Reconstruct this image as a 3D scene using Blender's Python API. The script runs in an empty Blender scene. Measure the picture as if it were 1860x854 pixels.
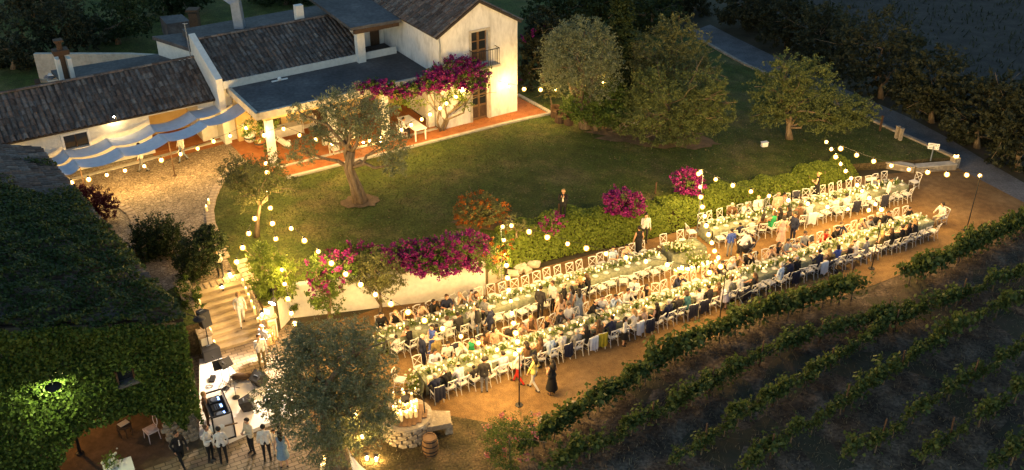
import bpy, bmesh, math, random
import numpy as np
from mathutils import Vector, Matrix
from mathutils.geometry import delaunay_2d_cdt
random.seed(7); rng = np.random.default_rng(7)
S = bpy.context.scene
COL = S.collection
PI = math.pi
# ------------------------------------------------------------------ camera
HC, TH, FP = 26.0, math.radians(30), 1800.0      # drone height, pitch below horizon, focal length in px of a 1860 px frame
cam = bpy.data.cameras.new('camera'); camo = bpy.data.objects.new('camera', cam); COL.objects.link(camo)
camo.location = (0, 0, HC); camo.rotation_euler = (PI/2 - TH, 0, 0)
cam.sensor_fit = 'HORIZONTAL'; cam.sensor_width = 36; cam.lens = 36*FP/1860; cam.clip_end = 2000; cam.clip_start = 0.5
S.camera = camo
# ------------------------------------------------------------------ dusk sky, faint last sun, exposure
W = bpy.data.worlds.new('World'); S.world = W; W.use_nodes = True
wn = W.node_tree.nodes; wl = W.node_tree.links
SUN_EL, SUN_ROT = math.radians(4.0), math.radians(200)
sky = wn.new('ShaderNodeTexSky'); sky.sky_type = 'NISHITA'; sky.sun_disc = False
sky.sun_elevation = SUN_EL; sky.sun_rotation = SUN_ROT; sky.ozone_density = 2.0; sky.dust_density = 0.3
wl.new(sky.outputs[0], wn['Background'].inputs[0]); wn['Background'].inputs[1].default_value = 0.15
sl = bpy.data.lights.new('sun', 'SUN'); sl.energy = 0.03; sl.angle = math.radians(15); sl.color = (1, .85, .7)
so = bpy.data.objects.new('sun', sl); COL.objects.link(so)
so.rotation_euler = (PI/2 - SUN_EL - .25, 0, PI - SUN_ROT)
S.view_settings.view_transform = 'Standard'; S.view_settings.look = 'None'
S.view_settings.exposure = 1.5; S.view_settings.gamma = 1.0; S.view_settings.use_curve_mapping = False
cy = S.cycles
cy.use_denoising = True; cy.max_bounces = 5; cy.diffuse_bounces = 2; cy.glossy_bounces = 2; cy.transmission_bounces = 4
cy.transparent_max_bounces = 8; cy.sample_clamp_indirect = 2.0; cy.sample_clamp_direct = 0
cy.caustics_reflective = False; cy.caustics_refractive = False; cy.use_light_tree = True
try: cy.denoiser = 'OPENIMAGEDENOISE'; cy.denoising_input_passes = 'RGB_ALBEDO_NORMAL'
except Exception: pass
BULB, BULBW = 300.0, 165.0
BULBC = (1.0, .60, .175)
# ------------------------------------------------------------------ measuring helpers (a pixel of the photograph at a known height / depth -> a point of the place)
cT, sT = math.cos(TH), math.sin(TH)
def G(px, py, z=0.0):
    u = (px-930)/FP; v = (py-427)/FP; D = (HC-z)/(sT+v*cT)
    return Vector((D*u, D*(cT-v*sT), z))
def at(px, py, Y):
    u = (px-930)/FP; v = (py-427)/FP; h = Y*(sT+v*cT)/(cT-v*sT)
    return Vector((u*(Y*cT+h*sT), Y, HC-h))
def mpp(p): return (p[1]*cT+(HC-p[2])*sT)/FP            # metres per pixel there
def ss(t): t = min(1, max(0, t)); return t*t*(3-2*t)
UP = 1.6
def zL(x, y): return UP - 1.15*ss((x+1)/20.0)
def GL(px, py, dz=0.0):
    z = UP
    for _ in range(12): p = G(px, py, z+dz); z = zL(p.x, p.y)
    return G(px, py, z+dz)
A33 = math.radians(33); HO = Vector((-4.2, 54.9, 0)); HE1 = Vector((math.cos(A33), math.sin(A33), 0)); HE2 = Vector((-math.sin(A33), math.cos(A33), 0))
def HF(a, b, z): return HO + HE1*a + HE2*b + Vector((0, 0, z))
# ------------------------------------------------------------------ materials
M = {}
def newmat(n):
    m = bpy.data.materials.new(n); m.use_nodes = True; M[n] = m
    return m, m.node_tree.nodes, m.node_tree.links, m.node_tree.nodes['Principled BSDF']
def mat(n, c, rough=.8, c2=None, scale=3.0, detail=6, c3=None, bump=0, bscale=None, spec=.25, metal=0, coord='Object', sharp=(.35, .65), stretch=None, grain=0, gscale=40):
    m, N, L, b = newmat(n)
    b.inputs['Roughness'].default_value = rough; b.inputs['Metallic'].default_value = metal
    b.inputs['Specular IOR Level'].default_value = spec
    b.inputs['Base Color'].default_value = (*c, 1)
    if c2 or bump:
        tc = N.new('ShaderNodeTexCoord'); src = tc.outputs[coord]
        if stretch:
            mp = N.new('ShaderNodeMapping'); mp.inputs['Scale'].default_value = stretch; L.new(src, mp.inputs[0]); src = mp.outputs[0]
    if c2:
        nz = N.new('ShaderNodeTexNoise'); nz.inputs['Scale'].default_value = scale; nz.inputs['Detail'].default_value = detail; nz.inputs['Roughness'].default_value = .65
        L.new(src, nz.inputs['Vector'])
        r = N.new('ShaderNodeValToRGB'); e = r.color_ramp.elements
        e[0].position, e[1].position = sharp; e[0].color = (*c, 1); e[1].color = (*c2, 1)
        if c3: k = e.new((sharp[0]+sharp[1])/2); k.color = (*c3, 1)
        L.new(nz.outputs[0], r.inputs[0]); out = r.outputs[0]
        for gs, gw in (((gscale, grain), (gscale/9, grain*.6)) if grain else ()):
            g1 = N.new('ShaderNodeTexNoise'); g1.inputs['Scale'].default_value = gs; g1.inputs['Detail'].default_value = 3; L.new(src, g1.inputs['Vector'])
            g2 = N.new('ShaderNodeValToRGB'); g2.color_ramp.elements[0].position = .38; g2.color_ramp.elements[1].position = .62; k = 1-gw; g2.color_ramp.elements[0].color = (k, k, k, 1)
            g3 = N.new('ShaderNodeMixRGB'); g3.blend_type = 'MULTIPLY'; g3.inputs[0].default_value = 1; L.new(g1.outputs[0], g2.inputs[0]); L.new(out, g3.inputs[1]); L.new(g2.outputs[0], g3.inputs[2]); out = g3.outputs[0]
        L.new(out, b.inputs['Base Color'])
    if bump:
        n2 = N.new('ShaderNodeTexNoise'); n2.inputs['Scale'].default_value = bscale or scale*4; n2.inputs['Detail'].default_value = 4
        L.new(src, n2.inputs['Vector'])
        bp = N.new('ShaderNodeBump'); bp.inputs['Strength'].default_value = bump; bp.inputs['Distance'].default_value = .05
        L.new(n2.outputs[0], bp.inputs['Height']); L.new(bp.outputs[0], b.inputs['Normal'])
    return m
def leafmat(n, cols, rough=.6, trans=.3):
    m, N, L, b = newmat(n)
    g = N.new('ShaderNodeNewGeometry'); r = N.new('ShaderNodeValToRGB'); e = r.color_ramp.elements
    e[0].color = (*cols[0], 1); e[1].color = (*cols[-1], 1)
    for i, c in enumerate(cols[1:-1]): k = e.new((i+1)/(len(cols)-1)); k.color = (*c, 1)
    L.new(g.outputs['Random Per Island'], r.inputs[0]); L.new(r.outputs[0], b.inputs['Base Color'])
    b.inputs['Roughness'].default_value = rough; b.inputs['Specular IOR Level'].default_value = .2
    t = N.new('ShaderNodeBsdfTranslucent'); L.new(r.outputs[0], t.inputs[0])
    mx = N.new('ShaderNodeMixShader'); mx.inputs[0].default_value = trans
    L.new(b.outputs[0], mx.inputs[1]); L.new(t.outputs[0], mx.inputs[2]); L.new(mx.outputs[0], N['Material Output'].inputs[0])
    return m
def islandmat(n, cols, rough=.8, bump=0, bscale=8):
    m, N, L, b = newmat(n)
    g = N.new('ShaderNodeNewGeometry'); r = N.new('ShaderNodeValToRGB'); e = r.color_ramp.elements
    e[0].color = (*cols[0], 1); e[1].color = (*cols[-1], 1)
    for i, c in enumerate(cols[1:-1]): k = e.new((i+1)/(len(cols)-1)); k.color = (*c, 1)
    L.new(g.outputs['Random Per Island'], r.inputs[0])
    tc = N.new('ShaderNodeTexCoord'); nz = N.new('ShaderNodeTexNoise'); nz.inputs['Scale'].default_value = bscale; nz.inputs['Detail'].default_value = 5
    L.new(tc.outputs['Object'], nz.inputs['Vector'])
    mx = N.new('ShaderNodeMixRGB'); mx.blend_type = 'MULTIPLY'; mx.inputs[0].default_value = .7
    r2 = N.new('ShaderNodeValToRGB'); r2.color_ramp.elements[0].color = (.35, .33, .3, 1); r2.color_ramp.elements[0].position = .3; r2.color_ramp.elements[1].position = .65
    L.new(nz.outputs[0], r2.inputs[0]); L.new(r.outputs[0], mx.inputs[1]); L.new(r2.outputs[0], mx.inputs[2]); L.new(mx.outputs[0], b.inputs['Base Color'])
    b.inputs['Roughness'].default_value = rough; b.inputs['Specular IOR Level'].default_value = .15
    return m
def emat(n, c, s, sampling='AUTO'):
    m = bpy.data.materials.new(n); m.use_nodes = True; M[n] = m
    N = m.node_tree.nodes; N.remove(N['Principled BSDF']); e = N.new('ShaderNodeEmission')
    e.inputs[0].default_value = (*c, 1); e.inputs[1].default_value = s
    m.node_tree.links.new(e.outputs[0], N['Material Output'].inputs[0])
    try: m.cycles.emission_sampling = sampling
    except Exception: pass
    return m
def brickmat(n, c1, c2, mortar, scale, w, h, rot=0, rough=.85, msize=.02, offset=.5):
    m, N, L, b = newmat(n)
    tc = N.new('ShaderNodeTexCoord'); mp = N.new('ShaderNodeMapping'); mp.inputs['Rotation'].default_value = (0, 0, rot)
    L.new(tc.outputs['Object'], mp.inputs[0])
    bk = N.new('ShaderNodeTexBrick'); bk.inputs['Color1'].default_value = (*c1, 1); bk.inputs['Color2'].default_value = (*c2, 1); bk.inputs['Mortar'].default_value = (*mortar, 1)
    bk.inputs['Scale'].default_value = scale; bk.inputs['Mortar Size'].default_value = msize; bk.inputs['Brick Width'].default_value = w; bk.inputs['Row Height'].default_value = h; bk.offset = offset
    L.new(mp.outputs[0], bk.inputs['Vector'])
    nz = N.new('ShaderNodeTexNoise'); nz.inputs['Scale'].default_value = 1.2; nz.inputs['Detail'].default_value = 6; L.new(tc.outputs['Object'], nz.inputs['Vector'])
    r = N.new('ShaderNodeValToRGB'); r.color_ramp.elements[0].color = (.55, .52, .5, 1); r.color_ramp.elements[0].position = .3; r.color_ramp.elements[1].position = .7
    L.new(nz.outputs[0], r.inputs[0]); mx = N.new('ShaderNodeMixRGB'); mx.blend_type = 'MULTIPLY'; mx.inputs[0].default_value = 1
    L.new(bk.outputs[0], mx.inputs[1]); L.new(r.outputs[0], mx.inputs[2]); L.new(mx.outputs[0], b.inputs['Base Color'])
    b.inputs['Roughness'].default_value = rough
    bp = N.new('ShaderNodeBump'); bp.inputs['Strength'].default_value = .4; bp.inputs['Distance'].default_value = .02; bp.invert = True
    L.new(bk.outputs['Fac'], bp.inputs['Height']); L.new(bp.outputs[0], b.inputs['Normal'])
    return m
def cobblemat(n, cols, scale, rough=.7):
    m, N, L, b = newmat(n)
    tc = N.new('ShaderNodeTexCoord'); v = N.new('ShaderNodeTexVoronoi'); v.inputs['Scale'].default_value = scale; L.new(tc.outputs['Object'], v.inputs['Vector'])
    r = N.new('ShaderNodeValToRGB'); e = r.color_ramp.elements; e[0].color = (*cols[0], 1); e[1].color = (*cols[-1], 1)
    for i, c in enumerate(cols[1:-1]): k = e.new((i+1)/(len(cols)-1)); k.color = (*c, 1)
    sp = N.new('ShaderNodeSeparateColor'); L.new(v.outputs['Color'], sp.inputs[0]); L.new(sp.outputs[0], r.inputs[0])
    d = N.new('ShaderNodeTexVoronoi'); d.feature = 'DISTANCE_TO_EDGE'; d.inputs['Scale'].default_value = scale; L.new(tc.outputs['Object'], d.inputs['Vector'])
    r2 = N.new('ShaderNodeValToRGB'); r2.color_ramp.elements[1].position = .12; r2.color_ramp.elements[0].color = (.25, .22, .18, 1)
    L.new(d.outputs['Distance'], r2.inputs[0]); mx = N.new('ShaderNodeMixRGB'); mx.blend_type = 'MULTIPLY'; mx.inputs[0].default_value = 1
    L.new(r.outputs[0], mx.inputs[1]); L.new(r2.outputs[0], mx.inputs[2])
    nz = N.new('ShaderNodeTexNoise'); nz.inputs['Scale'].default_value = .7; nz.inputs['Detail'].default_value = 5; L.new(tc.outputs['Object'], nz.inputs['Vector'])
    r3 = N.new('ShaderNodeValToRGB'); r3.color_ramp.elements[0].color = (.6, .58, .52, 1); r3.color_ramp.elements[0].position = .3; r3.color_ramp.elements[1].position = .7
    L.new(nz.outputs[0], r3.inputs[0]); m2 = N.new('ShaderNodeMixRGB'); m2.blend_type = 'MULTIPLY'; m2.inputs[0].default_value = 1
    L.new(mx.outputs[0], m2.inputs[1]); L.new(r3.outputs[0], m2.inputs[2]); L.new(m2.outputs[0], b.inputs['Base Color'])
    b.inputs['Roughness'].default_value = rough
    bp = N.new('ShaderNodeBump'); bp.inputs['Strength'].default_value = .7; bp.inputs['Distance'].default_value = .03
    L.new(d.outputs['Distance'], bp.inputs['Height']); L.new(bp.outputs[0], b.inputs['Normal'])
    return m
mat('earth', (.035, .028, .020), .95, (.075, .055, .036), .6, c3=(.05, .045, .025), bump=.6, bscale=3)
mat('dryfield', (.026, .021, .018), .95, (.055, .045, .038), .8, bump=.8, bscale=6)
mat('gravel', (.19, .105, .042), .95, (.36, .225, .105), .35, c3=(.265, .16, .068), bump=.5, bscale=14, sharp=(.3, .7), grain=.4, gscale=26)
mat('roughgrass', (.07, .062, .024), .95, (.19, .13, .065), .9, c3=(.11, .085, .04), bump=.7, bscale=12, grain=.5, gscale=10)
mat('soil', (.075, .052, .034), .95, (.19, .140, .098), .9, c3=(.115, .082, .056), bump=.9, bscale=7, grain=.55, gscale=8)
mat('lawn', (.050, .090, .012), .95, (.22, .175, .065), .33, c3=(.098, .122, .022), bump=.8, bscale=22, sharp=(.3, .72), grain=.5, gscale=11)
mat('dirtpath', (.10, .07, .04), .95, (.18, .12, .07), 2, bump=.5)
mat('asphalt', (.13, .128, .135), .9, (.20, .195, .20), .7, bump=.4, bscale=30, grain=.3, gscale=9)
mat('terracotta', (.30, .105, .035), .75, (.40, .16, .055), 2.2, c3=(.34, .125, .04), bump=.15)
cobblemat('cobbles', [(.24, .175, .115), (.38, .295, .20), (.31, .235, .155), (.47, .38, .275)], 6.0)
brickmat('pavers', (.36, .27, .17), (.27, .20, .12), (.12, .09, .05), 1.0, .42, .21, rot=-.5)
mat('plaster', (.70, .67, .60), .9, (.78, .75, .68), .7, bump=.25, bscale=9, grain=.10, gscale=5)
mat('oldplaster', (.76, .74, .70), .9, (.34, .32, .29), 1.1, bump=.3, bscale=9, sharp=(.48, .9), stretch=(1.8, 1.8, .7), grain=.10, gscale=4)
mat('ochre', (.55, .36, .14), .9, (.62, .45, .22), 1.5, bump=.2)
mat('slab', (.075, .072, .074), .75, (.15, .142, .140), .45, c3=(.10, .095, .097), bump=.2, bscale=5, grain=.3, gscale=5)
mat('coping', (.36, .32, .26), .9, (.52, .47, .38), 3, bump=.3)
mat('stone', (.34, .28, .20), .9, (.50, .43, .33), 2.5, c3=(.24, .20, .15), bump=.7, bscale=6)
mat('stepstone', (.36, .28, .17), .85, (.48, .38, .24), 2.0, bump=.3)
islandmat('tile', [(.085, .062, .05), (.15, .11, .09), (.13, .115, .105), (.20, .135, .10), (.20, .18, .165), (.075, .062, .056), (.26, .22, .185)], .85)
islandmat('brick', [(.40, .30, .20), (.50, .40, .28), (.44, .33, .22)], .85)
mat('darkbase', (.05, .04, .035), .9)
mat('wood', (.16, .085, .04), .6, (.23, .13, .06), 3, stretch=(1, 1, 6))
mat('darkwood', (.055, .03, .018), .7, (.10, .06, .035), 4, stretch=(5, 5, 1))
mat('paleplank', (.42, .28, .12), .7, (.52, .36, .17), 4, stretch=(6, 6, 1))
mat('bark', (.12, .085, .05), .95, (.24, .18, .12), 5, bump=.9, bscale=10, stretch=(2, 2, .5))
mat('glass', (.02, .022, .026), .08, spec=.6)
mat('iron', (.025, .025, .028), .5, metal=.4)
mat('blackbox', (.018, .018, .020), .55, (.03, .03, .032), 20)
mat('grille', (.03, .03, .03), .7)
mat('zinc', (.16, .19, .23), .45, (.24, .27, .32), 3, metal=.3)
mat('whitepaint', (.78, .76, .72), .5)
mat('chairwhite', (.64, .62, .58), .45, (.56, .54, .50), 6)
mat('cushion', (.72, .69, .62), .85, (.64, .60, .53), 8)
mat('cloth', (.175, .20, .135), .9, (.29, .30, .215), 1.6, bump=.35, bscale=4, grain=.3, gscale=8)
mat('sail', (.56, .56, .60), .9, (.66, .66, .69), 3)
mat('ceramic', (.50, .48, .42), .3, spec=.4)
mat('wine', (.25, .26, .18), .1, spec=.6)
mat('greenbottle', (.03, .05, .02), .15, spec=.6)
mat('stagefloor', (.74, .70, .66), .6, (.66, .62, .58), 2)
mat('wicker', (.05, .03, .018), .8, (.10, .06, .035), 25)
mat('pinkplastic', (.72, .58, .52), .5)
mat('signwhite', (.80, .78, .74), .5)
mat('ink', (.05, .05, .05), .6)
mat('red', (.55, .03, .02), .5)
mat('straw', (.30, .25, .16), .95)
mat('mustard', (.42, .33, .03), .9, (.34, .26, .02), 5)
mat('paleblue', (.52, .58, .66), .9, (.44, .5, .58), 5)
mat('navycloth', (.02, .022, .04), .9, (.035, .035, .05), 5)
leafmat('olive', [(.10, .12, .056), (.165, .19, .098), (.25, .27, .165), (.125, .15, .07)])
leafmat('olive2', [(.075, .085, .028), (.13, .14, .045), (.18, .18, .08), (.10, .11, .035)])
leafmat('green', [(.055, .09, .015), (.09, .14, .025), (.13, .18, .038), (.07, .11, .02)])
leafmat('limegreen', [(.08, .12, .015), (.13, .18, .025), (.17, .22, .04), (.10, .14, .02)])
leafmat('greygreen', [(.065, .085, .024), (.115, .140, .040), (.17, .195, .07), (.085, .11, .03)])
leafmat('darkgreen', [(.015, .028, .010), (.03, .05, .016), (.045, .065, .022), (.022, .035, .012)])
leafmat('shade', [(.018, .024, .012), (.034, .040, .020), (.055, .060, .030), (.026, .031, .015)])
leafmat('ivy', [(.022, .045, .007), (.048, .085, .012), (.080, .125, .022), (.030, .060, .009)])
leafmat('hedge', [(.09, .13, .016), (.145, .195, .026), (.20, .245, .04), (.11, .15, .018)])
leafmat('vine', [(.036, .058, .013), (.064, .09, .021), (.10, .125, .034), (.048, .07, .017)])
leafmat('magenta', [(.17, .010, .10), (.27, .014, .17), (.10, .008, .065), (.33, .03, .25), (.20, .03, .09), (.14, .008, .13)])
leafmat('orange', [(.36, .11, .014), (.26, .07, .012), (.42, .16, .02)])
leafmat('rose', [(.60, .10, .10), (.7, .25, .22), (.65, .16, .14), (.75, .5, .4)])
leafmat('whiteflower', [(.62, .60, .48), (.55, .53, .38), (.66, .64, .56), (.52, .54, .30)], trans=.15)
leafmat('purple', [(.035, .004, .012), (.06, .006, .02), (.025, .005, .010)])
leafmat('roofivy', [(.020, .036, .010), (.042, .065, .014), (.066, .092, .022), (.028, .046, .012)])
leafmat('drygrass', [(.16, .13, .08), (.24, .20, .13), (.11, .09, .05)])
leafmat('grassblade', [(.04, .06, .012), (.08, .09, .02), (.06, .075, .015)])
emat('bulb', BULBC, BULB)
emat('flame', (1, .58, .18), 7, 'NONE')
emat('lampcool', (1.0, 1.0, .42), 420)
emat('walllamp', (1, .72, .30), 150)
emat('dimlamp', (1, .5, .14), 420)
emat('stagelamp', (1, .82, .72), 150)
emat('screen', (.25, .45, 1), 2.5, 'NONE')
m, N, L, b = newmat('wax'); b.inputs['Base Color'].default_value = (.85, .72, .42, 1); b.inputs['Emission Color'].default_value = (1, .58, .16, 1); b.inputs['Emission Strength'].default_value = .12
try: m.cycles.emission_sampling = 'NONE'
except Exception: pass
for n_, c_, e_, f_ in (('halo_shell', (1, .46, .06), 2.0, .26), ('filament', (1, .66, .22), 26.0, .5)):  # first: see-through glowing shell imitating a lens halo; second: the lit bulb core
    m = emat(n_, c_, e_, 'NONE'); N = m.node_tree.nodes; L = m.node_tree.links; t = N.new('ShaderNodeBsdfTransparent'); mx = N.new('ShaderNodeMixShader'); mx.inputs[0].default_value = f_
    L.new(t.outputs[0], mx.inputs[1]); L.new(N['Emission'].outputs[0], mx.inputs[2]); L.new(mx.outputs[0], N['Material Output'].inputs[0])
m, N, L, b = newmat('clearglass'); t = N.new('ShaderNodeBsdfTransparent'); mx = N.new('ShaderNodeMixShader'); mx.inputs[0].default_value = .45
b.inputs['Roughness'].default_value = .05; b.inputs['Base Color'].default_value = (.8, .82, .8, 1)
L.new(t.outputs[0], mx.inputs[1]); L.new(b.outputs[0], mx.inputs[2]); L.new(mx.outputs[0], N['Material Output'].inputs[0])
# ------------------------------------------------------------------ mesh builder
def wloc(o):
    v = Vector((0, 0, 0))
    while o: v += o.location; o = o.parent
    return v
def tag(o, label=None, cat=None, group=None, kind=None):
    if label: o['label'] = label
    if cat: o['category'] = cat
    if group: o['group'] = group
    if kind: o['kind'] = kind
    return o
def empty(name, loc, label=None, cat=None, group=None, rz=0):
    o = bpy.data.objects.new(name, None); o.empty_display_size = .2; COL.objects.link(o)
    o.location = loc; o.rotation_euler = (0, 0, rz); return tag(o, label, cat, group)
def link(name, me, parent=None, loc=None):
    o = bpy.data.objects.new(name, me); COL.objects.link(o)
    if parent: o.parent = parent
    if loc is not None: o.location = loc
    return o
def obj_np(name, V, Fq, mats, parent=None, mi=None, local=False, smooth=False, loc=None):
    """V (n,3) array, Fq (m,k) int array of k-gons"""
    V = np.asarray(V, dtype=np.float32)
    if loc is not None: off = np.array(loc)
    elif parent and not local: off = np.array(wloc(parent))
    else: off = np.zeros(3)
    V = V - off.astype(np.float32)
    me = bpy.data.meshes.new(name); n, k = Fq.shape
    me.vertices.add(len(V)); me.vertices.foreach_set('co', V.ravel())
    me.loops.add(n*k); me.loops.foreach_set('vertex_index', Fq.astype(np.int32).ravel())
    me.polygons.add(n); me.polygons.foreach_set('loop_start', (np.arange(n)*k).astype(np.int32)); me.polygons.foreach_set('loop_total', np.full(n, k, dtype=np.int32))
    if smooth: me.polygons.foreach_set('use_smooth', np.ones(n, dtype=bool))
    for m in (mats if isinstance(mats, (list, tuple)) else [mats]): me.materials.append(M[m])
    if mi is not None: me.polygons.foreach_set('material_index', mi.astype(np.int32))
    me.update()
    return link(name, me, parent, loc)
class MB:
    def __init__(s): s.v = []; s.f = []; s.m = []; s.mi = 0; s.T = None
    def add(s, vs, fs):
        n = len(s.v)
        for p in vs:
            p = Vector(p); s.v.append(s.T @ p if s.T else p)
        for f in fs: s.f.append([n+i for i in f]); s.m.append(s.mi)
    def hexa(s, b, t):   # bottom ring, top ring
        n = len(b); s.add(list(b)+list(t), [list(range(n))[::-1], [n+i for i in range(n)]] + [[i, (i+1) % n, n+(i+1) % n, n+i] for i in range(n)])
    def box(s, c, d, rz=0):
        c = Vector(c); R = Matrix.Rotation(rz, 3, 'Z'); x, y, z = d[0]/2, d[1]/2, d[2]/2
        q = [(-x, -y), (x, -y), (x, y), (-x, y)]
        s.hexa([c+R @ Vector((a, b, -z)) for a, b in q], [c+R @ Vector((a, b, z)) for a, b in q])
    def obox(s, p, e1, e2, l, w, z0, z1):   # box on a ground frame from corner p
        q = [p, p+e1*l, p+e1*l+e2*w, p+e2*w]
        s.hexa([Vector((a.x, a.y, z0)) for a in q], [Vector((a.x, a.y, z1)) for a in q])
    def bar(s, a, b, w, h=None):
        a = Vector(a); b = Vector(b); h = h or w; d = (b-a).normalized(); up = Vector((0, 0, 1)) if abs(d.z) < .9 else Vector((0, 1, 0))
        x = d.cross(up).normalized()*w/2; y = x.cross(d).normalized()*h/2
        s.hexa([a-x-y, a+x-y, a+x+y, a-x+y], [b-x-y, b+x-y, b+x+y, b-x+y])
    def tube(s, pts, rad, n=6, cap=True):
        pts = [Vector(p) for p in pts]
        if not isinstance(rad, (list, tuple)): rad = [rad]*len(pts)
        vs = []; px = None
        for i, p in enumerate(pts):
            d = (pts[min(i+1, len(pts)-1)]-pts[max(i-1, 0)])
            d = d.normalized() if d.length > 1e-6 else Vector((0, 0, 1))
            if px is None: px = d.orthogonal().normalized()
            x = (px-d*px.dot(d)); x = x.normalized() if x.length > 1e-5 else d.orthogonal().normalized(); px = x; y = d.cross(x)
            vs += [p+(x*math.cos(k*2*PI/n)+y*math.sin(k*2*PI/n))*rad[i] for k in range(n)]
        fs = [[i*n+k, i*n+(k+1) % n, (i+1)*n+(k+1) % n, (i+1)*n+k] for i in range(len(pts)-1) for k in range(n)]
        if cap: fs += [list(range(n))[::-1], [(len(pts)-1)*n+k for k in range(n)]]
        s.add(vs, fs)
    def ell(s, c, r, nu=10, nv=6):
        c = Vector(c); r = (r, r, r) if not isinstance(r, (list, tuple)) else r
        vs = [c+Vector((0, 0, -r[2]))]
        for j in range(1, nv):
            t = -PI/2+PI*j/nv
            vs += [c+Vector((r[0]*math.cos(t)*math.cos(2*PI*i/nu), r[1]*math.cos(t)*math.sin(2*PI*i/nu), r[2]*math.sin(t))) for i in range(nu)]
        vs.append(c+Vector((0, 0, r[2]))); e = len(vs)-1; fs = []
        for i in range(nu):
            fs.append([0, 1+(i+1) % nu, 1+i]); fs.append([e, e-nu+i, e-nu+(i+1) % nu])
        for j in range(nv-2):
            for i in range(nu):
                a = 1+j*nu; fs.append([a+i, a+(i+1) % nu, a+nu+(i+1) % nu, a+nu+i])
        s.add(vs, fs)
    def lathe(s, prof, n=12, c=(0, 0, 0), cap=True):
        c = Vector(c); vs = []
        for r, z in prof: vs += [c+Vector((r*math.cos(2*PI*k/n), r*math.sin(2*PI*k/n), z)) for k in range(n)]
        fs = [[i*n+k, i*n+(k+1) % n, (i+1)*n+(k+1) % n, (i+1)*n+k] for i in range(len(prof)-1) for k in range(n)]
        if cap: fs += [list(range(n))[::-1], [(len(prof)-1)*n+k for k in range(n)]]
        s.add(vs, fs)
    def mesh(s, name, mats, off=Vector((0, 0, 0)), smooth=False):
        me = bpy.data.meshes.new(name); me.from_pydata([tuple(p-off) for p in s.v], [], s.f)
        for m in (mats if isinstance(mats, (list, tuple)) else [mats]): me.materials.append(M[m])
        if any(s.m): me.polygons.foreach_set('material_index', s.m)
        if smooth: me.polygons.foreach_set('use_smooth', [True]*len(me.polygons))
        me.update(); return me
    def build(s, name, mats, parent=None, smooth=False, local=False):
        if parent: return link(name, s.mesh(name, mats, Vector((0, 0, 0)) if local else wloc(parent), smooth), parent)
        if local: return link(name, s.mesh(name, mats, smooth=smooth))
        xs = [p.x for p in s.v]; ys = [p.y for p in s.v]; o = Vector(((min(xs)+max(xs))/2, (min(ys)+max(ys))/2, min(p.z for p in s.v)))
        return link(name, s.mesh(name, mats, o, smooth), None, o)
def inpoly(x, y, P):
    r = False; j = len(P)-1
    for i in range(len(P)):
        if (P[i][1] > y) != (P[j][1] > y) and x < (P[j][0]-P[i][0])*(y-P[i][1])/(P[j][1]-P[i][1])+P[i][0]: r = not r
        j = i
    return r
def sheet(name, poly, zf, res, m, skirt=0, label=None, kind='structure', jitter=0):
    P = [Vector((p[0], p[1])) for p in poly]; pts = []
    for i, p in enumerate(P):
        q = P[(i+1) % len(P)]; n = max(1, int((q-p).length/res)); pts += [p.lerp(q, k/n) for k in range(n)]
    nb = len(pts); xs = [p.x for p in P]; ys = [p.y for p in P]
    x = min(xs)+res/2
    while x < max(xs):
        y = min(ys)+res/2
        while y < max(ys):
            X, Y = x+random.uniform(-.2, .2)*res, y+random.uniform(-.2, .2)*res
            if inpoly(X, Y, P): pts.append(Vector((X, Y)))
            y += res
        x += res
    v, e, f, ov, oe, of = delaunay_2d_cdt(pts, [(i, (i+1) % nb) for i in range(nb)], [], 1, 1e-4)
    mb = MB(); mb.add([(p.x, p.y, zf(p.x, p.y)+random.uniform(-jitter, jitter)) for p in v], [list(t) for t in f])
    if skirt:
        mb.mi = 1
        for i in range(nb):
            a, b = pts[i], pts[(i+1) % nb]; mb.add([(a.x, a.y, zf(a.x, a.y)-skirt), (b.x, b.y, zf(b.x, b.y)-skirt), (b.x, b.y, zf(b.x, b.y)), (a.x, a.y, zf(a.x, a.y))], [[0, 1, 2, 3]])
    o = mb.build(name, m, smooth=False); tag(o, label, kind=kind)
    for p in o.data.polygons:
        if p.material_index == 0: p.use_smooth = True
    # faces up
    if o.data.polygons[0].normal.z < 0: o.data.flip_normals()
    return o
# ------------------------------------------------------------------ foliage
def leaf_quads(C, size, ratio=.45, up=None, updir=.0, droop=0):
    n = len(C); C = np.asarray(C)
    d = rng.normal(size=(n, 3)); d[:, 2] -= droop
    if up is not None: d += up*updir
    d /= np.linalg.norm(d, axis=1)[:, None]+1e-9
    e = rng.normal(size=(n, 3)); w = np.cross(d, e); w /= np.linalg.norm(w, axis=1)[:, None]+1e-9
    L = (size*rng.uniform(.6, 1.3, n))[:, None]; Wd = L*ratio
    V = np.stack([C-d*L/2, C+w*Wd/2, C+d*L/2, C-w*Wd/2], 1).reshape(-1, 3)
    return V, np.arange(4*n).reshape(n, 4)
def flat_leaves(C, Nrm, size, ratio=.8, tilt=.5):
    n = len(C); C = np.asarray(C); Nn = np.asarray(Nrm)+rng.normal(size=(n, 3))*tilt; Nn /= np.linalg.norm(Nn, axis=1)[:, None]+1e-9
    e = rng.normal(size=(n, 3)); d = np.cross(Nn, e); d /= np.linalg.norm(d, axis=1)[:, None]+1e-9; w = np.cross(Nn, d)
    L = (size*rng.uniform(.6, 1.35, n))[:, None]; Wd = L*ratio
    V = np.stack([C-d*L/2, C+w*Wd/2, C+d*L/2, C-w*Wd/2], 1).reshape(-1, 3)
    return V, np.arange(4*n).reshape(n, 4)
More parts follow.
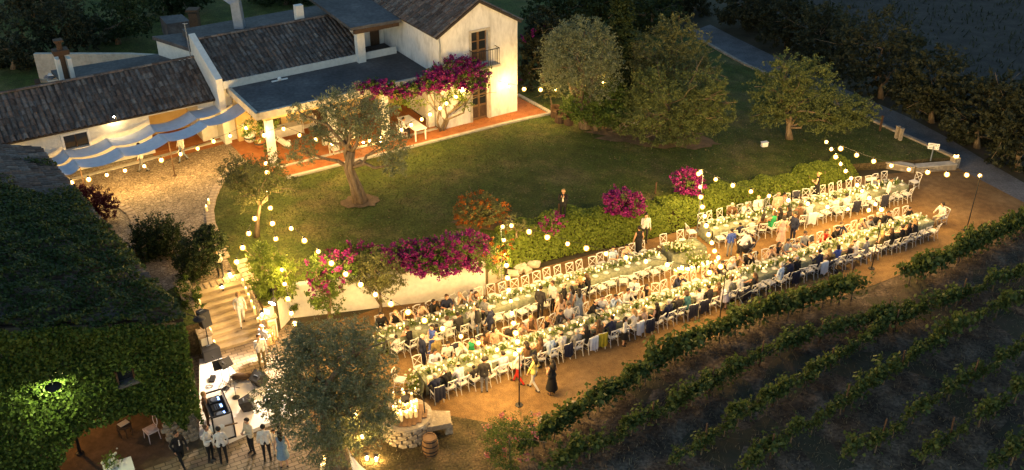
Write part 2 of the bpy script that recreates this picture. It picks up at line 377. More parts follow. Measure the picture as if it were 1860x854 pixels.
def clump_pts(lobes, n, per=28, spread=.22, inner=.45):
    """leaf centres in clumps spread through ellipsoidal lobes (c, r)"""
    vol = np.array([r[0]*r[1]+r[1]*r[2]+r[0]*r[2] for c, r in lobes]); vol /= vol.sum()
    nc = max(6, n//per); pick = rng.choice(len(lobes), nc, p=vol)
    c = np.array([list(l[0]) for l in lobes]); r = np.array([list(l[1]) for l in lobes])
    d = rng.normal(size=(nc, 3)); d /= np.linalg.norm(d, axis=1)[:, None]
    rad = (inner+(1.08-inner)*rng.random(nc)**.6)[:, None]
    cc = c[pick]+d*r[pick]*rad
    k = rng.integers(0, nc, n); rm = r[pick].mean(1)
    out = d+rng.normal(size=(nc, 3))*.55; out[:, 2] += .25; out /= np.linalg.norm(out, axis=1)[:, None]
    ln = rm*spread*rng.uniform(1.0, 3.0, nc)
    t = rng.random(n)-.45; w = rng.normal(size=(n, 3))*(.035+.16*spread*rm[k]*(1.1-np.abs(t)))[:, None]; w[:, 2] *= .7
    return cc[k]+out[k]*(ln[k]*t)[:, None]+w, cc
def limb(mb, a, b, r0, r1, n=5, k=4, wob=.12):
    a = Vector(a); b = Vector(b); L = (b-a).length; pts = []; 
    for i in range(k+1):
        t = i/k; p = a.lerp(b, t)
        if 0 < i < k: p += Vector((random.uniform(-1, 1), random.uniform(-1, 1), random.uniform(-.4, .9)))*L*wob
        pts.append(p)
    mb.tube(pts, [r0+(r1-r0)*i/k for i in range(k+1)], n); return pts
def tree(name, label, cat, base, trunk, lobes, nleaf, leaf, lm, tr=.18, bm='bark', ratio=.38, group=None, per=26, spread=.22, inner=.4, flowers=None, gnarl=False, droop=0, parts=('trunk', 'crown')):
    base = Vector(base); root = empty(name, base, label, cat, group)
    mb = MB(); pts = [base-Vector((0, 0, .05))]+[Vector(p) for p in trunk]
    if len(trunk):
        rr = [tr*(1.35 if i == 0 else 1-.45*i/len(trunk)) for i in range(len(pts))]
        if gnarl:
            for j in range(5):
                o = Vector((math.cos(j*1.26), math.sin(j*1.26), 0))*tr*.55
                mb.tube([p+o*(1.5-.9*i/len(pts))*(1+.25*math.sin(i*2+j)) for i, p in enumerate(pts)], [r*.62 for r in rr], 7)
        mb.tube(pts, rr, 9)
        top = pts[-1]
        for c, r in lobes:
            st = pts[-1] if random.random() < .7 else pts[-2]
            lp = limb(mb, st, Vector(c), tr*.45, tr*.12)
            for _ in range(5):
                q = Vector(c)+Vector((random.gauss(0, .55)*r[0], random.gauss(0, .55)*r[1], random.gauss(.1, .5)*r[2]))
                limb(mb, lp[random.randint(2, 4)], q, tr*.13, .012, 4, 3)
        mb.build(parts[0], bm, root, smooth=True)
    C, cc = clump_pts(lobes, nleaf, per, spread, inner)
    C[:, 2] = np.maximum(C[:, 2], base.z+.05)
    V, Fq = leaf_quads(C, leaf, ratio, droop=droop)
    obj_np(parts[1], V, Fq, lm, root)
    if flowers:
        fm, nf, fs, bias = flowers
        C2, _ = clump_pts([(c, [x*1.04 for x in r]) for c, r in lobes], nf, 18, spread*.8, .8)
        C2 = C2[C2[:, 2] > base.z+bias] if bias else C2
        V, Fq = leaf_quads(C2, fs, .8); obj_np('blossoms', V, Fq, fm, root)
    return root
def lobe(px, py, Y, rx, rz, ry=None):
    p = at(px, py, Y); k = mpp(p); return (p, (rx*k, (ry or (rx+rz)/2)*k, rz*k*1.05))
ORD = ['0th']+['%d%s' % (n, 'th' if 10 <= n % 100 <= 20 else {1: 'st', 2: 'nd', 3: 'rd'}.get(n % 10, 'th')) for n in range(1, 120)]
# ================================================================== PEOPLE
PAL = dict(white=(.60, .58, .55), cream=(.52, .45, .34), black=(.012, .012, .014), navy=(.015, .02, .05), blue=(.05, .09, .36), lightblue=(.42, .52, .68), lavender=(.55, .53, .66), grey=(.22, .22, .23), dark=(.03, .028, .03), brown=(.12, .065, .035),
           beige=(.48, .33, .24), pink=(.58, .38, .32), green=(.03, .30, .12), teal=(.04, .12, .14), red=(.55, .035, .02), khaki=(.16, .12, .05), yellow=(.66, .55, .16), jeans=(.12, .16, .24), floral=(.45, .42, .42), greyblue=(.20, .24, .30), denim=(.17, .26, .36))
for k, c in PAL.items(): mat('cloth_'+k, c, .85, tuple(x*.75 for x in c), 9)
for i, c in enumerate([(.52, .30, .19), (.42, .23, .14), (.58, .35, .24), (.34, .18, .11)]): mat('skin%d' % i, c, .55)
for k, c in dict(hblack=(.012, .009, .008), hbrown=(.045, .025, .014), hgrey=(.30, .28, .26), hblond=(.24, .15, .06)).items(): mat(k, c, .6, tuple(x*1.6 for x in c), 30)
mat('eye', (.02, .015, .012), .3); mat('lip', (.38, .13, .10), .5); mat('shoe', (.02, .018, .016), .4)
SK, TOP, BOT, SHOE, SHIRT, EYE, LIP = range(7)
def make_body(j, long_sleeve=True, skirt=None, female=False, jacket=False, bare_leg=False, dress=False):
    """j: joints. Returns mesh (one skin, voxel-merged) with the seven material slots."""
    P = []   # (p0,r0,p1,r1,region)
    V = Vector
    pe, ch, hd = V(j['pelvis']), V(j['chest']), V(j['head'])
    sx = (ch-pe).normalized(); lat = V(j.get('lat', (1, 0, 0))).normalized(); fw = V(j.get('fw', (0, 1, 0))).normalized()
    hw, cw = (.082, .085) if not female else (.085, .065)
    for s in (-1, 1):
        P.append((pe+lat*s*hw, .118 if not female else .122, pe.lerp(ch, .5)+lat*s*(.07 if not female else .05), .100 if not female else .085, TOP if not dress else TOP))
        P.append((pe.lerp(ch, .5)+lat*s*(.07 if not female else .05), .100 if not female else .085, ch+lat*s*cw, .115 if not female else .10, TOP))
    P.append((pe-lat*.07, .115, pe+lat*.07, .115, BOT))
    if female: 
        for s in (-1, 1): P.append((ch+lat*s*.07+fw*.055-sx*.02, .062, ch+lat*s*.07+fw*.065-sx*.03, .055, TOP))
    shw = .185 if not female else .160
    nk = ch+sx*.20
    P.append((ch+sx*.10-lat*shw*.8, .066, ch+sx*.10+lat*shw*.8, .066, TOP)); P.append((ch+sx*.08, .10, nk-sx*.03, .062, TOP))
    P.append((nk-sx*.06, .052, hd-V((0, 0, .06)), .050, SK))
    if jacket or True: P.append((pe.lerp(ch, .45)+fw*.075, .040, ch+sx*.07+fw*.062, .045, SHIRT))
    hf = V(j.get('face', tuple(fw))).normalized()
    P.append((hd+V((0, 0, .025))-hf*.012, .092, hd+V((0, 0, .025))+hf*.006, .088, SK)); P.append((hd-V((0, 0, .045))+hf*.022, .068, hd-V((0, 0, .075))+hf*.035, .048, SK))
    P.append((hd+hf*.085+V((0, 0, .005)), .012, hd+hf*.100-V((0, 0, .022)), .015, SK))
    hl = hf.cross(V((0, 0, 1))).normalized()
    for s in (-1, 1): P.append((hd+hl*s*.086+V((0, 0, .02)), .017, hd+hl*s*.088-V((0, 0, .022)), .013, SK))
    for s, a in ((-1, 'L'), (1, 'R')):
        sh = ch+sx*.10+lat*s*shw; el, wr = V(j['el'+a]), V(j['wr'+a])
        k = 1 if not female else .85
        P.append((sh, .060*k, el, .046*k, TOP if (long_sleeve or j.get('short', True) and not dress) else SK))
        P.append((el, .045*k, wr, .032*k, TOP if long_sleeve else SK))
        hdv = V(j.get('hd'+a, tuple((wr-el)))).normalized(); pal = V(j.get('pn'+a, (0, 0, -1))); side = hdv.cross(pal); side = side.normalized() if side.length > .1 else lat; pal = side.cross(hdv).normalized()
        P.append((wr, .027, wr+hdv*.055, .030, SK)); P.append((wr+hdv*.045-side*.018, .020, wr+hdv*.085-side*.020, .017, SK)); P.append((wr+hdv*.045+side*.018, .020, wr+hdv*.085+side*.020, .017, SK))
        for q, (o, l) in enumerate(((-.030, .068), (-.010, .080), (.010, .076), (.030, .060))):
            b0 = wr+hdv*.088+side*o; b1 = b0+hdv*l*.5+pal*.008; b2 = b1+hdv*l*.42+pal*.022
            P.append((b0, .0095, b1, .0090, SK)); P.append((b1, .0090, b2, .0078, SK))
        t0 = wr+hdv*.025-side*s*.030; t1 = t0+hdv*.035-side*s*.028+pal*.008; P.append((t0, .0115, t1, .0105, SK)); P.append((t1, .0105, t1+hdv*.034-side*s*.004, .009, SK))
        hp = pe+lat*s*.092-sx*.03; kn, an = V(j['kn'+a]), V(j['an'+a])
        P.append((hp, .092, kn, .060, (TOP if dress else BOT))); P.append((kn, .058, an, .040, SK if bare_leg else BOT)); ff = V(j.get('ft'+a, tuple(fw))).normalized()
        P.append((an-V((0, 0, .035))-ff*.03, .040, an-V((0, 0, .045))+ff*.13, .034, SHOE))
    if skirt:
        p0, r0, p1, r1 = skirt; P.append((V(p0), r0, V(p1), r1, TOP if dress else BOT))
    if jacket:
        P.append((pe+sx*.05, .150, pe-sx*.10, .158, TOP))
    mb = MB()
    for p0, r0, p1, r1, g in P:
        mb.tube([p0, p1], [r0, r1], 12)
        if not (skirt and (p1-V(skirt[2])).length < 1e-6 and r1 > .17) and not (jacket and r1 == .158):
            mb.ell(p0, r0, 12, 8); mb.ell(p1, r1, 12, 8)
    me = mb.mesh('tmp', 'bark'); o = bpy.data.objects.new('tmp', me); COL.objects.link(o)
    md = o.modifiers.new('r', 'REMESH'); md.mode = 'VOXEL'; md.voxel_size = .016; md.use_smooth_shade = True
    ms = o.modifiers.new('s', 'SMOOTH'); ms.factor = .5; ms.iterations = 2
    dc = o.modifiers.new('d', 'DECIMATE'); dc.ratio = .38
    dg = bpy.context.evaluated_depsgraph_get(); me2 = bpy.data.meshes.new_from_object(o.evaluated_get(dg)); bpy.data.objects.remove(o); bpy.data.meshes.remove(me)
    me2.name = 'person_body'; me2.materials.clear()
    for _ in range(7): me2.materials.append(M['bark'])
    n = len(me2.polygons); c = np.empty(n*3, dtype=np.float32); me2.polygons.foreach_get('center', c); c = c.reshape(n, 3)
    best = np.full(n, 9.0); reg = np.zeros(n, dtype=np.int32)
    for i, (p0, r0, p1, r1, g) in enumerate(P):
        a = np.array(p0); d = np.array(p1)-a; L2 = max(1e-8, float((d*d).sum())); t = ((c-a) @ d)/L2; tc = np.clip(t, 0, 1); q = a+tc[:, None]*d; dist = np.linalg.norm(c-q, axis=1)-(r0+(r1-r0)*tc)
        if r1 > .17 or r1 == .158:   # cloth cones: flat ends
            ax = np.abs(t-tc)*math.sqrt(L2); dist = np.where(ax > .015, 9, dist-.012)
        if g == SHIRT: dist += .010
        m = dist < best; best[m] = dist[m]; reg[m] = g
    hdn = np.array(hd); f = np.array(hf); l = np.array(hl)
    for s in (-1, 1):
        e = hdn+f*.083+l*s*.032+np.array([0, 0, .012]); reg[(np.linalg.norm(c-e, axis=1) < .019)] = EYE
    e = hdn+f*.082-np.array([0, 0, .052]); w = c-e; reg[(np.abs(w @ l) < .026) & (np.abs(w[:, 2]) < .010) & (np.abs(w @ f) < .03)] = LIP
    me2.polygons.foreach_set('material_index', reg); me2.polygons.foreach_set('use_smooth', np.ones(n, dtype=bool)); me2.update()
    me2['head'] = list(hd); me2['hf'] = list(hf)
    return me2
def hair_mesh(kind):
    mb = MB()
    if kind == 'short': mb.ell((0, -.012, .038), (.101, .110, .098), 12, 8)
    elif kind == 'long': mb.ell((0, -.014, .036), (.104, .112, .104), 12, 8); mb.tube([(0, -.055, .03), (0, -.095, -.09), (0, -.10, -.22), (0, -.095, -.33)], [.09, .095, .085, .03], 10)
    elif kind == 'bob': mb.ell((0, -.014, .034), (.106, .112, .106), 12, 8); mb.tube([(0, -.05, .02), (0, -.06, -.08), (0, -.06, -.12)], [.10, .108, .06], 10)
    elif kind == 'bun': mb.ell((0, -.012, .036), (.101, .110, .098), 12, 8); mb.ell((0, -.105, .075), (.05, .05, .05), 8, 6)
    elif kind == 'hat': mb.lathe([(.02, .155), (.09, .15), (.10, .07), (.19, .065), (.19, .055), (.09, .05)], 14)
    elif kind == 'thin': mb.ell((0, -.03, .012), (.100, .096, .078), 12, 8)
    if kind not in ('hat',):    # clear the face
        vs = mb.v
        for i, p in enumerate(vs):
            if p.y > .045 and p.z < .075 and abs(p.x) < .095: vs[i] = Vector((p.x*.9, p.y*.55, max(p.z, .02)))
    return mb.mesh('hair', 'hblack', smooth=True)
HAIR = {k: hair_mesh(k) for k in ('short', 'long', 'bob', 'bun', 'hat', 'thin')}
def seated(lean=.06, armL='table', armR='table', turn=0):
    j = dict(pelvis=(0, -.03, .54), chest=(0, -.03+lean, .90), head=(0, .0+lean*1.7, 1.22), fw=(0, 1, 0))
    c, s = math.cos(turn), math.sin(turn); j['face'] = (s, c, -.05)
    for s_, a, m in ((-1, 'L', armL), (1, 'R', armR)):
        y = lean
        if m == 'table': j['el'+a], j['wr'+a] = (s_*.29, .10+y, .76), (s_*.16, .34+y, .82); j['hd'+a] = (-s_*.35, .9, -.05)
        elif m == 'face': j['el'+a], j['wr'+a] = (s_*.25, .22+y, .84), (s_*.08, .17+y, 1.06); j['hd'+a] = (-s_*.1, -.2, 1); j['pn'+a] = (0, -1, 0)
        elif m == 'lap': j['el'+a], j['wr'+a] = (s_*.27, .02, .74), (s_*.12, .24, .64); j['hd'+a] = (-s_*.4, .8, -.1)
        elif m == 'reach': j['el'+a], j['wr'+a] = (s_*.28, .25+y, .84), (s_*.26, .50+y, .84)
        elif m == 'out': j['el'+a], j['wr'+a] = (s_*.42, .08+y, .86), (s_*.62, .20+y, .84); j['hd'+a] = (s_*.9, .4, -.1)
        j['kn'+a], j['an'+a] = (s_*.12, .40, .50), (s_*.12, .36, .09)
    return j
def standing(pose='still', bend=0):
    j = dict(pelvis=(0, 0, .95), chest=(0, .0+bend*.9, 1.30-bend*.35), head=(0, .03+bend*1.7, 1.625-bend*.9), fw=(0, 1, 0), face=(0, 1, -.1-bend))
    for s_, a in ((-1, 'L'), (1, 'R')):
        j['el'+a], j['wr'+a] = (s_*.25, -.02, 1.13), (s_*.26, .06, .89); j['pn'+a] = (-s_, 0, 0)
        j['kn'+a], j['an'+a] = (s_*.10, .02, .50), (s_*.11, -.02, .085)
        if pose == 'hold': j['el'+a], j['wr'+a] = (s_*.24, .03, 1.13), (s_*.07, .25, 1.15); j['hd'+a] = (-s_*.7, .5, .1)
        if pose == 'camera': j['el'+a], j['wr'+a] = (s_*.22, .14, 1.18), (s_*.06, .24, 1.42); j['hd'+a] = (0, .5, .8)
        if pose == 'phone' and s_ > 0: j['el'+a], j['wr'+a] = (.24, .10, 1.16), (.10, .16, 1.44); j['hd'+a] = (0, 0, 1)
        if pose == 'walk':
            d = s_*.2; j['knL' if s_ < 0 else 'knR'] = (s_*.09, .10 if s_ > 0 else .02, .50); j['an'+a] = (s_*.09, .24 if s_ > 0 else -.26, .09 if s_ > 0 else .12); j['el'+a], j['wr'+a] = (s_*.25, -s_*.10, 1.14), (s_*.24, -s_*.06+.12, .92)
        if pose == 'reach': j['el'+a], j['wr'+a] = (s_*.24, .20+bend*.8, 1.05-bend*.3), (s_*.14, .42+bend*.8, .98-bend*.3); j['hd'+a] = (0, .8, -.5)
    return j
BODY = {}
def body(key):
    if key in BODY: return BODY[key]
    k = key.split('/'); kind, pose = k[0], k[1]
    sit = dict(a=('table', 'table', 0, .06), b=('face', 'table', .4, .08), c=('table', 'reach', -.4, .10), d=('lap', 'table', .6, .02), e=('out', 'lap', -.7, .03), f=('face', 'face', 0, .12), g=('lap', 'lap', 0, -.02))
    if pose in sit:
        l, r, t, ln = sit[pose]; j = seated(ln, l, r, t)
        if kind == 'man': me = make_body(j, True)
        elif kind == 'tee': me = make_body(j, False)
        elif kind == 'suit': me = make_body(j, True, jacket=True)
        elif kind == 'gown': me = make_body(j, False, female=True, dress=True, bare_leg=True)
        else: me = make_body(j, True, female=True)
    else:
        bend = .42 if pose == 'bend' else 0
        j = standing('reach' if pose == 'bend' else pose, bend)
        if kind == 'man': me = make_body(j, True)
        elif kind == 'tee': me = make_body(j, False)
        elif kind == 'suit': me = make_body(j, True, jacket=True)
        elif kind == 'gown': me = make_body(j, False, female=True, dress=True, bare_leg=True, skirt=((0, 0, 1.02), .13, (0, .0, .28), .26))
        elif kind == 'dress': me = make_body(j, False, female=True, dress=True, bare_leg=True, skirt=((0, 0, 1.02), .13, (0, .0, .50), .25))
        elif kind == 'skirt': me = make_body(j, True, female=True, bare_leg=True, skirt=((0, 0, 1.02), .13, (0, .0, .45), .24))
        else: me = make_body(j, True, female=True)
    BODY[key] = me; return me
def person(key, loc, rz, label, top='white', bot='dark', shirt=None, hair='short', hc='hblack', scale=1.0, group=None, skin=None, shoe='shoe'):
    me = body(key); o = link('person', me, None, loc); o.rotation_euler = (random.gauss(0, .035), random.gauss(0, .05), rz) if key[-2] == '/' else (0, 0, rz); o.scale = (scale,)*3
    skin = random.randint(0, 3) if skin is None else skin
    ms = ['skin%d' % skin, 'cloth_'+top, 'cloth_'+bot, shoe, 'cloth_'+(shirt or top), 'eye', 'lip']
    for i, m in enumerate(ms): o.material_slots[i].link = 'OBJECT'; o.material_slots[i].material = M[m]
    tag(o, label, 'person', group)
    if hair:
        h = link('hair' if hair != 'hat' else 'hat', HAIR[hair], o, Vector(me['head'])); hf = me['hf']; h.rotation_euler = (0, 0, math.atan2(-hf[0], hf[1]))
        h.material_slots[0].link = 'OBJECT'; h.material_slots[0].material = M['cloth_cream' if hair == 'hat' else hc]
    return o
for k in ['man', 'tee', 'suit', 'gown', 'woman']:
    for q in 'abcdefg':
        if (k in ('man', 'tee') and q in 'abcdefg') or (k == 'suit' and q in 'abcf') or (k == 'gown' and q in 'abcdef') or (k == 'woman' and q in 'abe'): body(k+'/'+q)
# ================================================================== SETTING: ground sheets
def flat(z): return lambda x, y: z
big = [(-400, -80), (400, -80), (400, 600), (-400, 600)]
mb = MB(); mb.add([(x, y, -.012) for x, y in big], [[0, 1, 2, 3]]); tag(mb.build('ground', 'earth'), 'dark dry earth around the estate', kind='structure')
sheet('field', [(30, 62), (120, 40), (200, 120), (60, 200), (16, 130), (19, 88)], flat(-.004), 6, 'dryfield', label='dry fallow field beyond the road and trees')
px2 = lambda L, z=0: [G(x, y, z) for x, y in L]
GRAVEL = px2([(555, 700), (560, 600), (700, 556), (880, 526), (930, 500), (1220, 424), (1500, 342), (1570, 320), (1740, 304), (1862, 368), (1990, 440), (1862, 402), (1700, 474), (1550, 532), (1390, 575), (1270, 622), (1105, 718), (960, 812), (915, 890), (560, 890)])
sheet('gravel_yard', GRAVEL, flat(.0), 1.2, 'gravel', label='orange-brown gravel yard under the banquet tables')
sheet('rough_grass', px2([(700, 740), (760, 745), (900, 770), (975, 790), (960, 812), (915, 900), (600, 900), (640, 830)]), flat(.006), .8, 'roughgrass', label='worn dry grass around the well and barrel')
sheet('vineyard_soil', px2([(915, 890), (960, 812), (1105, 718), (1270, 622), (1390, 575), (1550, 532), (1700, 474), (1862, 402), (2300, 500), (2200, 1000), (915, 1000)]), flat(-.006), 1.6, 'soil', label='dark tilled soil of the vineyard', jitter=.03)
HEDGE_BOT = px2([(885, 520), (930, 500), (985, 478), (1050, 462), (1130, 448), (1220, 424), (1300, 402), (1400, 372), (1500, 342), (1560, 322)])
bank_dir = (HEDGE_BOT[-1]-HEDGE_BOT[0]).normalized(); bank_n = Vector((-bank_dir.y, bank_dir.x, 0))
ROADW = px2([(1735, 301), (1640, 258), (1550, 216), (1450, 172), (1350, 128), (1275, 88), (1240, 62)])
TERR = [(-15.8, 35.0), (-15.2, 34.0), (-13.35, 34.75), (-14.55, 36.95), (-12.3, 38.32), (-10.85, 36.0), (-10.45, 36.25), (-10.2, 37.85), (-1.3, 39.75)] + [tuple((p+bank_n*.9)[:2]) for p in HEDGE_BOT[1:]] + [tuple(G(1640, 304)[:2]), tuple(G(1728, 298)[:2])] + [(p.x-.15, p.y-.1) for p in ROADW] + [(10, 95), (-50, 95), (-50, 13)]
sheet('lawn', TERR, zL, 1.3, ['lawn', 'roughgrass'], skirt=1.7, label='green lawn of the upper terrace sloping towards the tables', jitter=.012)
dz = lambda d: (lambda x, y: zL(x, y)+d)
RD_UP = px2([(1290, 45), (1335, 68), (1480, 138), (1650, 213), (1720, 250), (1800, 298), (1870, 338), (1990, 400)])
road = [tuple(p[:2]) for p in ROADW[::-1]] + [tuple(G(1735, 303)[:2]), tuple(G(1860, 368)[:2]), tuple(G(1990, 440)[:2])] + [tuple(p[:2]) for p in RD_UP[::-1]]
sheet('road', road, flat(.008), 1.5, 'asphalt', label='narrow asphalt lane climbing past the garden')
# cobbled court, terracotta patio
COURT = px2([(60, 340), (125, 331), (300, 284), (412, 243), (455, 262), (440, 290), (405, 330), (385, 362), (380, 395), (392, 430), (410, 470), (432, 506), (362, 530), (330, 520), (300, 420), (200, 330)], UP)
cour = [tuple(p[:2]) for p in COURT]
sheet('cobbled_court', [tuple(HF(-25, 2, 0)[:2]), tuple(HF(-23, 6.1, 0)[:2]), tuple(HF(-11.4, 6.1, 0)[:2])]+[tuple(G(x, y, UP)[:2]) for x, y in [(455, 262), (440, 290), (408, 330), (388, 362), (383, 395), (395, 430), (412, 470), (432, 505), (362, 530), (320, 520)]]+[(-16.5, 36), (-22.5, 45.5)], dz(.012), 1.2, 'cobbles', label='cobbled courtyard in front of the low wing')
pat = [HF(-11.4, 6.0, 0), HF(-11.4, 2.0, 0), HF(-10.4, -.75, 0), HF(6.9, -1.1, 0), HF(6.7, 2.0, 0), HF(5.2, 2.0, 0), HF(5.2, .2, 0), HF(-.1, .2, 0), HF(-.1, 6.0, 0)]
sheet('terracotta_patio', [tuple(p[:2]) for p in pat], dz(.03), 1.2, 'terracotta', label='terracotta tiled patio along the house front')
sheet('alcove_floor', [tuple(p[:2]) for p in (HF(-15.6, 6.15, 0), HF(-15.6, 4.9, 0), HF(-11.5, 5.2, 0), HF(-11.5, 6.15, 0))], dz(.024), 1., 'terracotta', label='brown tiled strip before the alcove of the low wing')
sheet('paved_yard', px2([(365, 560), (395, 640), (490, 610), (520, 590), (558, 600), (560, 700), (562, 760), (650, 880), (500, 1000), (120, 1000), (150, 890), (225, 852), (365, 796), (330, 700)]), flat(.012), 1., 'pavers', label='paved yard around the stage')
def patch(label, px, py, rx, ry, n=18):
    c = GL(px, py); P_ = [(c.x+rx*math.cos(t)*random.uniform(.7, 1.15), c.y+ry*math.sin(t)*random.uniform(.7, 1.15)) for t in np.linspace(0, 2*PI, n, endpoint=False)]
    sheet('bare_soil', P_, dz(.03), .5, 'dirtpath', label=label)
patch('worn earth around the lawn olive trunk', 655, 366, 1.1, .8); patch('dry leaf litter under the bushy trees', 1190, 250, 4.2, 1.5, 30); patch('bare earth strip under the orange shrub', 890, 408, 2.0, .7)
# patio kerbs
def kerb(name, pts, w, h, m, label, z=zL, cat='kerb'):
    mb = MB(); q_ = []
    for a, b in zip(pts[:-1], pts[1:]):
        a = Vector(a); b = Vector(b); k_ = max(1, int((b-a).length/.8)); q_ += [a.lerp(b, i/k_) for i in range(k_)]
    q_.append(Vector(pts[-1]))
    for a, b in zip(q_[:-1], q_[1:]):
        d = (b-a); d.z = 0; n = Vector((-d.y, d.x, 0)).normalized()*w/2
        za, zb = z(a.x, a.y), z(b.x, b.y)
        mb.hexa([Vector((q.x, q.y, zz-.25)) for q, zz in ((a-n, za), (b-n, zb), (b+n, zb), (a+n, za))], [Vector((q.x, q.y, zz+h)) for q, zz in ((a-n, za), (b-n, zb), (b+n, zb), (a+n, za))])
    return tag(mb.build(name, m), label, cat)
kerb('kerb', [HF(-10.3, -1.0, 0), HF(7.1, -1.35, 0), HF(6.9, 2.2, 0)], .22, .10, 'coping', 'pale stone kerb edging the terracotta patio against the lawn')
kerb('kerb', [HF(-10.2, .45, 0), HF(-.2, .3, 0)], .18, .09, 'coping', 'pale threshold kerb under the porch roof edge')
kerb('kerb', [HF(-20.9, 5.1, 0), HF(-11.0, 5.75, 0)], .2, .10, 'coping', 'pale kerb between cobbles and the low wing')
# brick edging where lawn meets cobbles: individual bricks
def brick_row(root, pts, w, l, gap, zf, name='brick', h=.10):
    me = {}
    tot = [0]
    P = [Vector(p) for p in pts]
    for a, b in zip(P[:-1], P[1:]): tot.append(tot[-1]+(b-a).length)
    n = int(tot[-1]/(w+gap)); rl = wloc(root)
    mb = MB(); mb.box((0, 0, 0), (w, l, h)); bm_ = mb.mesh('brick', 'brick')
    for i in range(n):
        s = (i+.5)*tot[-1]/n; k = max(j for j in range(len(tot)-1) if tot[j] <= s+1e-6); d = (P[k+1]-P[k]); p = P[k]+d*((s-tot[k])/d.length)
        zz = zf(p) if callable(zf) else p.z
        o = link(name, bm_, root, Vector((p.x, p.y, zz+random.uniform(-.008, .008)))-rl)
        o.rotation_euler = (0, -math.atan2(d.z, math.hypot(d.x, d.y)), math.atan2(d.y, d.x)+random.uniform(-.03, .03)); o.scale = (random.uniform(.93, 1.03), random.uniform(.95, 1.05), 1)
ed = [G(x, y, UP) for x, y in [(445, 292), (425, 303), (408, 320), (394, 342), (386, 362), (381, 385), (384, 408), (395, 436), (410, 470)]]
r = empty('brick_edging', ed[4], 'curved row of pale bricks between lawn and cobbled court', 'edging')
brick_row(r, ed, .30, .42, .03, lambda p: UP+.03)
ed = [G(x, y, UP) for x, y in [(205, 372), (225, 378), (238, 388), (246, 402), (248, 420)]]
r = empty('brick_edging', ed[2], 'short curved brick edging beside the dark red bush', 'edging')
brick_row(r, ed, .30, .45, .03, lambda p: UP+.03)
# ------------------------------------------------------------------ stairs
SE1, SE2 = Vector((.866, .5, 0)), Vector((-.5, .866, 0)); SB = Vector((-12.95, 34.72, 0)); SW_ = 2.35
r = empty('stone_stairs', SB, 'wide pale stone stairs rising from the stage yard to the court', 'stairs')
NS = 9
for i in range(NS):
    mb = MB(); z1 = (i+1)*UP/NS
    mb.obox(SB+SE2*(i*.305), SE1, SE2, SW_+.1, 3.0-i*.305, z1-UP/NS+.002, z1-.05); mb.mi = 0
    mb.obox(SB+SE2*(i*.305-.035), SE1, SE2, SW_+.1, 3.05-i*.305, z1-.05, z1)
    mb.build('step', 'stepstone', r)
# side walls of the stairs with brick coping
def stairwall(name, p0, p1, z0, z1, w, label, bricks=True, m='plaster'):
    p0 = Vector((p0[0], p0[1], 0)); p1 = Vector((p1[0], p1[1], 0)); d = (p1-p0); n = Vector((-d.y, d.x, 0)).normalized()*w/2
    r = empty(name, p0, label, 'wall'); mb = MB()
    mb.hexa([p0-n, p1-n, p1+n, p0+n], [p0-n+Vector((0, 0, z0)), p1-n+Vector((0, 0, z1)), p1+n+Vector((0, 0, z1)), p0+n+Vector((0, 0, z0))]); mb.build('wall_body', m, r)
    if bricks: brick_row(r, [p0+Vector((0, 0, z0+.05)), p1+Vector((0, 0, z1+.05))], .24, w+.14, .025, None)
    return r
stairwall('stair_wall', SB+SE1*(SW_+.28)-SE2*.2, SB+SE1*(SW_+.2)+SE2*3.6, .95, 2.05, .42, 'white stair side wall with brick coping on the lawn side')
stairwall('stair_wall', SB-SE1*.25-SE2*.3, SB-SE1*.25+SE2*3.2, 1.1, 1.9, .45, 'stair side wall with brick coping by the ivy barn')
r = empty('brick_landing', SB+SE2*2.9, 'row of worn bricks along the top of the stairs', 'edging')
brick_row(r, [SB+SE2*2.95+Vector((0, 0, UP)), SB+SE2*2.95+SE1*SW_+Vector((0, 0, UP))], .25, .5, .02, lambda p: UP+.0)
# retaining wall right of the stairs
def vwall(name, pts, z0, z1, w, m, label, cat='wall', cap=None):
    r = empty(name, Vector((pts[0][0], pts[0][1], z0)), label, cat); mb = MB(); mc = MB()
    for a, b in zip(pts[:-1], pts[1:]):
        a = Vector((a[0], a[1], 0)); b = Vector((b[0], b[1], 0)); d = (b-a).normalized(); n = Vector((-d.y, d.x, 0))*w/2
        za = z1(a) if callable(z1) else z1; zb = z1(b) if callable(z1) else z1
        up = Vector((0, 0, 1))
        mb.hexa([a-n+up*z0, b-n+up*z0, b+n+up*z0, a+n+up*z0], [a-n+up*za, b-n+up*zb, b+n+up*zb, a+n+up*za])
        if cap:
            n2 = n*1.25; mc.hexa([a-n2+up*(za+.002), b-n2+up*(zb+.002), b+n2+up*(zb+.002), a+n2+up*(za+.002)], [a-n2+up*(za+cap), b-n2+up*(zb+cap), b+n2+up*(zb+cap), a+n2+up*(za+cap)])
    mb.build('wall_body', m, r)
    if cap: mc.build('wall_cap', 'coping', r)
    return r
vwall('retaining_wall', [(-10.25, 37.55), (-1.28, 39.5)], -.05, 1.72, .3, 'plaster', 'long white rendered retaining wall behind the rear left table')
vwall('corner_wall', [(-10.75, 35.95), (-10.3, 37.35)], -.05, 1.5, .3, 'plaster', 'short white wall between stairs and retaining wall')
rw = [tuple(p[:2]) for p in ROADW]
vwall('road_wall', rw[:-1], -.05, lambda p: zL(p.x, p.y)+.10, .25, 'stone', 'low stone wall between the lawn and the lane')
lw = [G(1555, 292), G(1600, 302), G(1660, 312), G(1733, 306)]
vwall('low_stone_wall', [tuple(p[:2]) for p in lw], -.05, .34, .4, 'stone', 'low weathered stone wall at the far end of the yard', cap=.06)
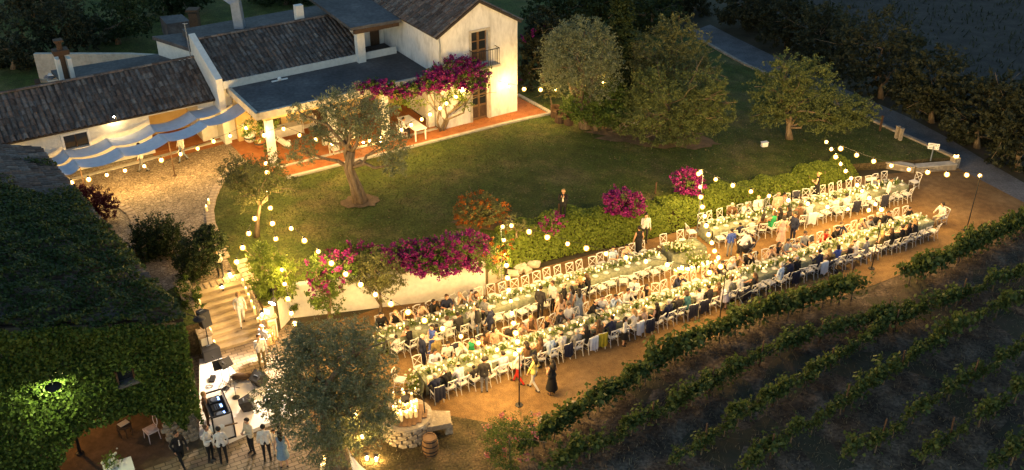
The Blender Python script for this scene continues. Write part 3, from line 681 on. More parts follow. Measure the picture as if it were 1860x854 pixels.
# ================================================================== BUILDINGS
def zat(p, py):
    v = (py-427)/FP; return HC - p[1]*(sT+v*cT)/(cT-v*sT)
def onb(px, py, b):
    """point of the vertical house-frame plane b=const seen at a pixel -> (a, z)"""
    d = Vector(((px-930)/FP, cT-(py-427)/FP*sT, -(sT+(py-427)/FP*cT))); o = Vector((0, 0, HC)); t = (b-(o-HO).dot(HE2)+0)/d.dot(HE2) if 0 else ((HO+HE2*b-o).dot(HE2))/d.dot(HE2)
    q = o+d*t; return ((q-HO).dot(HE1), q.z)
def poly_prism(mb, pts2, b0, b1, fr):
    """polygon of (a,z) between depths b0,b1 in frame fr(a,b,z)"""
    mb.hexa([fr(a, b0, z) for a, z in pts2], [fr(a, b1, z) for a, z in pts2])
def fbox(mb, fr, a0, a1, b0, b1, z0, z1):
    mb.hexa([fr(a0, b0, z0), fr(a1, b0, z0), fr(a1, b1, z0), fr(a0, b1, z0)], [fr(a0, b0, z1), fr(a1, b0, z1), fr(a1, b1, z1), fr(a0, b1, z1)])
def tiles(root, P0, u, L, v, Sl, pitch=.27, row=.42, skip=None):
    u = u.normalized(); v = v.normalized(); n = u.cross(v).normalized()
    if n.z < 0: n = -n
    mb = MB(); mb.hexa([P0-n*.14, P0+u*L-n*.14, P0+u*L+v*Sl-n*.14, P0+v*Sl-n*.14], [P0-n*.02, P0+u*L-n*.02, P0+u*L+v*Sl-n*.02, P0+v*Sl-n*.02])
    ro = mb.build('roof', 'darkbase', root)
    nc = int(L/pitch); nr = max(1, int(Sl/row)); V = []; Fq = []; up = np.array(u); vp = np.array(v); npv = np.array(n); p0 = np.array(P0)
    ang = [0, PI/4, PI/2, 3*PI/4, PI]
    for i in range(nc):
        cx = (i+.5)*L/nc; wob = random.uniform(-.02, .02)
        for j in range(nr):
            if skip and skip(cx, j*row): continue
            x = cx+wob+random.uniform(-.018, .018); y0 = j*Sl/nr-.05+random.uniform(-.02, .02); ln = Sl/nr+.10; r0 = pitch*.40*random.uniform(.94, 1.06); r1 = r0*.82; h0 = .045+random.uniform(-.006, .012); h1 = .012
            sk = random.uniform(-.02, .02); k = len(V)
            for (yy, rr, hh, xx) in ((y0, r0, h0, x), (y0+ln, r1, h1, x+sk)):
                for a in ang: V.append(p0+up*(xx+rr*math.cos(a))+vp*yy+npv*(hh+rr*.75*math.sin(a)))
            Fq += [[k+q, k+q+1, k+q+6, k+q+5] for q in range(4)]
            # pan between covers
            k = len(V); xp = x+pitch*.5
            for yy, hh in ((y0+.02, .022), (y0+ln, .004)):
                for xx, h2 in ((-.075, .02), (0, -.005), (.075, .02)): V.append(p0+up*(xp+xx)+vp*yy+npv*(hh+h2))
            Fq += [[k, k+1, k+4, k+3], [k+1, k+2, k+5, k+4]]
    o = obj_np('roof_tiles', np.array(V), np.array(Fq), 'tile', root, smooth=True); tag(o, kind='stuff'); return o
def ridge(root, a, b, r=.11):
    a = Vector(a); b = Vector(b); d = (b-a); n = int(d.length/.4); V = []; Fq = []; u = d.normalized(); s = u.cross(Vector((0, 0, 1))).normalized()
    for i in range(n):
        k = len(V)
        for t, rr in ((i/n, r), ((i+1.15)/n, r*.85)):
            p = a+d*t
            for q in range(5):
                an = PI*q/4; V.append(p+s*rr*1.2*math.cos(an)+Vector((0, 0, rr*math.sin(an)+random.uniform(0, .01))))
        Fq += [[k+q, k+q+1, k+q+6, k+q+5] for q in range(4)]
    return tag(obj_np('ridge_tiles', np.array([list(v) for v in V]), np.array(Fq), 'tile', root, smooth=True), kind='stuff')
# ---- two-storey house
r = empty('two_storey_house', HF(2.7, 5, UP), 'white two-storey gabled house with balcony and tiled roof', 'house')
WD, EV, AP, DEP = 5.4, 7.55, 9.1, 13
da0, da1 = 2.15, 3.30
a_, dzt = onb(873, 153, 0); a_, uzb = onb(875, 115, 0); a_, uzt = onb(875, 56, 0)
mb = MB()
poly_prism(mb, [(0, UP-.1), (da0, UP-.1), (da0, EV+(AP-EV)*da0/2.7), (0, EV)], 0, .35, HF)
zr = EV+(AP-EV)*(WD-da1)/2.7
poly_prism(mb, [(da1, UP-.1), (WD, UP-.1), (WD, EV), (da1, zr)], 0, .35, HF)
poly_prism(mb, [(da0, dzt), (da1, dzt), (da1, uzb), (da0, uzb)], 0, .35, HF)
poly_prism(mb, [(da0, uzt), (da1, uzt), (da1, zr), (2.7, AP), (da0, EV+(AP-EV)*da0/2.7)], 0, .35, HF)
poly_prism(mb, [(0, UP-.1), (WD, UP-.1), (WD, EV), (2.7, AP), (0, EV)], .352, DEP, HF)
mb.build('wall', 'oldplaster', r)
sl = Vector((2.95, 0, 0))
for sgn, a0 in ((1, -.25), (-1, WD+.25)):
    ze = EV-.13; v = HE1*(sgn*2.95)+Vector((0, 0, AP-EV+.17)); Ls = v.length
    tiles(r, HF(a0, -.12, ze), HE2, DEP+.3, v, Ls)
ridge(r, HF(2.7, -.12, AP+.12), HF(2.7, DEP, AP+.12))
def door(root, a0, a1, z0, z1, b, label):
    mb = MB(); w = (a1-a0)/2; fbox(mb, HF, a0, a1, b, b+.05, z0, z1); d = mb.build('door', 'wood', root); d['label'] = label
    for k in range(2):
        x0 = a0+k*w+.08; x1 = a0+(k+1)*w-.08; h = z1-z0
        for (q0, q1) in ((.42, .66), (.70, .95)):
            mb = MB(); fbox(mb, HF, x0, x1, b-.02, b-.001, z0+h*q0, z0+h*q1); mb.build('pane', 'glass', d)
        mb = MB(); fbox(mb, HF, x0, x1, b-.02, b-.001, z0+h*.06, z0+h*.36); mb.build('panel', 'darkwood', d)
    mb = MB(); fbox(mb, HF, a0+w-.025, a0+w+.025, b-.03, b-.003, z0, z1); mb.build('meeting_rail', 'wood', d)
    mb = MB(); fbox(mb, HF, a0-.16, a0-.002, -.04, -.002, z0, z1+.14); fbox(mb, HF, a1+.002, a1+.16, -.04, -.002, z0, z1+.14); fbox(mb, HF, a0-.002, a1+.002, -.04, -.002, z1+.002, z1+.14); mb.build('door_frame', 'coping', root)
door(r, da0, da1, UP+.03, dzt, .22, 'brown double door with panes on the ground floor')
door(r, da0, da1, uzb, uzt, .22, 'brown double door opening to the balcony')
bal = MB(); fbox(bal, HF, da0-.2, da1+.5, -.62, -.045, uzb-.16, uzb-.02); bo = bal.build('balcony', 'coping', r)
mb = MB()
for q in range(12):
    a = da0-.15+q*(da1+.6-da0)/11; mb.tube([HF(a, -.58, uzb-.02), HF(a, -.58, uzb+.95)], .014, 5)
for b in (-.4, -.2): mb.tube([HF(da1+.45, b, uzb-.02), HF(da1+.45, b, uzb+.95)], .014, 5); mb.tube([HF(da0-.15, b, uzb-.02), HF(da0-.15, b, uzb+.95)], .014, 5)
mb.tube([HF(da0-.15, -.04, uzb+.96), HF(da0-.15, -.58, uzb+.96), HF(da1+.45, -.58, uzb+.96), HF(da1+.45, -.04, uzb+.96)], .025, 6)
mb.build('railing', 'iron', bo)
mb = MB(); mb.tube([HF(-.04, -.06, EV-.1), HF(.02, -.08, EV-.6), HF(-.03, -.08, EV-1.4), HF(-.03, -.08, 5.0)], .05, 7); mb.build('downpipe', 'zinc', r)
# ---- porch with flat roof
r = empty('porch', HF(-5.4, 3, UP), 'long porch with flat dark roof joined to the white house', 'porch')
mb = MB(); fbox(mb, HF, -10.85, -.02, .75, 5.4, 4.72, 4.98); mb.build('flat_roof', 'slab', r)
mb = MB(); fbox(mb, HF, -10.95, -.02, .55, .745, 4.62, 5.02); fbox(mb, HF, -11.05, -10.852, .55, 5.4, 4.62, 5.02); mb.build('roof_edge', 'coping', r)
mb = MB(); fbox(mb, HF, -10.6, -.1, .80, 1.05, 4.40, 4.715); mb.build('front_beam', 'ochre', r)
for q in range(18):
    a = -10.4+q*.6; mb = MB(); fbox(mb, HF, a, a+.12, 1.06, 5.2, 4.56, 4.715); mb.build('ceiling_joist', 'darkwood', r)
for a in (-10.3, -6.6, -3.3, -.30):
    mb = MB(); fbox(mb, HF, a-.2, a+.2, .72, 1.12, UP, 4.395); mb.build('pillar', 'plaster', r)
mb = MB(); fbox(mb, HF, -10.85, -.05, 5.0, 5.3, UP, 4.71); mb.build('back_wall', 'ochre', r)
for a in (-9.2, -6.2, -3.0):
    mb = MB(); fbox(mb, HF, a, a+1.0, 4.94, 4.998, UP+.03, 3.75); d = mb.build('door', 'darkwood', r)
    mb = MB(); fbox(mb, HF, a+.15, a+.85, 4.92, 4.938, UP+1.0, 3.6); mb.build('pane', 'glass', d)
mb = MB(); fbox(mb, HF, -6.9, -4.9, 1.75, 2.05, UP+.03, UP+.75); mb.build('low_wall', 'plaster', r)
mb = MB(); fbox(mb, HF, -9.6, -7.2, 4.2, 4.9, UP+.03, UP+.55); mb.build('bench_wall', 'plaster', r)
# ---- middle wing with tiled lean-to roof
r = empty('middle_wing', HF(-7, 8, UP), 'single-storey middle wing with mossy tiled roof behind the porch', 'house')
mb = MB(); fbox(mb, HF, -11.2, -2.3, 5.45, 12, UP, 5.22); mb.build('wall', 'plaster', r)
v = HE2*3.9+Vector((0, 0, 1.35)); tiles(r, HF(-11.25, 5.15, 5.36), HE1, 8.9, v, v.length)
ridge(r, HF(-11.25, 9.05, 6.78), HF(-2.35, 9.05, 6.78))
mb = MB(); fbox(mb, HF, -11.3, -2.3, 9.15, 12, 5.3, 6.6); mb.build('back_roof', 'slab', r)
mb = MB(); q = [(5.05, UP), (9.3, UP), (9.3, 7.1), (5.05, 5.62)]
mb.hexa([HF(-11.65, b, z) for b, z in q], [HF(-11.27, b, z) for b, z in q]); mb.build('gable_wall', 'plaster', r)
mb = MB(); fbox(mb, HF, -11.25, -.25, 5.06, 5.14, 4.98, 5.42); mb.build('eave_band', 'plaster', r)
# upper roofed terrace between the wings
mb = MB(); mb.hexa([HF(-3.5, 4.35, 7.2), HF(-.3, 4.05, 7.25), HF(-.3, 10.8, 7.5), HF(-3.5, 10.8, 7.5)], [HF(-3.5, 4.35, 7.38), HF(-.3, 4.05, 7.43), HF(-.3, 10.8, 7.68), HF(-3.5, 10.8, 7.68)]); mb.build('canopy_roof', 'slab', r)
mb = MB(); fbox(mb, HF, -3.3, -.35, 4.3, 4.5, 6.95, 7.19); mb.build('canopy_beam', 'darkwood', r)
for a, b in ((-2.75, 4.9), (-4.6, 9.6)):
    mb = MB(); fbox(mb, HF, a-.25, a+.25, b-.2, b+.2, 4.98, 7.1 if b < 6 else 7.6); mb.build('pillar', 'plaster', r)
mb = MB(); fbox(mb, HF, -2.28, -.02, 7.2, 7.4, 4.98, 7.1); mb.build('terrace_back_wall', 'oldplaster', r)
mb = MB(); fbox(mb, HF, -1.0, -.4, 7.1, 7.19, 5.0, 6.9); mb.build('door', 'darkwood', r)
mb = MB(); fbox(mb, HF, -2.3, -.02, 5.45, 12, UP, 4.97); mb.build('terrace_floor', 'slab', r)
mb = MB(); p = HF(-8.1, 4.6, 4.98); mb.ell(p+Vector((0, 0, .12)), (.12, .12, .12)); mb.bar(p+Vector((-.4, -.25, .03)), p+Vector((.4, .3, .03)), .12, .05); fo = mb.build('floodlight', 'whitepaint', None); tag(fo, 'small pale floodlight lying on the flat porch roof', 'floodlight')
# ---- left low wing
r = empty('low_wing', HF(-17, 8, UP), 'long low white wing with brown tiled roof beside the courtyard', 'house')
A0, A1, AL0, AL1, BW, ZE = -25.5, -11.67, -15.4, -12.6, 6.2, 4.22
wa, wz = onb(139, 256, BW)
mb = MB(); w0, w1, h0, h1 = wa-.62, wa+.62, wz-.42, wz+.42
fbox(mb, HF, A0, w0, BW, BW+.35, UP, ZE); fbox(mb, HF, w1, AL0, BW, BW+.35, UP, ZE); fbox(mb, HF, w0, w1, BW, BW+.35, UP, h0); fbox(mb, HF, w0, w1, BW, BW+.35, h1, ZE)
fbox(mb, HF, AL1, A1, BW, BW+.35, UP, ZE); fbox(mb, HF, AL0, AL1, BW, BW+.35, ZE-.35, ZE)
fbox(mb, HF, A0, AL0, BW+.352, 12, UP, ZE); fbox(mb, HF, AL1, A1, BW+.352, 12, UP, ZE); fbox(mb, HF, AL0, AL1, BW+2.6, 12, UP, ZE)
mb.build('wall', 'plaster', r)
mb = MB(); fbox(mb, HF, AL0+.003, AL1-.003, BW+.353, BW+2.59, ZE-.05, ZE); mb.build('alcove_ceiling', 'ochre', r)
mb = MB(); fbox(mb, HF, AL0+.003, AL1-.003, BW+2.55, BW+2.597, UP, ZE-.06); mb.build('alcove_wall', 'ochre', r)
mb = MB(); fbox(mb, HF, AL0+.003, AL1-.003, BW+.0, BW+2.54, UP, UP+.035); mb.build('alcove_step', 'terracotta', r)
mb = MB(); fbox(mb, HF, w0, w1, BW+.2, BW+.25, h0, h1); wo = mb.build('window', 'glass', r)
mb = MB(); fbox(mb, HF, wa-.03, wa+.03, BW+.15, BW+.198, h0, h1); mb.build('mullion', 'darkwood', wo)
mb = MB()
for q in ((w0-.12, w0-.002, h0-.12, h1+.12), (w1+.002, w1+.12, h0-.12, h1+.12), (w0-.002, w1+.002, h0-.12, h0-.002), (w0-.002, w1+.002, h1+.002, h1+.12)): fbox(mb, HF, q[0], q[1], BW-.05, BW-.002, q[2], q[3])
mb.build('window_frame', 'whitepaint', wo)
v = HE2*3.1+Vector((0, 0, 1.5)); tiles(r, HF(A0, 5.75, 4.22), HE1, A1-A0+.05, v, v.length, pitch=.29)
ridge(r, HF(A0, 8.9, 5.82), HF(A1, 8.9, 5.82))
mb = MB(); mb.hexa([HF(A0, 8.9, 5.6), HF(A1, 8.9, 5.6), HF(A1, 12, 4.4), HF(A0, 12, 4.4)], [HF(A0, 8.9, 5.75), HF(A1, 8.9, 5.75), HF(A1, 12, 4.55), HF(A0, 12, 4.55)]); mb.build('rear_slope', 'darkbase', r)
la, lz = onb(205, 213, BW)
# ---- rear sheds, walls, chimneys
r = empty('rear_shed', HF(-15, 11, UP), 'flat dark-roofed shed tucked behind the low wing', 'shed')
q = [G(x, y, 5.0) for x, y in [(92, 128), (290, 97), (352, 110), (128, 160)]]
mb = MB(); mb.hexa([p-Vector((0, 0, .2)) for p in q], q); mb.build('flat_roof', 'slab', r)
q2 = [p*.985+Vector((0, .8, 0)) for p in q]; mb = MB(); mb.hexa([Vector((p.x, p.y, UP)) for p in q2], [Vector((p.x, p.y, 4.79)) for p in q2]); mb.build('wall', 'oldplaster', r)
r = empty('rear_outbuilding', G(380, 70, 6.2)-Vector((0, 0, 4)), 'rear outbuilding with flat grey roof and white walls', 'outbuilding')
q = [G(x, y, 6.2) for x, y in [(276, 66), (475, 44), (500, 62), (345, 88)]]; mb = MB(); mb.hexa([p-Vector((0, 0, .22)) for p in q], q); mb.build('flat_roof', 'slab', r)
c_ = sum(q, Vector())/4; q2 = [c_+(p-c_)*.95 for p in q]; mb = MB(); mb.hexa([Vector((p.x, p.y, UP)) for p in q2], [Vector((p.x, p.y, 5.97)) for p in q2]); mb.build('wall', 'plaster', r)
p = G(280, 66, 6.2); 
vwall('rear_garden_wall', [tuple(G(62, 97, 3.6)[:2]), tuple(G(235, 97, 3.6)[:2]), tuple(G(330, 102, 3.6)[:2])], 0, 3.6, .3, 'coping', 'stained white wall behind the rear shed')
r = empty('chimney', G(122, 146, 4.9), 'tall brown flue with white base behind the low wing roof', 'chimney'); p = G(122, 146, 4.9)
mb = MB(); mb.box(p+Vector((-.3, 0, .6)), (.22, .6, 1.5), A33); mb.box(p+Vector((.32, .1, .6)), (.22, .6, 1.5), A33); mb.build('chimney_cheek', 'plaster', r)
mb = MB(); mb.tube([p-Vector((0, 0, .6)), p+Vector((0, 0, 2.3))], .17, 10); mb.build('flue_pipe', 'wicker', r)
mb = MB(); mb.box(p+Vector((0, 0, 1.75)), (.85, .7, .28), A33); mb.box(p+Vector((0, 0, 2.4)), (.5, .5, .12), A33); mb.build('chimney_cap', 'wicker', r)
r = empty('air_duct', G(438, 62, 6.2), 'square metal air duct bending over the rear roof', 'duct'); p = G(438, 62, 6.2)
mb = MB(); p2 = p+Vector((-.15, .3, 1.9)); p3 = p2+Vector((-1.6, .6, .9)); mb.tube([p, p2, p3], .42, 4); mb.build('duct_body', 'zinc', r)
mb = MB(); mb.tube([p+Vector((0, 0, .02)), p+Vector((0, 0, .12))], .55, 4); mb.build('duct_flange', 'zinc', r)
p = G(346, 100, 6.0); mb = MB(); mb.tube([p-Vector((0, 0, .5)), p+Vector((-.05, 0, 1.9))], .035, 6); mb.box(p+Vector((0, 0, 1.9)), (.3, .04, .04)); tag(mb.build('roof_mast', 'zinc'), 'thin grey mast standing beside the middle wing gable', 'mast')
p = G(352, 28, 5.0); r = empty('chimney', p-Vector((0, 0, 2.5)), 'small distant chimney with stone cap behind the outbuilding', 'chimney'); mb = MB(); mb.box(p-Vector((0, 0, 1)), (.6, .6, 2.4)); mb.build('stack', 'wicker', r); mb = MB(); mb.box(p+Vector((0, 0, .4)), (.8, .8, .14)); mb.build('cap', 'wicker', r)
q = [G(x, y, 4.2) for x, y in [(290, 30), (330, 26), (345, 38), (302, 44)]]; mb = MB(); mb.hexa([Vector((p.x, p.y, 3)) for p in q], q); tag(mb.build('garden_hut', 'slab'), 'low dark hut roof behind the rear outbuilding', 'hut')
p = G(80, 138, 2.2); r = empty('junk_pile', G(80, 145, UP), 'heap of planks and panels beside the rear shed', 'scrap'); 
for q in range(6): mb = MB(); mb.box(p+Vector((random.uniform(-.9, .9), random.uniform(-.4, .4), random.uniform(-.4, .1))), (random.uniform(.5, 1.2), .35, .08), random.uniform(0, 3)); mb.build('panel', ('zinc', 'whitepaint', 'darkwood')[q % 3], r)
# ---- ivy barn
BC = Vector((-12.1, 29.3, 0)); BE1 = -HE1; BE2 = Matrix.Rotation(math.radians(4.6), 3, 'Z') @ HE2
def BF(s1, s2, z): return BC+BE1*s1+BE2*s2+Vector((0, 0, z))
BEV, BSL = 5.45, .34
AC, AR, ASP = 3.0, 1.95, .9
barn = empty('ivy_barn', BF(4, 4, 0), 'old barn smothered in ivy with arched entrance and tiled roof', 'barn')
mb = MB(); fbox(mb, BF, 0, AC-AR, 0, .5, 0, ASP); fbox(mb, BF, AC+AR, 13, 0, .5, 0, ASP)
na = 14; arc = [(AC-AR*math.cos(PI*k/na), ASP+AR*.85*math.sin(PI*k/na)) for k in range(na+1)]
for (s0, z0), (s1, z1) in zip(arc[:-1], arc[1:]): poly_prism(mb, [(s0, z0), (s1, z1), (s1, BEV+BSL*s1), (s0, BEV+BSL*s0)], 0, .5, BF)
poly_prism(mb, [(0, ASP), (AC-AR, ASP), (AC-AR, BEV+BSL*(AC-AR)), (0, BEV)], 0, .5, BF)
poly_prism(mb, [(AC+AR, ASP), (13, ASP), (13, BEV+BSL*13), (AC+AR, BEV+BSL*(AC+AR))], 0, .5, BF)
fbox(mb, BF, 0, .5, .502, 18, 0, BEV-.05); fbox(mb, BF, .502, 13, 5.2, 5.6, 0, 4.5); fbox(mb, BF, .502, 13, 5.602, 17.9, 0, 5.3)
mb.build('wall', 'stone', barn)
mb = MB(); fbox(mb, BF, .502, 13, .502, 5.2, 3.6, 3.8); mb.build('ceiling', 'darkwood', barn)
v = BE1*1+Vector((0, 0, BSL)); tiles(barn, BF(-.30, .02, BEV+.0), BE2, 18.5, v, 9.5, pitch=.28, row=.45)
mb = MB(); mb.add([BF(-.1, -.6, .016), BF(9, -.6, .016), BF(9, 5.2, .016), BF(-.1, 5.2, .016)], [[0, 1, 2, 3]]); tag(mb.build('barn_floor', 'dirtpath'), 'worn stone floor inside the barn arch', kind='structure')
# stones of the exposed corner
bm_ = []
for q in range(6):
    mb = MB(); mb.ell((0, 0, 0), (.5, .5, .5), 7, 5)
    for i, p in enumerate(mb.v): mb.v[i] = Vector(tuple(max(-.40, min(.40, c*1.25))+random.uniform(-.03, .03) for c in p))
    bm_.append(mb.mesh('stone', 'stone'))
for row in range(6):
    x = .05+(row % 2)*.12
    while x < AC-AR-.1+.05*row:
        w = random.uniform(.22, .38); o = link('stone', random.choice(bm_), barn, BF(x+w/2, -.02, .12+row*.21)-wloc(barn)); o.scale = (w*1.2, .18, .24); o.rotation_euler = (0, random.uniform(-.08, .08), A33); x += w+.03
for row in range(6):
    x = .1
    while x < 1.2: w = random.uniform(.25, .4); o = link('stone', random.choice(bm_), barn, BF(-.02, x+w/2, .12+row*.21)-wloc(barn)); o.scale = (.18, w*1.2, .24); o.rotation_euler = (0, 0, A33); x += w+.03
# ivy on wall and roof
iv = empty('ivy', BF(5, -.2, 0), 'dense green ivy covering the barn wall and spreading over its roof', 'ivy')
n = 52000; s1 = rng.uniform(-.2, 8.8, n); z = rng.uniform(0, 1, n)*(BEV+BSL*np.maximum(s1, 0)+.28)
hole = ((s1-AC)/(AR+.05))**2+((z-ASP)/(AR*.82))**2 < 1; hole |= (np.abs(s1-AC) < AR+.05) & (z < ASP); hole |= (s1 < AC-AR-.05) & (z < 1.25+.3*np.sin(s1*9)); hole |= (np.abs(s1-2.1) < .32) & (np.abs(z-4.1) < .30)
keep = ~hole; s1 = s1[keep]; z = z[keep]; n = len(s1); bul = .10+.34*np.clip((z-(BEV+BSL*np.maximum(s1, 0))+.9), 0, 1)+.30*(np.sin(s1*2.3+z*1.7)*np.sin(z*2.9-s1*.8)*.5+.5)
C = np.array(BC)+np.outer(s1, np.array(BE1))-np.outer(bul+np.where(rng.random(n) < .12, rng.random(n)*.35, rng.normal(0, .06, n)), np.array(HE2)); C[:, 2] += z
Nn = np.tile(-np.array(HE2)+np.array([0, 0, .25]), (n, 1)); V1, F1 = flat_leaves(C, Nn, .115, .85, .6)
n = 56000; s1 = rng.uniform(-.4, 8.5, n); s2 = rng.uniform(-.55, 18, n)
cov = rng.normal(0, .45, n)
for _q in range(14):
    _a = rng.uniform(0, 6.28); _f = rng.uniform(.5, 2.6); cov = cov+.62*np.sin((s1*math.cos(_a)+s2*math.sin(_a))*_f+rng.uniform(0, 6.28))
keep = cov > (-3.3+np.maximum(0, s2-8)*.75+np.where((s1 > 7.4) & (s2 > 3.8) & (s2 < 5.4), 2.6, 0)); s1 = s1[keep]; s2 = s2[keep]; n = len(s1)
C = np.array(BC)+np.outer(s1, np.array(BE1))+np.outer(s2, np.array(BE2)); C[:, 2] += BEV+BSL*s1+.14+rng.random(n)*.16+.34*(np.sin(s1*1.7+s2*1.1+np.sin(s2*2.3))**2)*np.clip(1.3-s2/10, .2, 1)+.28*np.clip(s2/1.6, 0, 1)*np.clip(2-s2/6, 0, 1)*np.clip(.3+s1, 0, 1)
rn = (Vector((0, 0, 1))-BE1*BSL).normalized(); V2, F2 = flat_leaves(C, np.tile(np.array(rn), (n, 1)), .125, .85, .6)
n = 5000; s2 = rng.uniform(0, 17, n); z = rng.uniform(.0, BEV, n); C = np.array(BC)+np.outer(s2, np.array(BE2))-np.outer(.1+.15*rng.random(n), np.array(BE1)); C[:, 2] += z
k = (s2 > 1.3) | (z > 1.4); V3, F3 = flat_leaves(C[k], np.tile(-np.array(BE1), (k.sum(), 1)), .15, .85, .5)
obj_np('wall_ivy', V1, F1, 'ivy', iv); obj_np('roof_ivy', V2, F2, 'roofivy', iv); obj_np('side_ivy', V3, F3, 'ivy', iv)
mb = MB(); fbox(mb, BF, 1.82, 2.38, -.06, .1, 3.82, 4.38); o = mb.build('window', 'glass', barn)
mb = MB(); fbox(mb, BF, 1.7, 2.5, -.42, -.05, 3.72, 3.80); mb.build('window_sill', 'slab', o)
for a in (1.80, 2.40): mb = MB(); fbox(mb, BF, a-.03, a+.03, -.3, -.05, 3.82, 4.38); mb.build('window_frame', 'darkwood', o)
# wall lamp on the barn
s1, z = None, None
d = Vector(((97-930)/FP, cT-(703-427)/FP*sT, -(sT+(703-427)/FP*cT))); t = ((BC-HE2*.75-Vector((0, 0, HC))).dot(HE2))/d.dot(HE2); lp = Vector((0, 0, HC))+d*t
r = empty('wall_lamp', lp, 'dish-shaded wall lamp shining greenish white on the ivy', 'lamp')
mb = MB(); mb.lathe([(.02, .12), (.10, .10), (.27, .02), (.28, 0)], 14, lp, cap=False); mb.build('lamp_shade', 'iron', r)
mb = MB(); mb.ell(lp+Vector((0, 0, -.02)), (.09, .09, .08)); mb.build('lamp_bulb', 'lampcool', r)
mb = MB(); mb.tube([lp+Vector((0, 0, .12)), lp+Vector((0, 0, .3)), lp+HE2*.72+Vector((0, 0, .3))], .02, 6); mb.build('lamp_arm', 'iron', r)
# wall lamp on the low wing
lp = HF(la, BW-.18, lz)
r = empty('wall_lamp', lp, 'small bright wall lantern under the eave of the low wing', 'lamp')
mb = MB(); mb.ell(lp, (.10, .10, .13)); mb.build('lamp_bulb', 'walllamp', r); mb = MB(); mb.box(lp+Vector((0, 0, .17)), (.2, .2, .05), A33); mb.bar(lp+Vector((0, 0, .19)), lp+HE2*.18+Vector((0, 0, .19)), .04); mb.build('lamp_bracket', 'iron', r)
# lantern inside the barn
lp = BF(4.6, 4.6, 2.6); r = empty('hanging_lantern', lp, 'dim lantern hanging inside the barn arch', 'lantern')
mb = MB(); mb.ell(lp, (.08, .08, .10)); mb.build('lamp_bulb', 'dimlamp', r); mb = MB(); mb.lathe([(.13, .14), (.02, .26), (.02, 1.0)], 8, lp); mb.build('lantern_cap', 'iron', r)
# ================================================================== BANQUET TABLES
def make_chair():
    root = empty('cross_back_chair', (0, 0, 0))
    mb = MB(); mb.box((0, .01, .445), (.42, .42, .035)); mb.mi = 1; mb.lathe([(.19, .463), (.20, .478), (.17, .492)], 10, (0, .01, 0)); mb.build('seat', ['chairwhite', 'cushion'], root, local=True)
    for s in (-1, 1):
        mb = MB(); mb.tube([(s*.18, .19, .44), (s*.19, .215, .0)], [.017, .014], 6); mb.build('leg', 'chairwhite', root, local=True)
        mb = MB(); mb.tube([(s*.19, -.27, .0), (s*.185, -.205, .24), (s*.185, -.195, .46), (s*.195, -.235, .70), (s*.20, -.285, .90)], [.015, .018, .019, .017, .017], 6); mb.build('leg', 'chairwhite', root, local=True)
    mb = MB(); mb.tube([(-.215, -.287, .895), (0, -.325, .905), (.215, -.287, .895)], [.024, .027, .024], 6); mb.tube([(-.185, -.195, .50), (.195, -.283, .88)], .014, 5); mb.tube([(.185, -.195, .50), (-.195, -.283, .88)], .014, 5); mb.tube([(-.18, -.198, .46), (.18, -.198, .46)], .014, 5)
    mb.build('backrest', 'chairwhite', root, local=True)
    mb = MB(); mb.tube([(-.185, .2, .20), (-.187, -.21, .22)], .010, 5); mb.tube([(.185, .2, .20), (.187, -.21, .22)], .010, 5); mb.tube([(-.186, 0, .21), (.186, 0, .21)], .010, 5); mb.build('stretcher', 'chairwhite', root, local=True)
    return root
def copy_tree(o, parent=None):
    c = o.copy(); COL.objects.link(c); c.parent = parent
    for ch in o.children: copy_tree(ch, c)
    return c
CH0 = make_chair(); CH_used = [False]
def chair(loc, rz, label, group='white cross-back chairs around the tables'):
    o = CH0 if not CH_used[0] else copy_tree(CH0)
    CH_used[0] = True; o.location = loc; o.rotation_euler = (0, 0, rz); tag(o, label, 'chair', group); return o
def cloth_drape(loc, rz, m, label, w=.46, drop=.62):
    mb = MB(); nx = 10; rows = [(-.20, .60), (-.27, .90), (-.335, .925), (-.37, .88), (-.37, .88-drop*.5), (-.385, .88-drop)]
    vs = []
    for k, (y, z) in enumerate(rows):
        for i in range(nx+1): t = i/nx; vs.append(((t-.5)*w*(1+.05*k/5), y-.028*math.sin(t*19+loc[0]*3)*(k/5), z-.05*math.sin(t*7+loc[1])*(k > 3)))
    mb.add(vs, [[k*(nx+1)+i, k*(nx+1)+i+1, (k+1)*(nx+1)+i+1, (k+1)*(nx+1)+i] for k in range(5) for i in range(nx)])
    o = mb.build('draped_cloth', m, None, smooth=True, local=True); o.location = loc; o.rotation_euler = (0, 0, rz); return tag(o, label, 'cloth')
def lathe_mesh(name, prof, n, m): mb = MB(); mb.lathe(prof, n); return mb.mesh(name, m, smooth=False)
mb = MB(); mb.lathe([(.05, 0), (.10, .004), (.145, .018), (.15, .02), (.14, .016), (.09, .008), (.01, .006)], 14); mb.mi = 1; mb.box((.0, .0, .024), (.09, .17, .012), .3); PLATE = mb.mesh('plate', ['ceramic', 'cushion'])
GLASS = lathe_mesh('wine_glass', [(.034, 0), (.034, .004), (.006, .01), (.005, .09), (.03, .115), (.042, .155), (.036, .21)], 8, 'clearglass')
BOT_ = lathe_mesh('wine_bottle', [(.038, 0), (.038, .19), (.014, .24), (.014, .31)], 8, 'greenbottle')
mb = MB(); mb.lathe([(.032, 0), (.034, .05), (.034, .16)], 9); mb.mi = 1; mb.ell((0, 0, .185), (.017, .017, .032), 6, 4); CANDLEM = mb.mesh('candle', ['wax', 'flame'])
mb = MB(); mb.lathe([(.04, 0), (.05, .03), (.05, .07)], 9, cap=False); mb.mi = 1; mb.ell((0, 0, .05), (.035, .035, .04), 6, 4); VOTIVE = mb.mesh('votive', ['clearglass', 'flame'])
POSIES = []
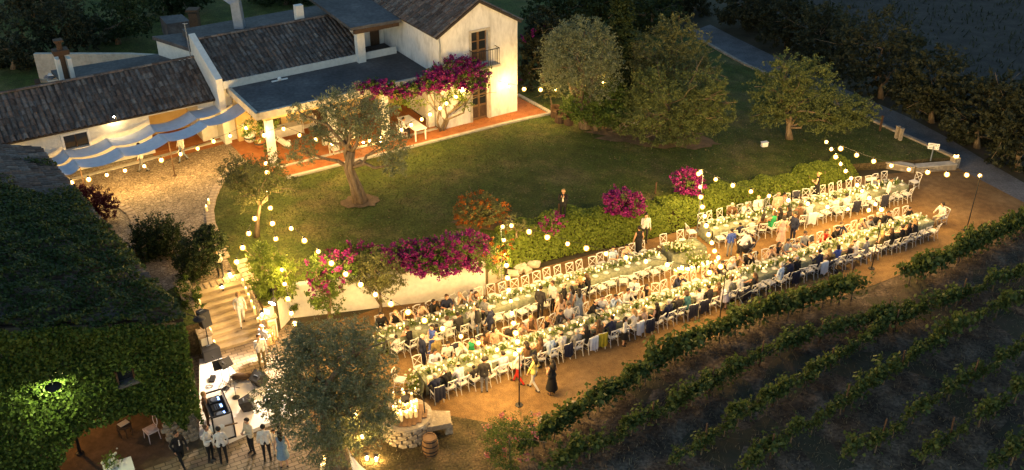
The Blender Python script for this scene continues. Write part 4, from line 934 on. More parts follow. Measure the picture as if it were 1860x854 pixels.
for q in range(5):
    root = empty('flower_posy', (0, 0, 0)); mb = MB(); mb.lathe([(.04, 0), (.06, .05), (.045, .12)], 8); mb.build('vase', ('ceramic', 'greenbottle')[q % 2], root, local=True)
    n = 55; C = rng.normal(0, 1, (n, 3)); C /= np.linalg.norm(C, axis=1)[:, None]; C = C*rng.uniform(.4, 1, n)[:, None]*np.array([.16, .13, .11])+np.array([0, 0, .19]); V, Fq = leaf_quads(C, .10, .5); obj_np('foliage', V, Fq, ('limegreen', 'green')[q % 2], root, local=True)
    mb = MB()
    for k in range(5): mb.ell((random.gauss(0, .09), random.gauss(0, .07), .22+random.uniform(-.05, .10)), random.uniform(.022, .042), 6, 4)
    mb.build('blossoms', 'whiteflower', root, local=True); POSIES.append([root, False])
def posy(loc, label):
    p = random.choice(POSIES); o = p[0] if not p[1] else copy_tree(p[0]); p[1] = True; o.location = loc; o.rotation_euler = (0, 0, random.uniform(0, 6)); tag(o, label, 'flowers', 'small flower posies down the tables'); return o
def one(name, me, loc, rz, label, cat, group): o = link(name, me, None, loc); o.rotation_euler = (0, 0, rz); return tag(o, label, cat, group)
def proj(p): zc = p[1]*cT+(HC-p[2])*sT; return 930+FP*p[0]/zc, 427+FP*(-p[1]*sT+(HC-p[2])*cT)/zc
TW = .54
def banquet(tname, P0, P1, far, near, occ, draped, skip=()):
    P0 = Vector((*P0, 0)); P1 = Vector((*P1, 0)); d = (P1-P0); L = d.length; d.normalize(); n = Vector((-d.y, d.x, 0)); rz = math.atan2(d.y, d.x)
    mid = (P0+P1)/2
    t = empty('banquet_table', mid, 'trestle table under the cloth of the %s' % tname, 'table', 'long banquet tables', rz)
    mb = MB(); mb.box((0, 0, .72), (L, TW*2-.06, .035)); mb.build('tabletop', 'paleplank', t, local=True)
    k = int(L/2.4)
    for i in range(k+1):
        for s in (-1, 1): mb = MB(); x = -L/2+.3+i*(L-.6)/k; mb.box((x, s*.38, .35), (.05, .05, .69)); mb.build('leg', 'darkwood', t, local=True)
    # cloth: top and folded skirts
    nx = int(L/.10); V = []; F = []
    prof = [(-TW-.03, .06), (-TW-.05, .40), (-TW-.02, .735), (-TW+.03, .752), (-.2, .757), (.2, .757), (TW-.03, .752), (TW+.02, .735), (TW+.05, .40), (TW+.03, .06)]
    for i in range(nx+1):
        x = -L/2-.02+i*(L+.04)/nx
        for q, (y, z) in enumerate(prof):
            f = {0: 1.0, 1: .6, 2: .1, 9: 1.0, 8: .6, 7: .1}.get(q, 0); y2 = y+math.copysign(1, y)*f*(.055*math.sin(x*9+2*math.sin(x*2.1))+.03*math.sin(x*23))
            V.append((x, y2, z+(0 if f else random.uniform(0, .004)))) 
    m = len(prof); F = [[i*m+q, (i+1)*m+q, (i+1)*m+q+1, i*m+q+1] for i in range(nx) for q in range(m-1)]
    mb = MB(); mb.add(V, F)
    for e, x in ((0, -L/2-.05), (1, L/2+.05)):
        vs = []; 
        for r_, (z, o) in enumerate(((.752, 0), (.40, .05), (.05, .14))):
            for q in range(13): yy = -TW+q*2*TW/12; vs.append((x+math.copysign(1, x)*(o+.03*r_*math.sin(q*2.4)), yy, z))
        mb.add(vs, [[r_*13+q, r_*13+q+1, (r_+1)*13+q+1, (r_+1)*13+q] for r_ in range(2) for q in range(12)])
    o = mb.build('tablecloth', 'cloth', None, smooth=True, local=True); o.location = mid; o.rotation_euler = (0, 0, rz); tag(o, 'sage and ivory cloth draped to the ground over the %s' % tname, 'tablecloth', 'long tablecloths')
    n_ = int(L*150); q = rng.uniform(0, L, n_); C = np.array(P0)+np.outer(q, np.array(d))+np.outer(rng.normal(0, .11, n_)+.06*np.sin(q*5), np.array(n)); C[:, 2] = .775+np.abs(rng.normal(0, .025, n_)); V, Fq = leaf_quads(C, .09, .45)
    g_ = obj_np('greenery_garland', V, Fq, 'limegreen', loc=tuple(mid)); tag(g_, 'loose greenery garland laid down the middle of the %s' % tname, 'garland', 'garlands on the tables')
    N = int(L/.60); sp = L/N
    for side, sn, sname in ((1, n, far), (-1, -n, near)):
        seats = [P0+d*(sp*(i+.5)) for i in range(N)]
        px = [proj(s+sn*.82+Vector((0, 0, 1.2)))[0] for s in seats]; pc = [proj(s+sn*.95+Vector((0, 0, .7)))[0] for s in seats]
        who = {}
        for x, spec in sorted(occ.get(side, []), key=lambda a: a[0]):
            i = min([q for q in range(N) if q not in who], key=lambda q: abs(px[q]-x)); who[i] = spec
        if tname == 'long front table':
            for i in range(N):
                if i not in who and random.random() < .30: who[i] = (m_(0, random.choice(['dark', 'navy', 'black', 'white', 'grey'])) if random.random() < .5 else f_(0, random.choice(['black', 'dark', 'brown', 'teal', 'beige'])))[1]
        dr = {}
        for x, c in draped.get(side, []): i = min(range(N), key=lambda q: abs(pc[q]-x)); dr[i] = c
        for i, s in enumerate(seats):
            face = math.atan2(-sn.y, -sn.x)-PI/2
            full = i in who; off = (.86 if full else .82)+random.uniform(-.06, .10); rr = face+random.gauss(0, .16)
            p = s+sn*off+d*random.uniform(-.03, .03)
            lab = '%s from left on %s of %s' % (ORD[i+1], sname, tname)
            chair(p, rr, 'white cross-back chair, %s' % lab)
            if i in dr: cloth_drape(p, rr, dr[i][0], '%s hung over chair %s' % (dr[i][1], lab))
            if full:
                kind, pose, top, bot, shirt, hair, hc, word = who[i]
                person(kind+'/'+pose, p+sn*-.03, rr+random.uniform(-.1, .1), '%s, on chair %s' % (word, lab), top, bot, shirt, hair, hc, scale=random.uniform(.95, 1.02)*(.8 if 'child' in word else 1), group='guests seated at the tables')
            q = s+sn*.33+Vector((0, 0, .758)); one('plate', PLATE, q, rz+random.uniform(-.2, .2), 'white napkin-topped plate, %s' % lab, 'plate', 'plates on the '+tname)
            q = s+sn*.19+d*.14+Vector((0, 0, .76)); one('wine_glass', GLASS, q, 0, 'stemmed glass by plate %s' % lab, 'glass', 'glasses on the '+tname)
    i = 0; x = .35
    while x < L-.3:
        p = P0+d*x+n*random.uniform(-.10, .10)+Vector((0, 0, .76)); g = i % 5; i += 1
        lab = '%s centrepiece spot from left on %s' % (ORD[i], tname)
        if g in (0, 3): posy(p, 'white and green flower posy, %s' % lab)
        elif g == 4 and i % 2: one('wine_bottle', BOT_, p, 0, 'dark wine bottle, %s' % lab, 'bottle', 'bottles on the '+tname)
        else:
            one('candle', CANDLEM, p, 0, 'lit pillar candle, %s' % lab, 'candle', 'candles on the '+tname)
            if g == 1: one('votive', VOTIVE, p+d*.12-n*.09, 0, 'small lit votive, %s' % lab, 'candle', 'votives on the '+tname)
        x += .34
HC_ = ['hblack', 'hbrown', 'hbrown', 'hgrey', 'hblond']
def m_(x, top, pose=None, word=None, hc=None, suit=None, hair='short'):
    pose = pose or random.choice('aabcdfg'); hc = hc or random.choice(['hblack', 'hblack', 'hbrown', 'hgrey'])
    if suit: return (x, ('suit', pose if pose in 'abcf' else 'a', top, 'dark', suit, hair, hc, word or 'man in %s jacket' % top))
    return (x, (random.choice(['man', 'tee']), pose, top, 'dark', None, hair, hc, word or 'man in %s shirt' % top))
def f_(x, top, pose=None, word=None, hc=None, hair=None, gown=True):
    pose = pose or random.choice('abcdfe' if gown else 'abe'); return (x, ('gown' if gown else 'woman', pose, top, top if gown else 'dark', None, hair or random.choice(['long', 'long', 'bob', 'bun']), hc or random.choice(['hblack', 'hbrown', 'hbrown', 'hblond']), word or 'woman in %s %s' % (top, 'dress' if gown else 'top')))
def c_(x, top): return (x, ('tee', 'a', top, 'dark', None, 'short', 'hblack', 'child in %s shirt' % top))
near_occ = {1: [m_(781, 'lavender', 'a'), m_(831, 'white', 'f', hair='thin'), f_(853, 'green', 'b'), f_(868, 'brown'), f_(880, 'beige'), m_(901, 'dark'), f_(917, 'beige', 'b'), f_(942, 'brown'), f_(968, 'black', 'b'), m_(985, 'dark', 'a', suit='lavender'), m_(1006, 'white'),
                 m_(1075, 'black', 'c', suit='black', hair='thin'), m_(1090, 'white', 'a'), m_(1106, 'lightblue', 'f'), m_(1130, 'white', 'a'), f_(1170, 'black', 'b'), m_(1228, 'navy', 'f', suit='white'), f_(1281, 'brown'), m_(1295, 'dark', 'c', suit='white'), m_(1310, 'white'), f_(1335, 'khaki'),
                 m_(1369, 'black', 'b', suit='white'), m_(1392, 'beige', 'f'), f_(1405, 'dark'), m_(1415, 'greyblue'), c_(1425, 'white'), f_(1501, 'red', 'b'), m_(1520, 'black', 'c'), m_(1536, 'navy', 'a', suit='white'), f_(1564, 'beige', 'b'), m_(1608, 'dark', 'b', suit='white'), c_(1652, 'dark')],
            -1: [m_(796, 'navy', 'a', hc='hgrey'), m_(810, 'black', 'b', hc='hgrey'), m_(836, 'lavender', 'a', hair='thin'), c_(860, 'dark'), m_(888, 'white'), m_(908, 'lavender', 'e'), f_(954, 'brown'), f_(973, 'brown', 'c'), m_(1002, 'lightblue', 'e'), m_(1017, 'white', 'a', hair='thin'), m_(1042, 'grey', hc='hgrey'), f_(1061, 'black', hair='long'), f_(1083, 'brown', hair='long', hc='hbrown'),
                 m_(1118, 'navy', 'c'), f_(1149, 'white', hair='long', gown=False), f_(1161, 'beige', hair='bob'), f_(1178, 'black', hair='long', hc='hblack'), m_(1205, 'navy'), m_(1228, 'dark'), f_(1242, 'teal', hair='bob'), m_(1259, 'white'), m_(1274, 'dark'), m_(1342, 'white'), f_(1355, 'dark', hair='long'), m_(1421, 'lightblue'), m_(1436, 'navy'), m_(1460, 'black', hair='thin'),
                 f_(1507, 'brown', hair='long'), f_(1525, 'blue', hair='bob', gown=False), f_(1536, 'dark'), m_(1550, 'white', hair='thin'), m_(1560, 'grey'), f_(1608, 'khaki', hair='long'), f_(1617, 'black', hair='long'), f_(1646, 'black', hair='long', hc='hblack'), f_(1658, 'dark', hair='long')]}
near_dr = {1: [(822, ('navycloth', 'black jacket')), (955, ('sail', 'cream shawl')), (1472, ('navycloth', 'black jacket')), (1575, ('navycloth', 'black coat'))],
           -1: [(797, ('navycloth', 'dark coat')), (1022, ('navycloth', 'navy coat')), (1067, ('sail', 'pale grey shawl')), (1088, ('mustard', 'mustard yellow shawl')), (1149, ('sail', 'white cardigan')), (1180, ('navycloth', 'black coat')), (1259, ('navycloth', 'black jacket')), (1274, ('navycloth', 'charcoal jacket')), (1440, ('navycloth', 'dark jacket')), (1484, ('sail', 'white shawl'))]}
T1 = ((-3.75, 32.25), (21.75, 45.65)); T2 = ((-5.6, 35.1), (7.3, 41.95)); T3 = ((10.1, 44.6), (21.9, 49.75))
banquet('long front table', *T1, 'aisle side', 'vineyard side', near_occ, near_dr)
bl_occ = {1: [m_(700, 'black', 'a'), f_(717, 'black', 'b'), f_(727, 'brown', 'a'), f_(748, 'beige', 'b'), m_(769, 'black', 'c'), m_(793, 'navy', 'a'), m_(813, 'white', 'f', hair='thin'), m_(833, 'white', 'f'), m_(1110, 'lightblue', 'd'), f_(1126, 'beige', 'b')],
          -1: [c_(729, 'white'), f_(749, 'black', hair='bun'), c_(793, 'dark'), m_(811, 'white'), m_(829, 'dark'), m_(855, 'white'), f_(1057, 'black', hair='long'), f_(1079, 'black', 'c', hair='long')]}
banquet('rear left table', *T2, 'wall side', 'aisle side', bl_occ, {})
br_occ = {1: [m_(1335, 'brown', 'a', suit='white'), m_(1355, 'white', 'f'), m_(1425, 'white', 'f')],
          -1: [c_(1347, 'navy'), c_(1358, 'white'), f_(1374, 'brown', hair='long'), f_(1389, 'green', hair='bob'), f_(1407, 'black', 'c'), f_(1428, 'dark', hair='bob'), f_(1449, 'brown'), m_(1460, 'white'), m_(1530, 'white', 'c'), m_(1542, 'white'), m_(1573, 'white')]}
banquet('rear right table', *T3, 'hedge side', 'aisle side', br_occ, {-1: [(1465, ('navycloth', 'black jacket')), (1470, ('paleblue', 'pale blue shawl')), (1550, ('navycloth', 'dark coat')), (1612, ('navycloth', 'black coat'))], 1: [(1445, ('navycloth', 'black jacket'))]})
# chairs at the table ends
d1 = math.radians(27.6)
p = Vector((22.9, 46.2, 0)); chair(p, PI/2+d1, 'white cross-back chair at the lane end of the long front table'); person('man/d', p+Vector((-.03, -.02, 0)), PI/2+d1, 'man in pale shirt leaning back at the lane end of long front table', 'white', 'cream')
chair((22.9, 50.35, 0), PI/2+.5, 'empty white cross-back chair at the lane end of the rear right table')
chair((9.3, 44.6, 0), -PI/2+.3, 'empty white cross-back chair at the flower-table end of the rear right table')
chair((-4.6, 32.35, 0), -PI/2-.2, 'empty white cross-back chair at the well end of the long front table')
# ------------------------------------------------------------------ sweetheart table
q = [G(1207, 443, .76), G(1240, 472, .76), G(1283, 452, .76), G(1258, 430, .76)]
c0 = (G(1205, 448, .76)+G(1282, 446, .76))/2; cx = c0.copy(); cx.z = 0; rzh = math.radians(24)
t = empty('sweetheart_table', cx, 'small couple\'s table under a sage cloth between the rear tables', 'table', None, rzh); Lh, Wh = 1.9, 1.0
mb = MB(); mb.box((0, 0, .72), (Lh, Wh, .04)); mb.build('tabletop', 'paleplank', t, local=True)
for sx_ in (-1, 1):
    for sy_ in (-1, 1): mb = MB(); mb.box((sx_*.8, sy_*.4, .35), (.05, .05, .69)); mb.build('leg', 'darkwood', t, local=True)
mb = MB(); ring = []
per = [(-Lh/2, -Wh/2), (Lh/2, -Wh/2), (Lh/2, Wh/2), (-Lh/2, Wh/2)]
for k in range(4):
    a, b = per[k], per[(k+1) % 4]; m_n = int(math.dist(a, b)/.09)
    for i in range(m_n): u = i/m_n; ring.append((a[0]+(b[0]-a[0])*u, a[1]+(b[1]-a[1])*u))
nr = len(ring); vs = []
for z, f, wv in ((.756, 1.0, 0), (.72, 1.03, .1), (.38, 1.07, .6), (.03, 1.22, 1.2)):
    for i, (x, y) in enumerate(ring): g = f+.03*wv*math.sin(i*1.7); vs.append((x*g, y*g*(1.25 if z < .1 and y < 0 else 1), z))
mb.add(vs, [[k*nr+i, k*nr+(i+1) % nr, (k+1)*nr+(i+1) % nr, (k+1)*nr+i] for k in range(3) for i in range(nr)]+[list(range(nr))])
o = mb.build('tablecloth', 'cloth', None, smooth=True, local=True); o.location = cx; o.rotation_euler = (0, 0, rzh); tag(o, 'sage cloth pooling on the gravel around the couple\'s table', 'tablecloth')
Rh = Matrix.Rotation(rzh, 3, 'Z')
for i, x in enumerate((-.5, .5)): chair(cx+Rh @ Vector((x, .95, 0)), PI+rzh, 'empty white chair behind the flower-laden couple\'s table, %s side' % ('well' if i == 0 else 'lane'))
def bigflowers(loc, rad, n, nb, label, lm='limegreen'):
    r = empty('flower_arrangement', loc, label, 'flowers'); loc = Vector(loc)
    C = rng.normal(0, .5, (n, 3))*np.array(rad)+np.array(loc)+np.array([0, 0, rad[2]*.8]); C[:, 2] = np.maximum(C[:, 2], loc.z+.02); V, Fq = leaf_quads(C, .13, .5); obj_np('foliage', V, Fq, lm, r)
    mb = MB()
    for k in range(nb): mb.ell(loc+Vector((random.gauss(0, .5)*rad[0], random.gauss(0, .5)*rad[1], abs(random.gauss(.9, .5))*rad[2]+.03)), random.uniform(.03, .065), 7, 5)
    mb.build('blossoms', 'whiteflower', r); return r
bigflowers(cx+Rh @ Vector((-.45, -.15, .76)), (.65, .35, .20), 420, 60, 'white flower garland spread over the couple\'s table top')
bigflowers(cx+Rh @ Vector((.25, -.75, .0)), (.75, .35, .35), 420, 60, 'white flower bank heaped at the foot of the couple\'s table')
bigflowers(G(752, 713, 0), (.30, .30, .55), 420, 55, 'tall white floral spray at the well end of long front table')
bigflowers(G(692, 640, 0), (.28, .28, .50), 320, 40, 'white floral spray at the olive end of rear left table')
def candle(p, label, s=1.0, group=None): o = one('candle', CANDLEM, p, 0, label, 'candle', group); o.scale = (s*1.2, s*1.2, s*random.uniform(.7, 1.5)); return o
def cluster(pts, what, sc, group):
    for i, q in enumerate(sorted(pts, key=lambda q: proj(q)[0])): candle(q, 'lit pillar candle, %s from left %s' % (ORD[i+1], what), sc, group)
pts = []
for i in range(38): a = random.uniform(-1.25, 1.25); pts.append(cx+Rh @ Vector((a, -.98-.22*math.cos(a)+random.uniform(-.16, .12), .01)))
cluster(pts, 'in the cluster before the couple\'s table', 1.3, 'candles at the couple\'s table foot')
# ------------------------------------------------------------------ standing people
def st(px, py, key, face, label, z=0, **kw):
    p = G(px, py, z) if z != 'L' else GL(px, py); return person(key, p, math.radians(face), label, **kw)
# face: 0 looks away from the camera, 180 towards it, 90 to the left
st(385, 838, 'woman/hold', 250, 'woman in white top and black trousers holding a tray near the stage', top='white', bot='black', hair='bun', hc='hbrown')
st(408, 841, 'woman/still', 20, 'person seen from behind in white shirt and black trousers by stage corner', top='white', bot='black', hair='short')
st(332, 848, 'suit/walk', 235, 'waiter in black waistcoat and white sleeves striding past the barn arch', top='black', bot='black', shirt='white', hair='short')
st(459, 824, 'man/hold', 140, 'man in cream shirt with crossed arms at the stage front', top='cream', bot='black')
st(487, 837, 'man/still', 10, 'man in white shirt seen from behind at the stage front', top='white', bot='black')
st(503, 826, 'man/still', 200, 'small boy in white between adults at the stage front', top='white', bot='white', scale=.72)
st(517, 848, 'dress/still', 15, 'woman in blue sleeveless dress with long dark hair by the stage', top='denim', bot='denim', hair='long', hc='hblack')
st(512, 800, 'man/still', 120, 'dark-haired man half hidden under the olive by the stage', top='cream', bot='dark')
st(380, 776, 'man/hold', 285, 'DJ in brown shirt leaning over the mixing desk', top='brown', bot='brown', hair='short', hc='hblond')
st(402, 503, 'suit/camera', 180, 'man in white jacket and black trousers at the head of the stairs', z=UP, top='white', bot='black', hair='hat', shirt='black')
st(441, 590, 'woman/walk', 200, 'woman all in white walking down the stairs', z=.55, top='white', bot='white', hair='bob', hc='hblond')
st(478, 668, 'man/phone', 210, 'man in white shirt drinking beside the olive tree', top='white', bot='khaki', hair='short', hc='hbrown')
st(484, 650, 'tee/still', 150, 'man in patterned white shirt behind the drinking man', top='floral', bot='cream', hair='thin', hc='hgrey')
st(334, 293, 'man/walk', 160, 'waiter in white shirt stepping out beneath the shade sails', z=UP, top='white', bot='greyblue')
st(262, 312, 'man/walk', 110, 'waiter half hidden under the shade sails by the window end', z=UP, top='white', bot='grey')
st(603, 281, 'tee/hold', 180, 'man in patterned shirt and cream trousers standing in the porch', z=UP, top='floral', bot='cream', hair='thin', hc='hbrown')
st(1022, 399, 'suit/camera', 170, 'woman in white blouse and black waistcoat standing on the lawn', z='L', top='black', bot='black', shirt='white', hair='bun', hc='hblond')
st(1170, 441, 'man/phone', 190, 'man in white shirt and dark trousers standing against the hedge', top='white', bot='dark')
st(1158, 466, 'gown/still', 20, 'woman in black dress seen from behind near the couple\'s table', top='black', bot='black', hair='bun')
st(1480, 364, 'gown/hold', 60, 'woman in long black dress walking beside the far hedge', top='black', bot='black', hair='bun', hc='hblond')
st(868, 613, 'suit/still', 100, 'man in dark jacket and jeans in the aisle by the rear table', top='dark', bot='jeans')
st(891, 615, 'suit/walk', 75, 'man in navy suit with hand in pocket in the aisle', top='navy', bot='navy', hc='hgrey')
st(882, 598, 'woman/hold', 160, 'woman in grey between the two men in the aisle', top='grey', bot='dark', hair='long')
st(770, 668, 'suit/still', 300, 'grey-haired man in navy suit near the well end of the tables', top='navy', bot='navy', hair='thin', hc='hgrey')
st(794, 672, 'tee/still', 40, 'bald man in khaki shirt beside the navy-suited man', top='khaki', bot='khaki', hair='thin', hc='hgrey')
st(788, 650, 'gown/hold', 150, 'woman in royal blue dress facing the two older men', top='blue', bot='blue', hair='long', hc='hblack')
st(981, 578, 'suit/still', 330, 'man in charcoal suit seen from behind in the aisle group', top='dark', bot='dark')
st(1003, 568, 'man/still', 130, 'man in white shirt and black trousers in the aisle group', top='white', bot='black', hc='hbrown')
st(1024, 572, 'suit/hold', 100, 'balding man in black jacket in the aisle group', top='black', bot='black', hair='thin')
st(1017, 594, 'gown/still', 20, 'woman in beige backless dress in the aisle group', top='beige', bot='beige', hair='long', hc='hbrown')
st(1037, 578, 'gown/hold', 60, 'woman in grey dress with long dark hair in the aisle group', top='grey', bot='grey', hair='long')
st(1050, 583, 'gown/still', 10, 'woman in grey-blue dress seen from behind in the aisle group', top='greyblue', bot='greyblue', hair='long')
st(880, 712, 'suit/still', 10, 'man in dark jacket and grey trousers standing behind the front chairs', top='dark', bot='grey')
st(942, 697, 'woman/walk', 70, 'woman in white top and bright red trousers walking', top='white', bot='red', hair='bob', hc='hblond')
st(970, 708, 'woman/walk', 60, 'woman in yellow top and wide white trousers walking', top='yellow', bot='white', hair='long')
st(1002, 716, 'gown/hold', 40, 'woman in black dress carrying a baby by the pole', top='black', bot='black', hair='long')
st(1133, 627, 'skirt/hold', 250, 'girl in white blouse and black skirt behind the front chairs', top='white', bot='black', hair='long', scale=.86)
st(1313, 560, 'skirt/bend', 330, 'woman in grey top and lavender skirt bending by the pushchair', top='grey', bot='lavender', hair='bob', hc='hbrown')
st(1324, 465, 'tee/still', 10, 'boy in blue T-shirt between the rear right table and aisle', top='blue', bot='grey', scale=.9)
st(1341, 472, 'tee/bend', 300, 'man in white T-shirt stooping over a pushchair', top='white', bot='dark', hair='thin')
st(1417, 446, 'gown/still', 10, 'woman in pink dress seen from behind in the aisle', top='pink', bot='pink', hair='bob', hc='hblack')
st(1438, 440, 'suit/still', 120, 'man in navy suit standing next to the pink dress', top='navy', bot='navy')
st(1573, 353, 'man/bend', 200, 'man in white shirt serving at the far hedge side', top='white', bot='dark')
st(1608, 374, 'man/still', 240, 'man in white shirt and dark trousers at the lane end chairs', top='white', bot='navy')
st(1371, 407, 'suit/hold', 190, 'man in white shirt and black tie standing at the hedge side', top='white', bot='dark', shirt='black', hair='thin')
st(1407, 401, 'suit/still', 190, 'man in beige suit standing at the hedge side', top='beige', bot='beige', shirt='white', hair='thin', hc='hgrey')
st(1149, 562, 'suit/hold', 170, 'man in white shirt and black tie standing at the front table', top='white', bot='dark', shirt='black')
st(857, 560, 'dress/bend', 200, 'woman in patterned dress leaning over the rear left table', top='floral', bot='floral', hair='long', hc='hbrown')
st(696, 792, 'suit/still', 60, 'person in black standing behind the big olive near the well', top='black', bot='black')
# ================================================================== STRING LIGHTS
mb = MB(); mb.ell((0, 0, 0), (.075, .075, .082), 10, 7); mb.mi = 1; mb.lathe([(.055, .12), (.05, .17), (.012, .20)], 8); mb.mi = 2; mb.ell((0, 0, 0), (.13, .13, .13), 12, 8); BULBM = mb.mesh('bulb', ['filament', 'iron', 'halo_shell'], smooth=True)  # lit core, socket, and an added outer shell painting the halo glow
BL_ = bpy.data.lights.new('bulb_light', 'POINT'); BL_.energy = BULBW; BL_.color = BULBC; BL_.shadow_soft_size = .05
BLW = bpy.data.lights.new('bulb_light', 'POINT'); BLW.energy = BULBW*.62; BLW.color = BULBC; BLW.shadow_soft_size = .05
def string(label, pts, ends=(), weak=False):
    """pts: (px,py,z) of each bulb; ends: extra wire points in world"""
    P = [G(x, y, z) for x, y, z in pts]; r = empty('string_light', P[0], label, 'string light', 'festoon bulb strings')
    W_ = ([Vector(ends[0])] if len(ends) > 0 and ends[0] else [])+[p+Vector((0, 0, .2)) for p in P]+([Vector(ends[1])] if len(ends) > 1 and ends[1] else [])
    mb = MB(); pp = []
    for a, b in zip(W_[:-1], W_[1:]): pp += [a, (a+b)/2-Vector((0, 0, .03))]
    mb.tube(pp+[W_[-1]], .010, 4); mb.build('wire', 'iron', r)
    for p in P:
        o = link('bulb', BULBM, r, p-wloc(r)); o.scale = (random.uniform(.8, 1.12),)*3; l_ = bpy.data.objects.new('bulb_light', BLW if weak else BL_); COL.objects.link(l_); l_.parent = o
    return r
def Z(L, z0, z1, sag=0): n = len(L); return [(x, y, z0+(z1-z0)*i/max(1, n-1)-sag*4*(i/max(1, n-1))*(1-i/max(1, n-1))) for i, (x, y) in enumerate(L)]
PT = 3.0
def pole(px, py, top, label, m='iron', r=.028, z=0.0):
    p = G(px, py, z); rt = empty('light_pole', p, label, 'pole', 'poles carrying the festoon lights'); mb = MB(); mb.tube([p-Vector((0, 0, .02)), p+Vector((0, 0, top))], [r, r*.85], 8); mb.build('shaft', m, rt)
    mb = MB(); mb.tube([p, p+Vector((0, 0, .03))], .16, 10); mb.build('base_plate', m, rt); mb = MB(); mb.tube([p+Vector((-.06, 0, top-.02)), p+Vector((.06, 0, top-.02))], .012, 6); mb.build('hook', m, rt); return p+Vector((0, 0, top))
pA = pole(943, 736, PT, 'thin dark pole by the well end of the front table')
pB = pole(1305, 598, PT, 'thin dark pole behind the middle of the front table')
pC = pole(1583, 488, PT, 'thin dark pole behind the lane end of the front table')
pD = pole(1755, 419, 3.25, 'thin dark pole standing alone on the gravel by the lane')
pE = pole(911, 522, 3.3, 'pole at the end of the white retaining wall', 'zinc', .02)
pF = pole(1266, 420, 3.3, 'pole rising from the hedge behind the couple\'s table', 'zinc', .02)
string('festoon string over the cobbled court below the shade sails', Z([(130, 332), (161, 326), (194, 318), (227, 310), (262, 302), (293, 291), (328, 280), (359, 270), (388, 257), (418, 247), (447, 233)], 2.75, 3.5, .1), (BF(-.2, 17, 5.4), None), True)
string('festoon string along the porch front', Z([(480, 246), (515, 234), (544, 246), (573, 254), (603, 261), (633, 262), (672, 256), (692, 251), (729, 236), (747, 227), (766, 217), (781, 208), (799, 197)], 3.7, 3.7, .1), (), True)
string('festoon string climbing the bougainvillea to the house corner trees', Z([(811, 188), (828, 176), (843, 163), (870, 155), (897, 150), (924, 157), (952, 162), (982, 163), (1010, 163)], 4.1, 3.6, .1), (), True)
string('festoon string among the trees beside the house', Z([(1037, 160), (1066, 157), (1095, 150), (1122, 140), (1149, 129)], 3.4, 3.6))
string('festoon string from the porch pillar down to the lawn olive', Z([(483, 297), (485, 313), (487, 349), (491, 378), (495, 406), (501, 434), (512, 490), (517, 516), (523, 543), (529, 569), (535, 588)], 3.9, 3.0, .3))
string('short festoon string from the small olive to the stair head', Z([(463, 397), (452, 424), (441, 450), (430, 476)], 3.6, 3.4))
string('festoon string crossing the wall from small olive to front pole', Z([(529, 415), (553, 437), (578, 457), (602, 478), (628, 498), (655, 517), (682, 535), (710, 552), (741, 567), (771, 582), (804, 597), (837, 611), (869, 623), (903, 635), (936, 643)], 4.3, PT, .35), (None, pA))
string('festoon string from the front pole to the retaining wall end', Z([(943, 636), (940, 621), (937, 605), (933, 587), (930, 569), (928, 547), (924, 527), (922, 505), (920, 482), (917, 459), (915, 436), (913, 412)], PT-.1, 3.2, .35), (pA, pE))
string('festoon string above the rear left table to the middle pole', Z([(929, 410), (961, 421), (994, 431), (1031, 443), (1065, 451), (1101, 461), (1137, 468), (1173, 475), (1212, 481), (1250, 489), (1289, 495)], 3.2, PT, .4), (pE, pB))
string('festoon string from the middle pole up to the hedge', Z([(1309, 484), (1305, 468), (1298, 456), (1293, 441), (1287, 426), (1283, 410), (1280, 393), (1276, 376), (1273, 358), (1272, 340), (1269, 316)], PT, 3.2, .3), (pB, pF))
string('festoon string above the rear right table', Z([(1272, 313), (1300, 326), (1331, 337), (1364, 348), (1397, 356), (1432, 364), (1467, 370), (1503, 376), (1540, 380), (1578, 382), (1601, 381)], 3.2, PT, .4), (pF, pC))
string('festoon string from the far pole up to the spreading tree', Z([(1590, 371), (1579, 360), (1566, 347), (1557, 336), (1546, 324), (1536, 311), (1527, 298), (1518, 285), (1510, 271), (1501, 258)], PT, 3.6, .3), (pC, None))
string('festoon string along the low stone wall to the lane pole', Z([(1527, 270), (1556, 282), (1587, 293), (1619, 301), (1651, 308), (1685, 313), (1720, 317), (1756, 318), (1780, 319)], 3.4, 3.2, .25), (None, pD))
string('festoon string in the branches of the big front olive', Z([(646, 753), (658, 793)], 2.6, 2.2))
# ground lanterns, stage light, candles
def lantern(p, label, s=1.0):
    p = Vector(p); r = empty('lantern', p, label, 'lantern'); mb = MB(); mb.box(p+Vector((0, 0, .02)), (.2*s, .2*s, .04)); mb.box(p+Vector((0, 0, .36*s)), (.2*s, .2*s, .04))
    for a in (-1, 1):
        for b in (-1, 1): mb.bar(p+Vector((a*.09*s, b*.09*s, .03)), p+Vector((a*.09*s, b*.09*s, .35*s)), .015)
    mb.build('lantern_frame', 'iron', r); mb = MB(); mb.ell(p+Vector((0, 0, .17*s)), (.055*s, .055*s, .08*s)); mb.build('lantern_flame', 'bulb', r); return r
for px, py, z, l in ((418, 503, UP, 'lantern standing on the top landing of the stairs'), (404, 527, UP-.15, 'lantern on the second stone step'), (667, 836, .0, 'lantern on the ground under the big olive, nearer the trunk'), (684, 838, .0, 'lantern on the ground under the big olive, farther from the trunk')): lantern(G(px, py, z), l, .8)
for k in range(7):
    s_ = .25+k*.36; p = SB+SE1*(SW_-.12)+SE2*s_+Vector((0, 0, min(UP, (int(s_/.305)+1)*UP/NS))); candle(p, 'tall lit candle on the lawn-side end of the %s stone step' % ORD[int(s_/.305)+1], 1.5, 'candles down the stairs')
    p = SB+SE1*.14+SE2*s_+Vector((0, 0, min(UP, (int(s_/.305)+1)*UP/NS))); candle(p, 'tall lit candle on the barn-side end of the %s stone step' % ORD[int(s_/.305)+1], 1.5, 'candles down the stairs')
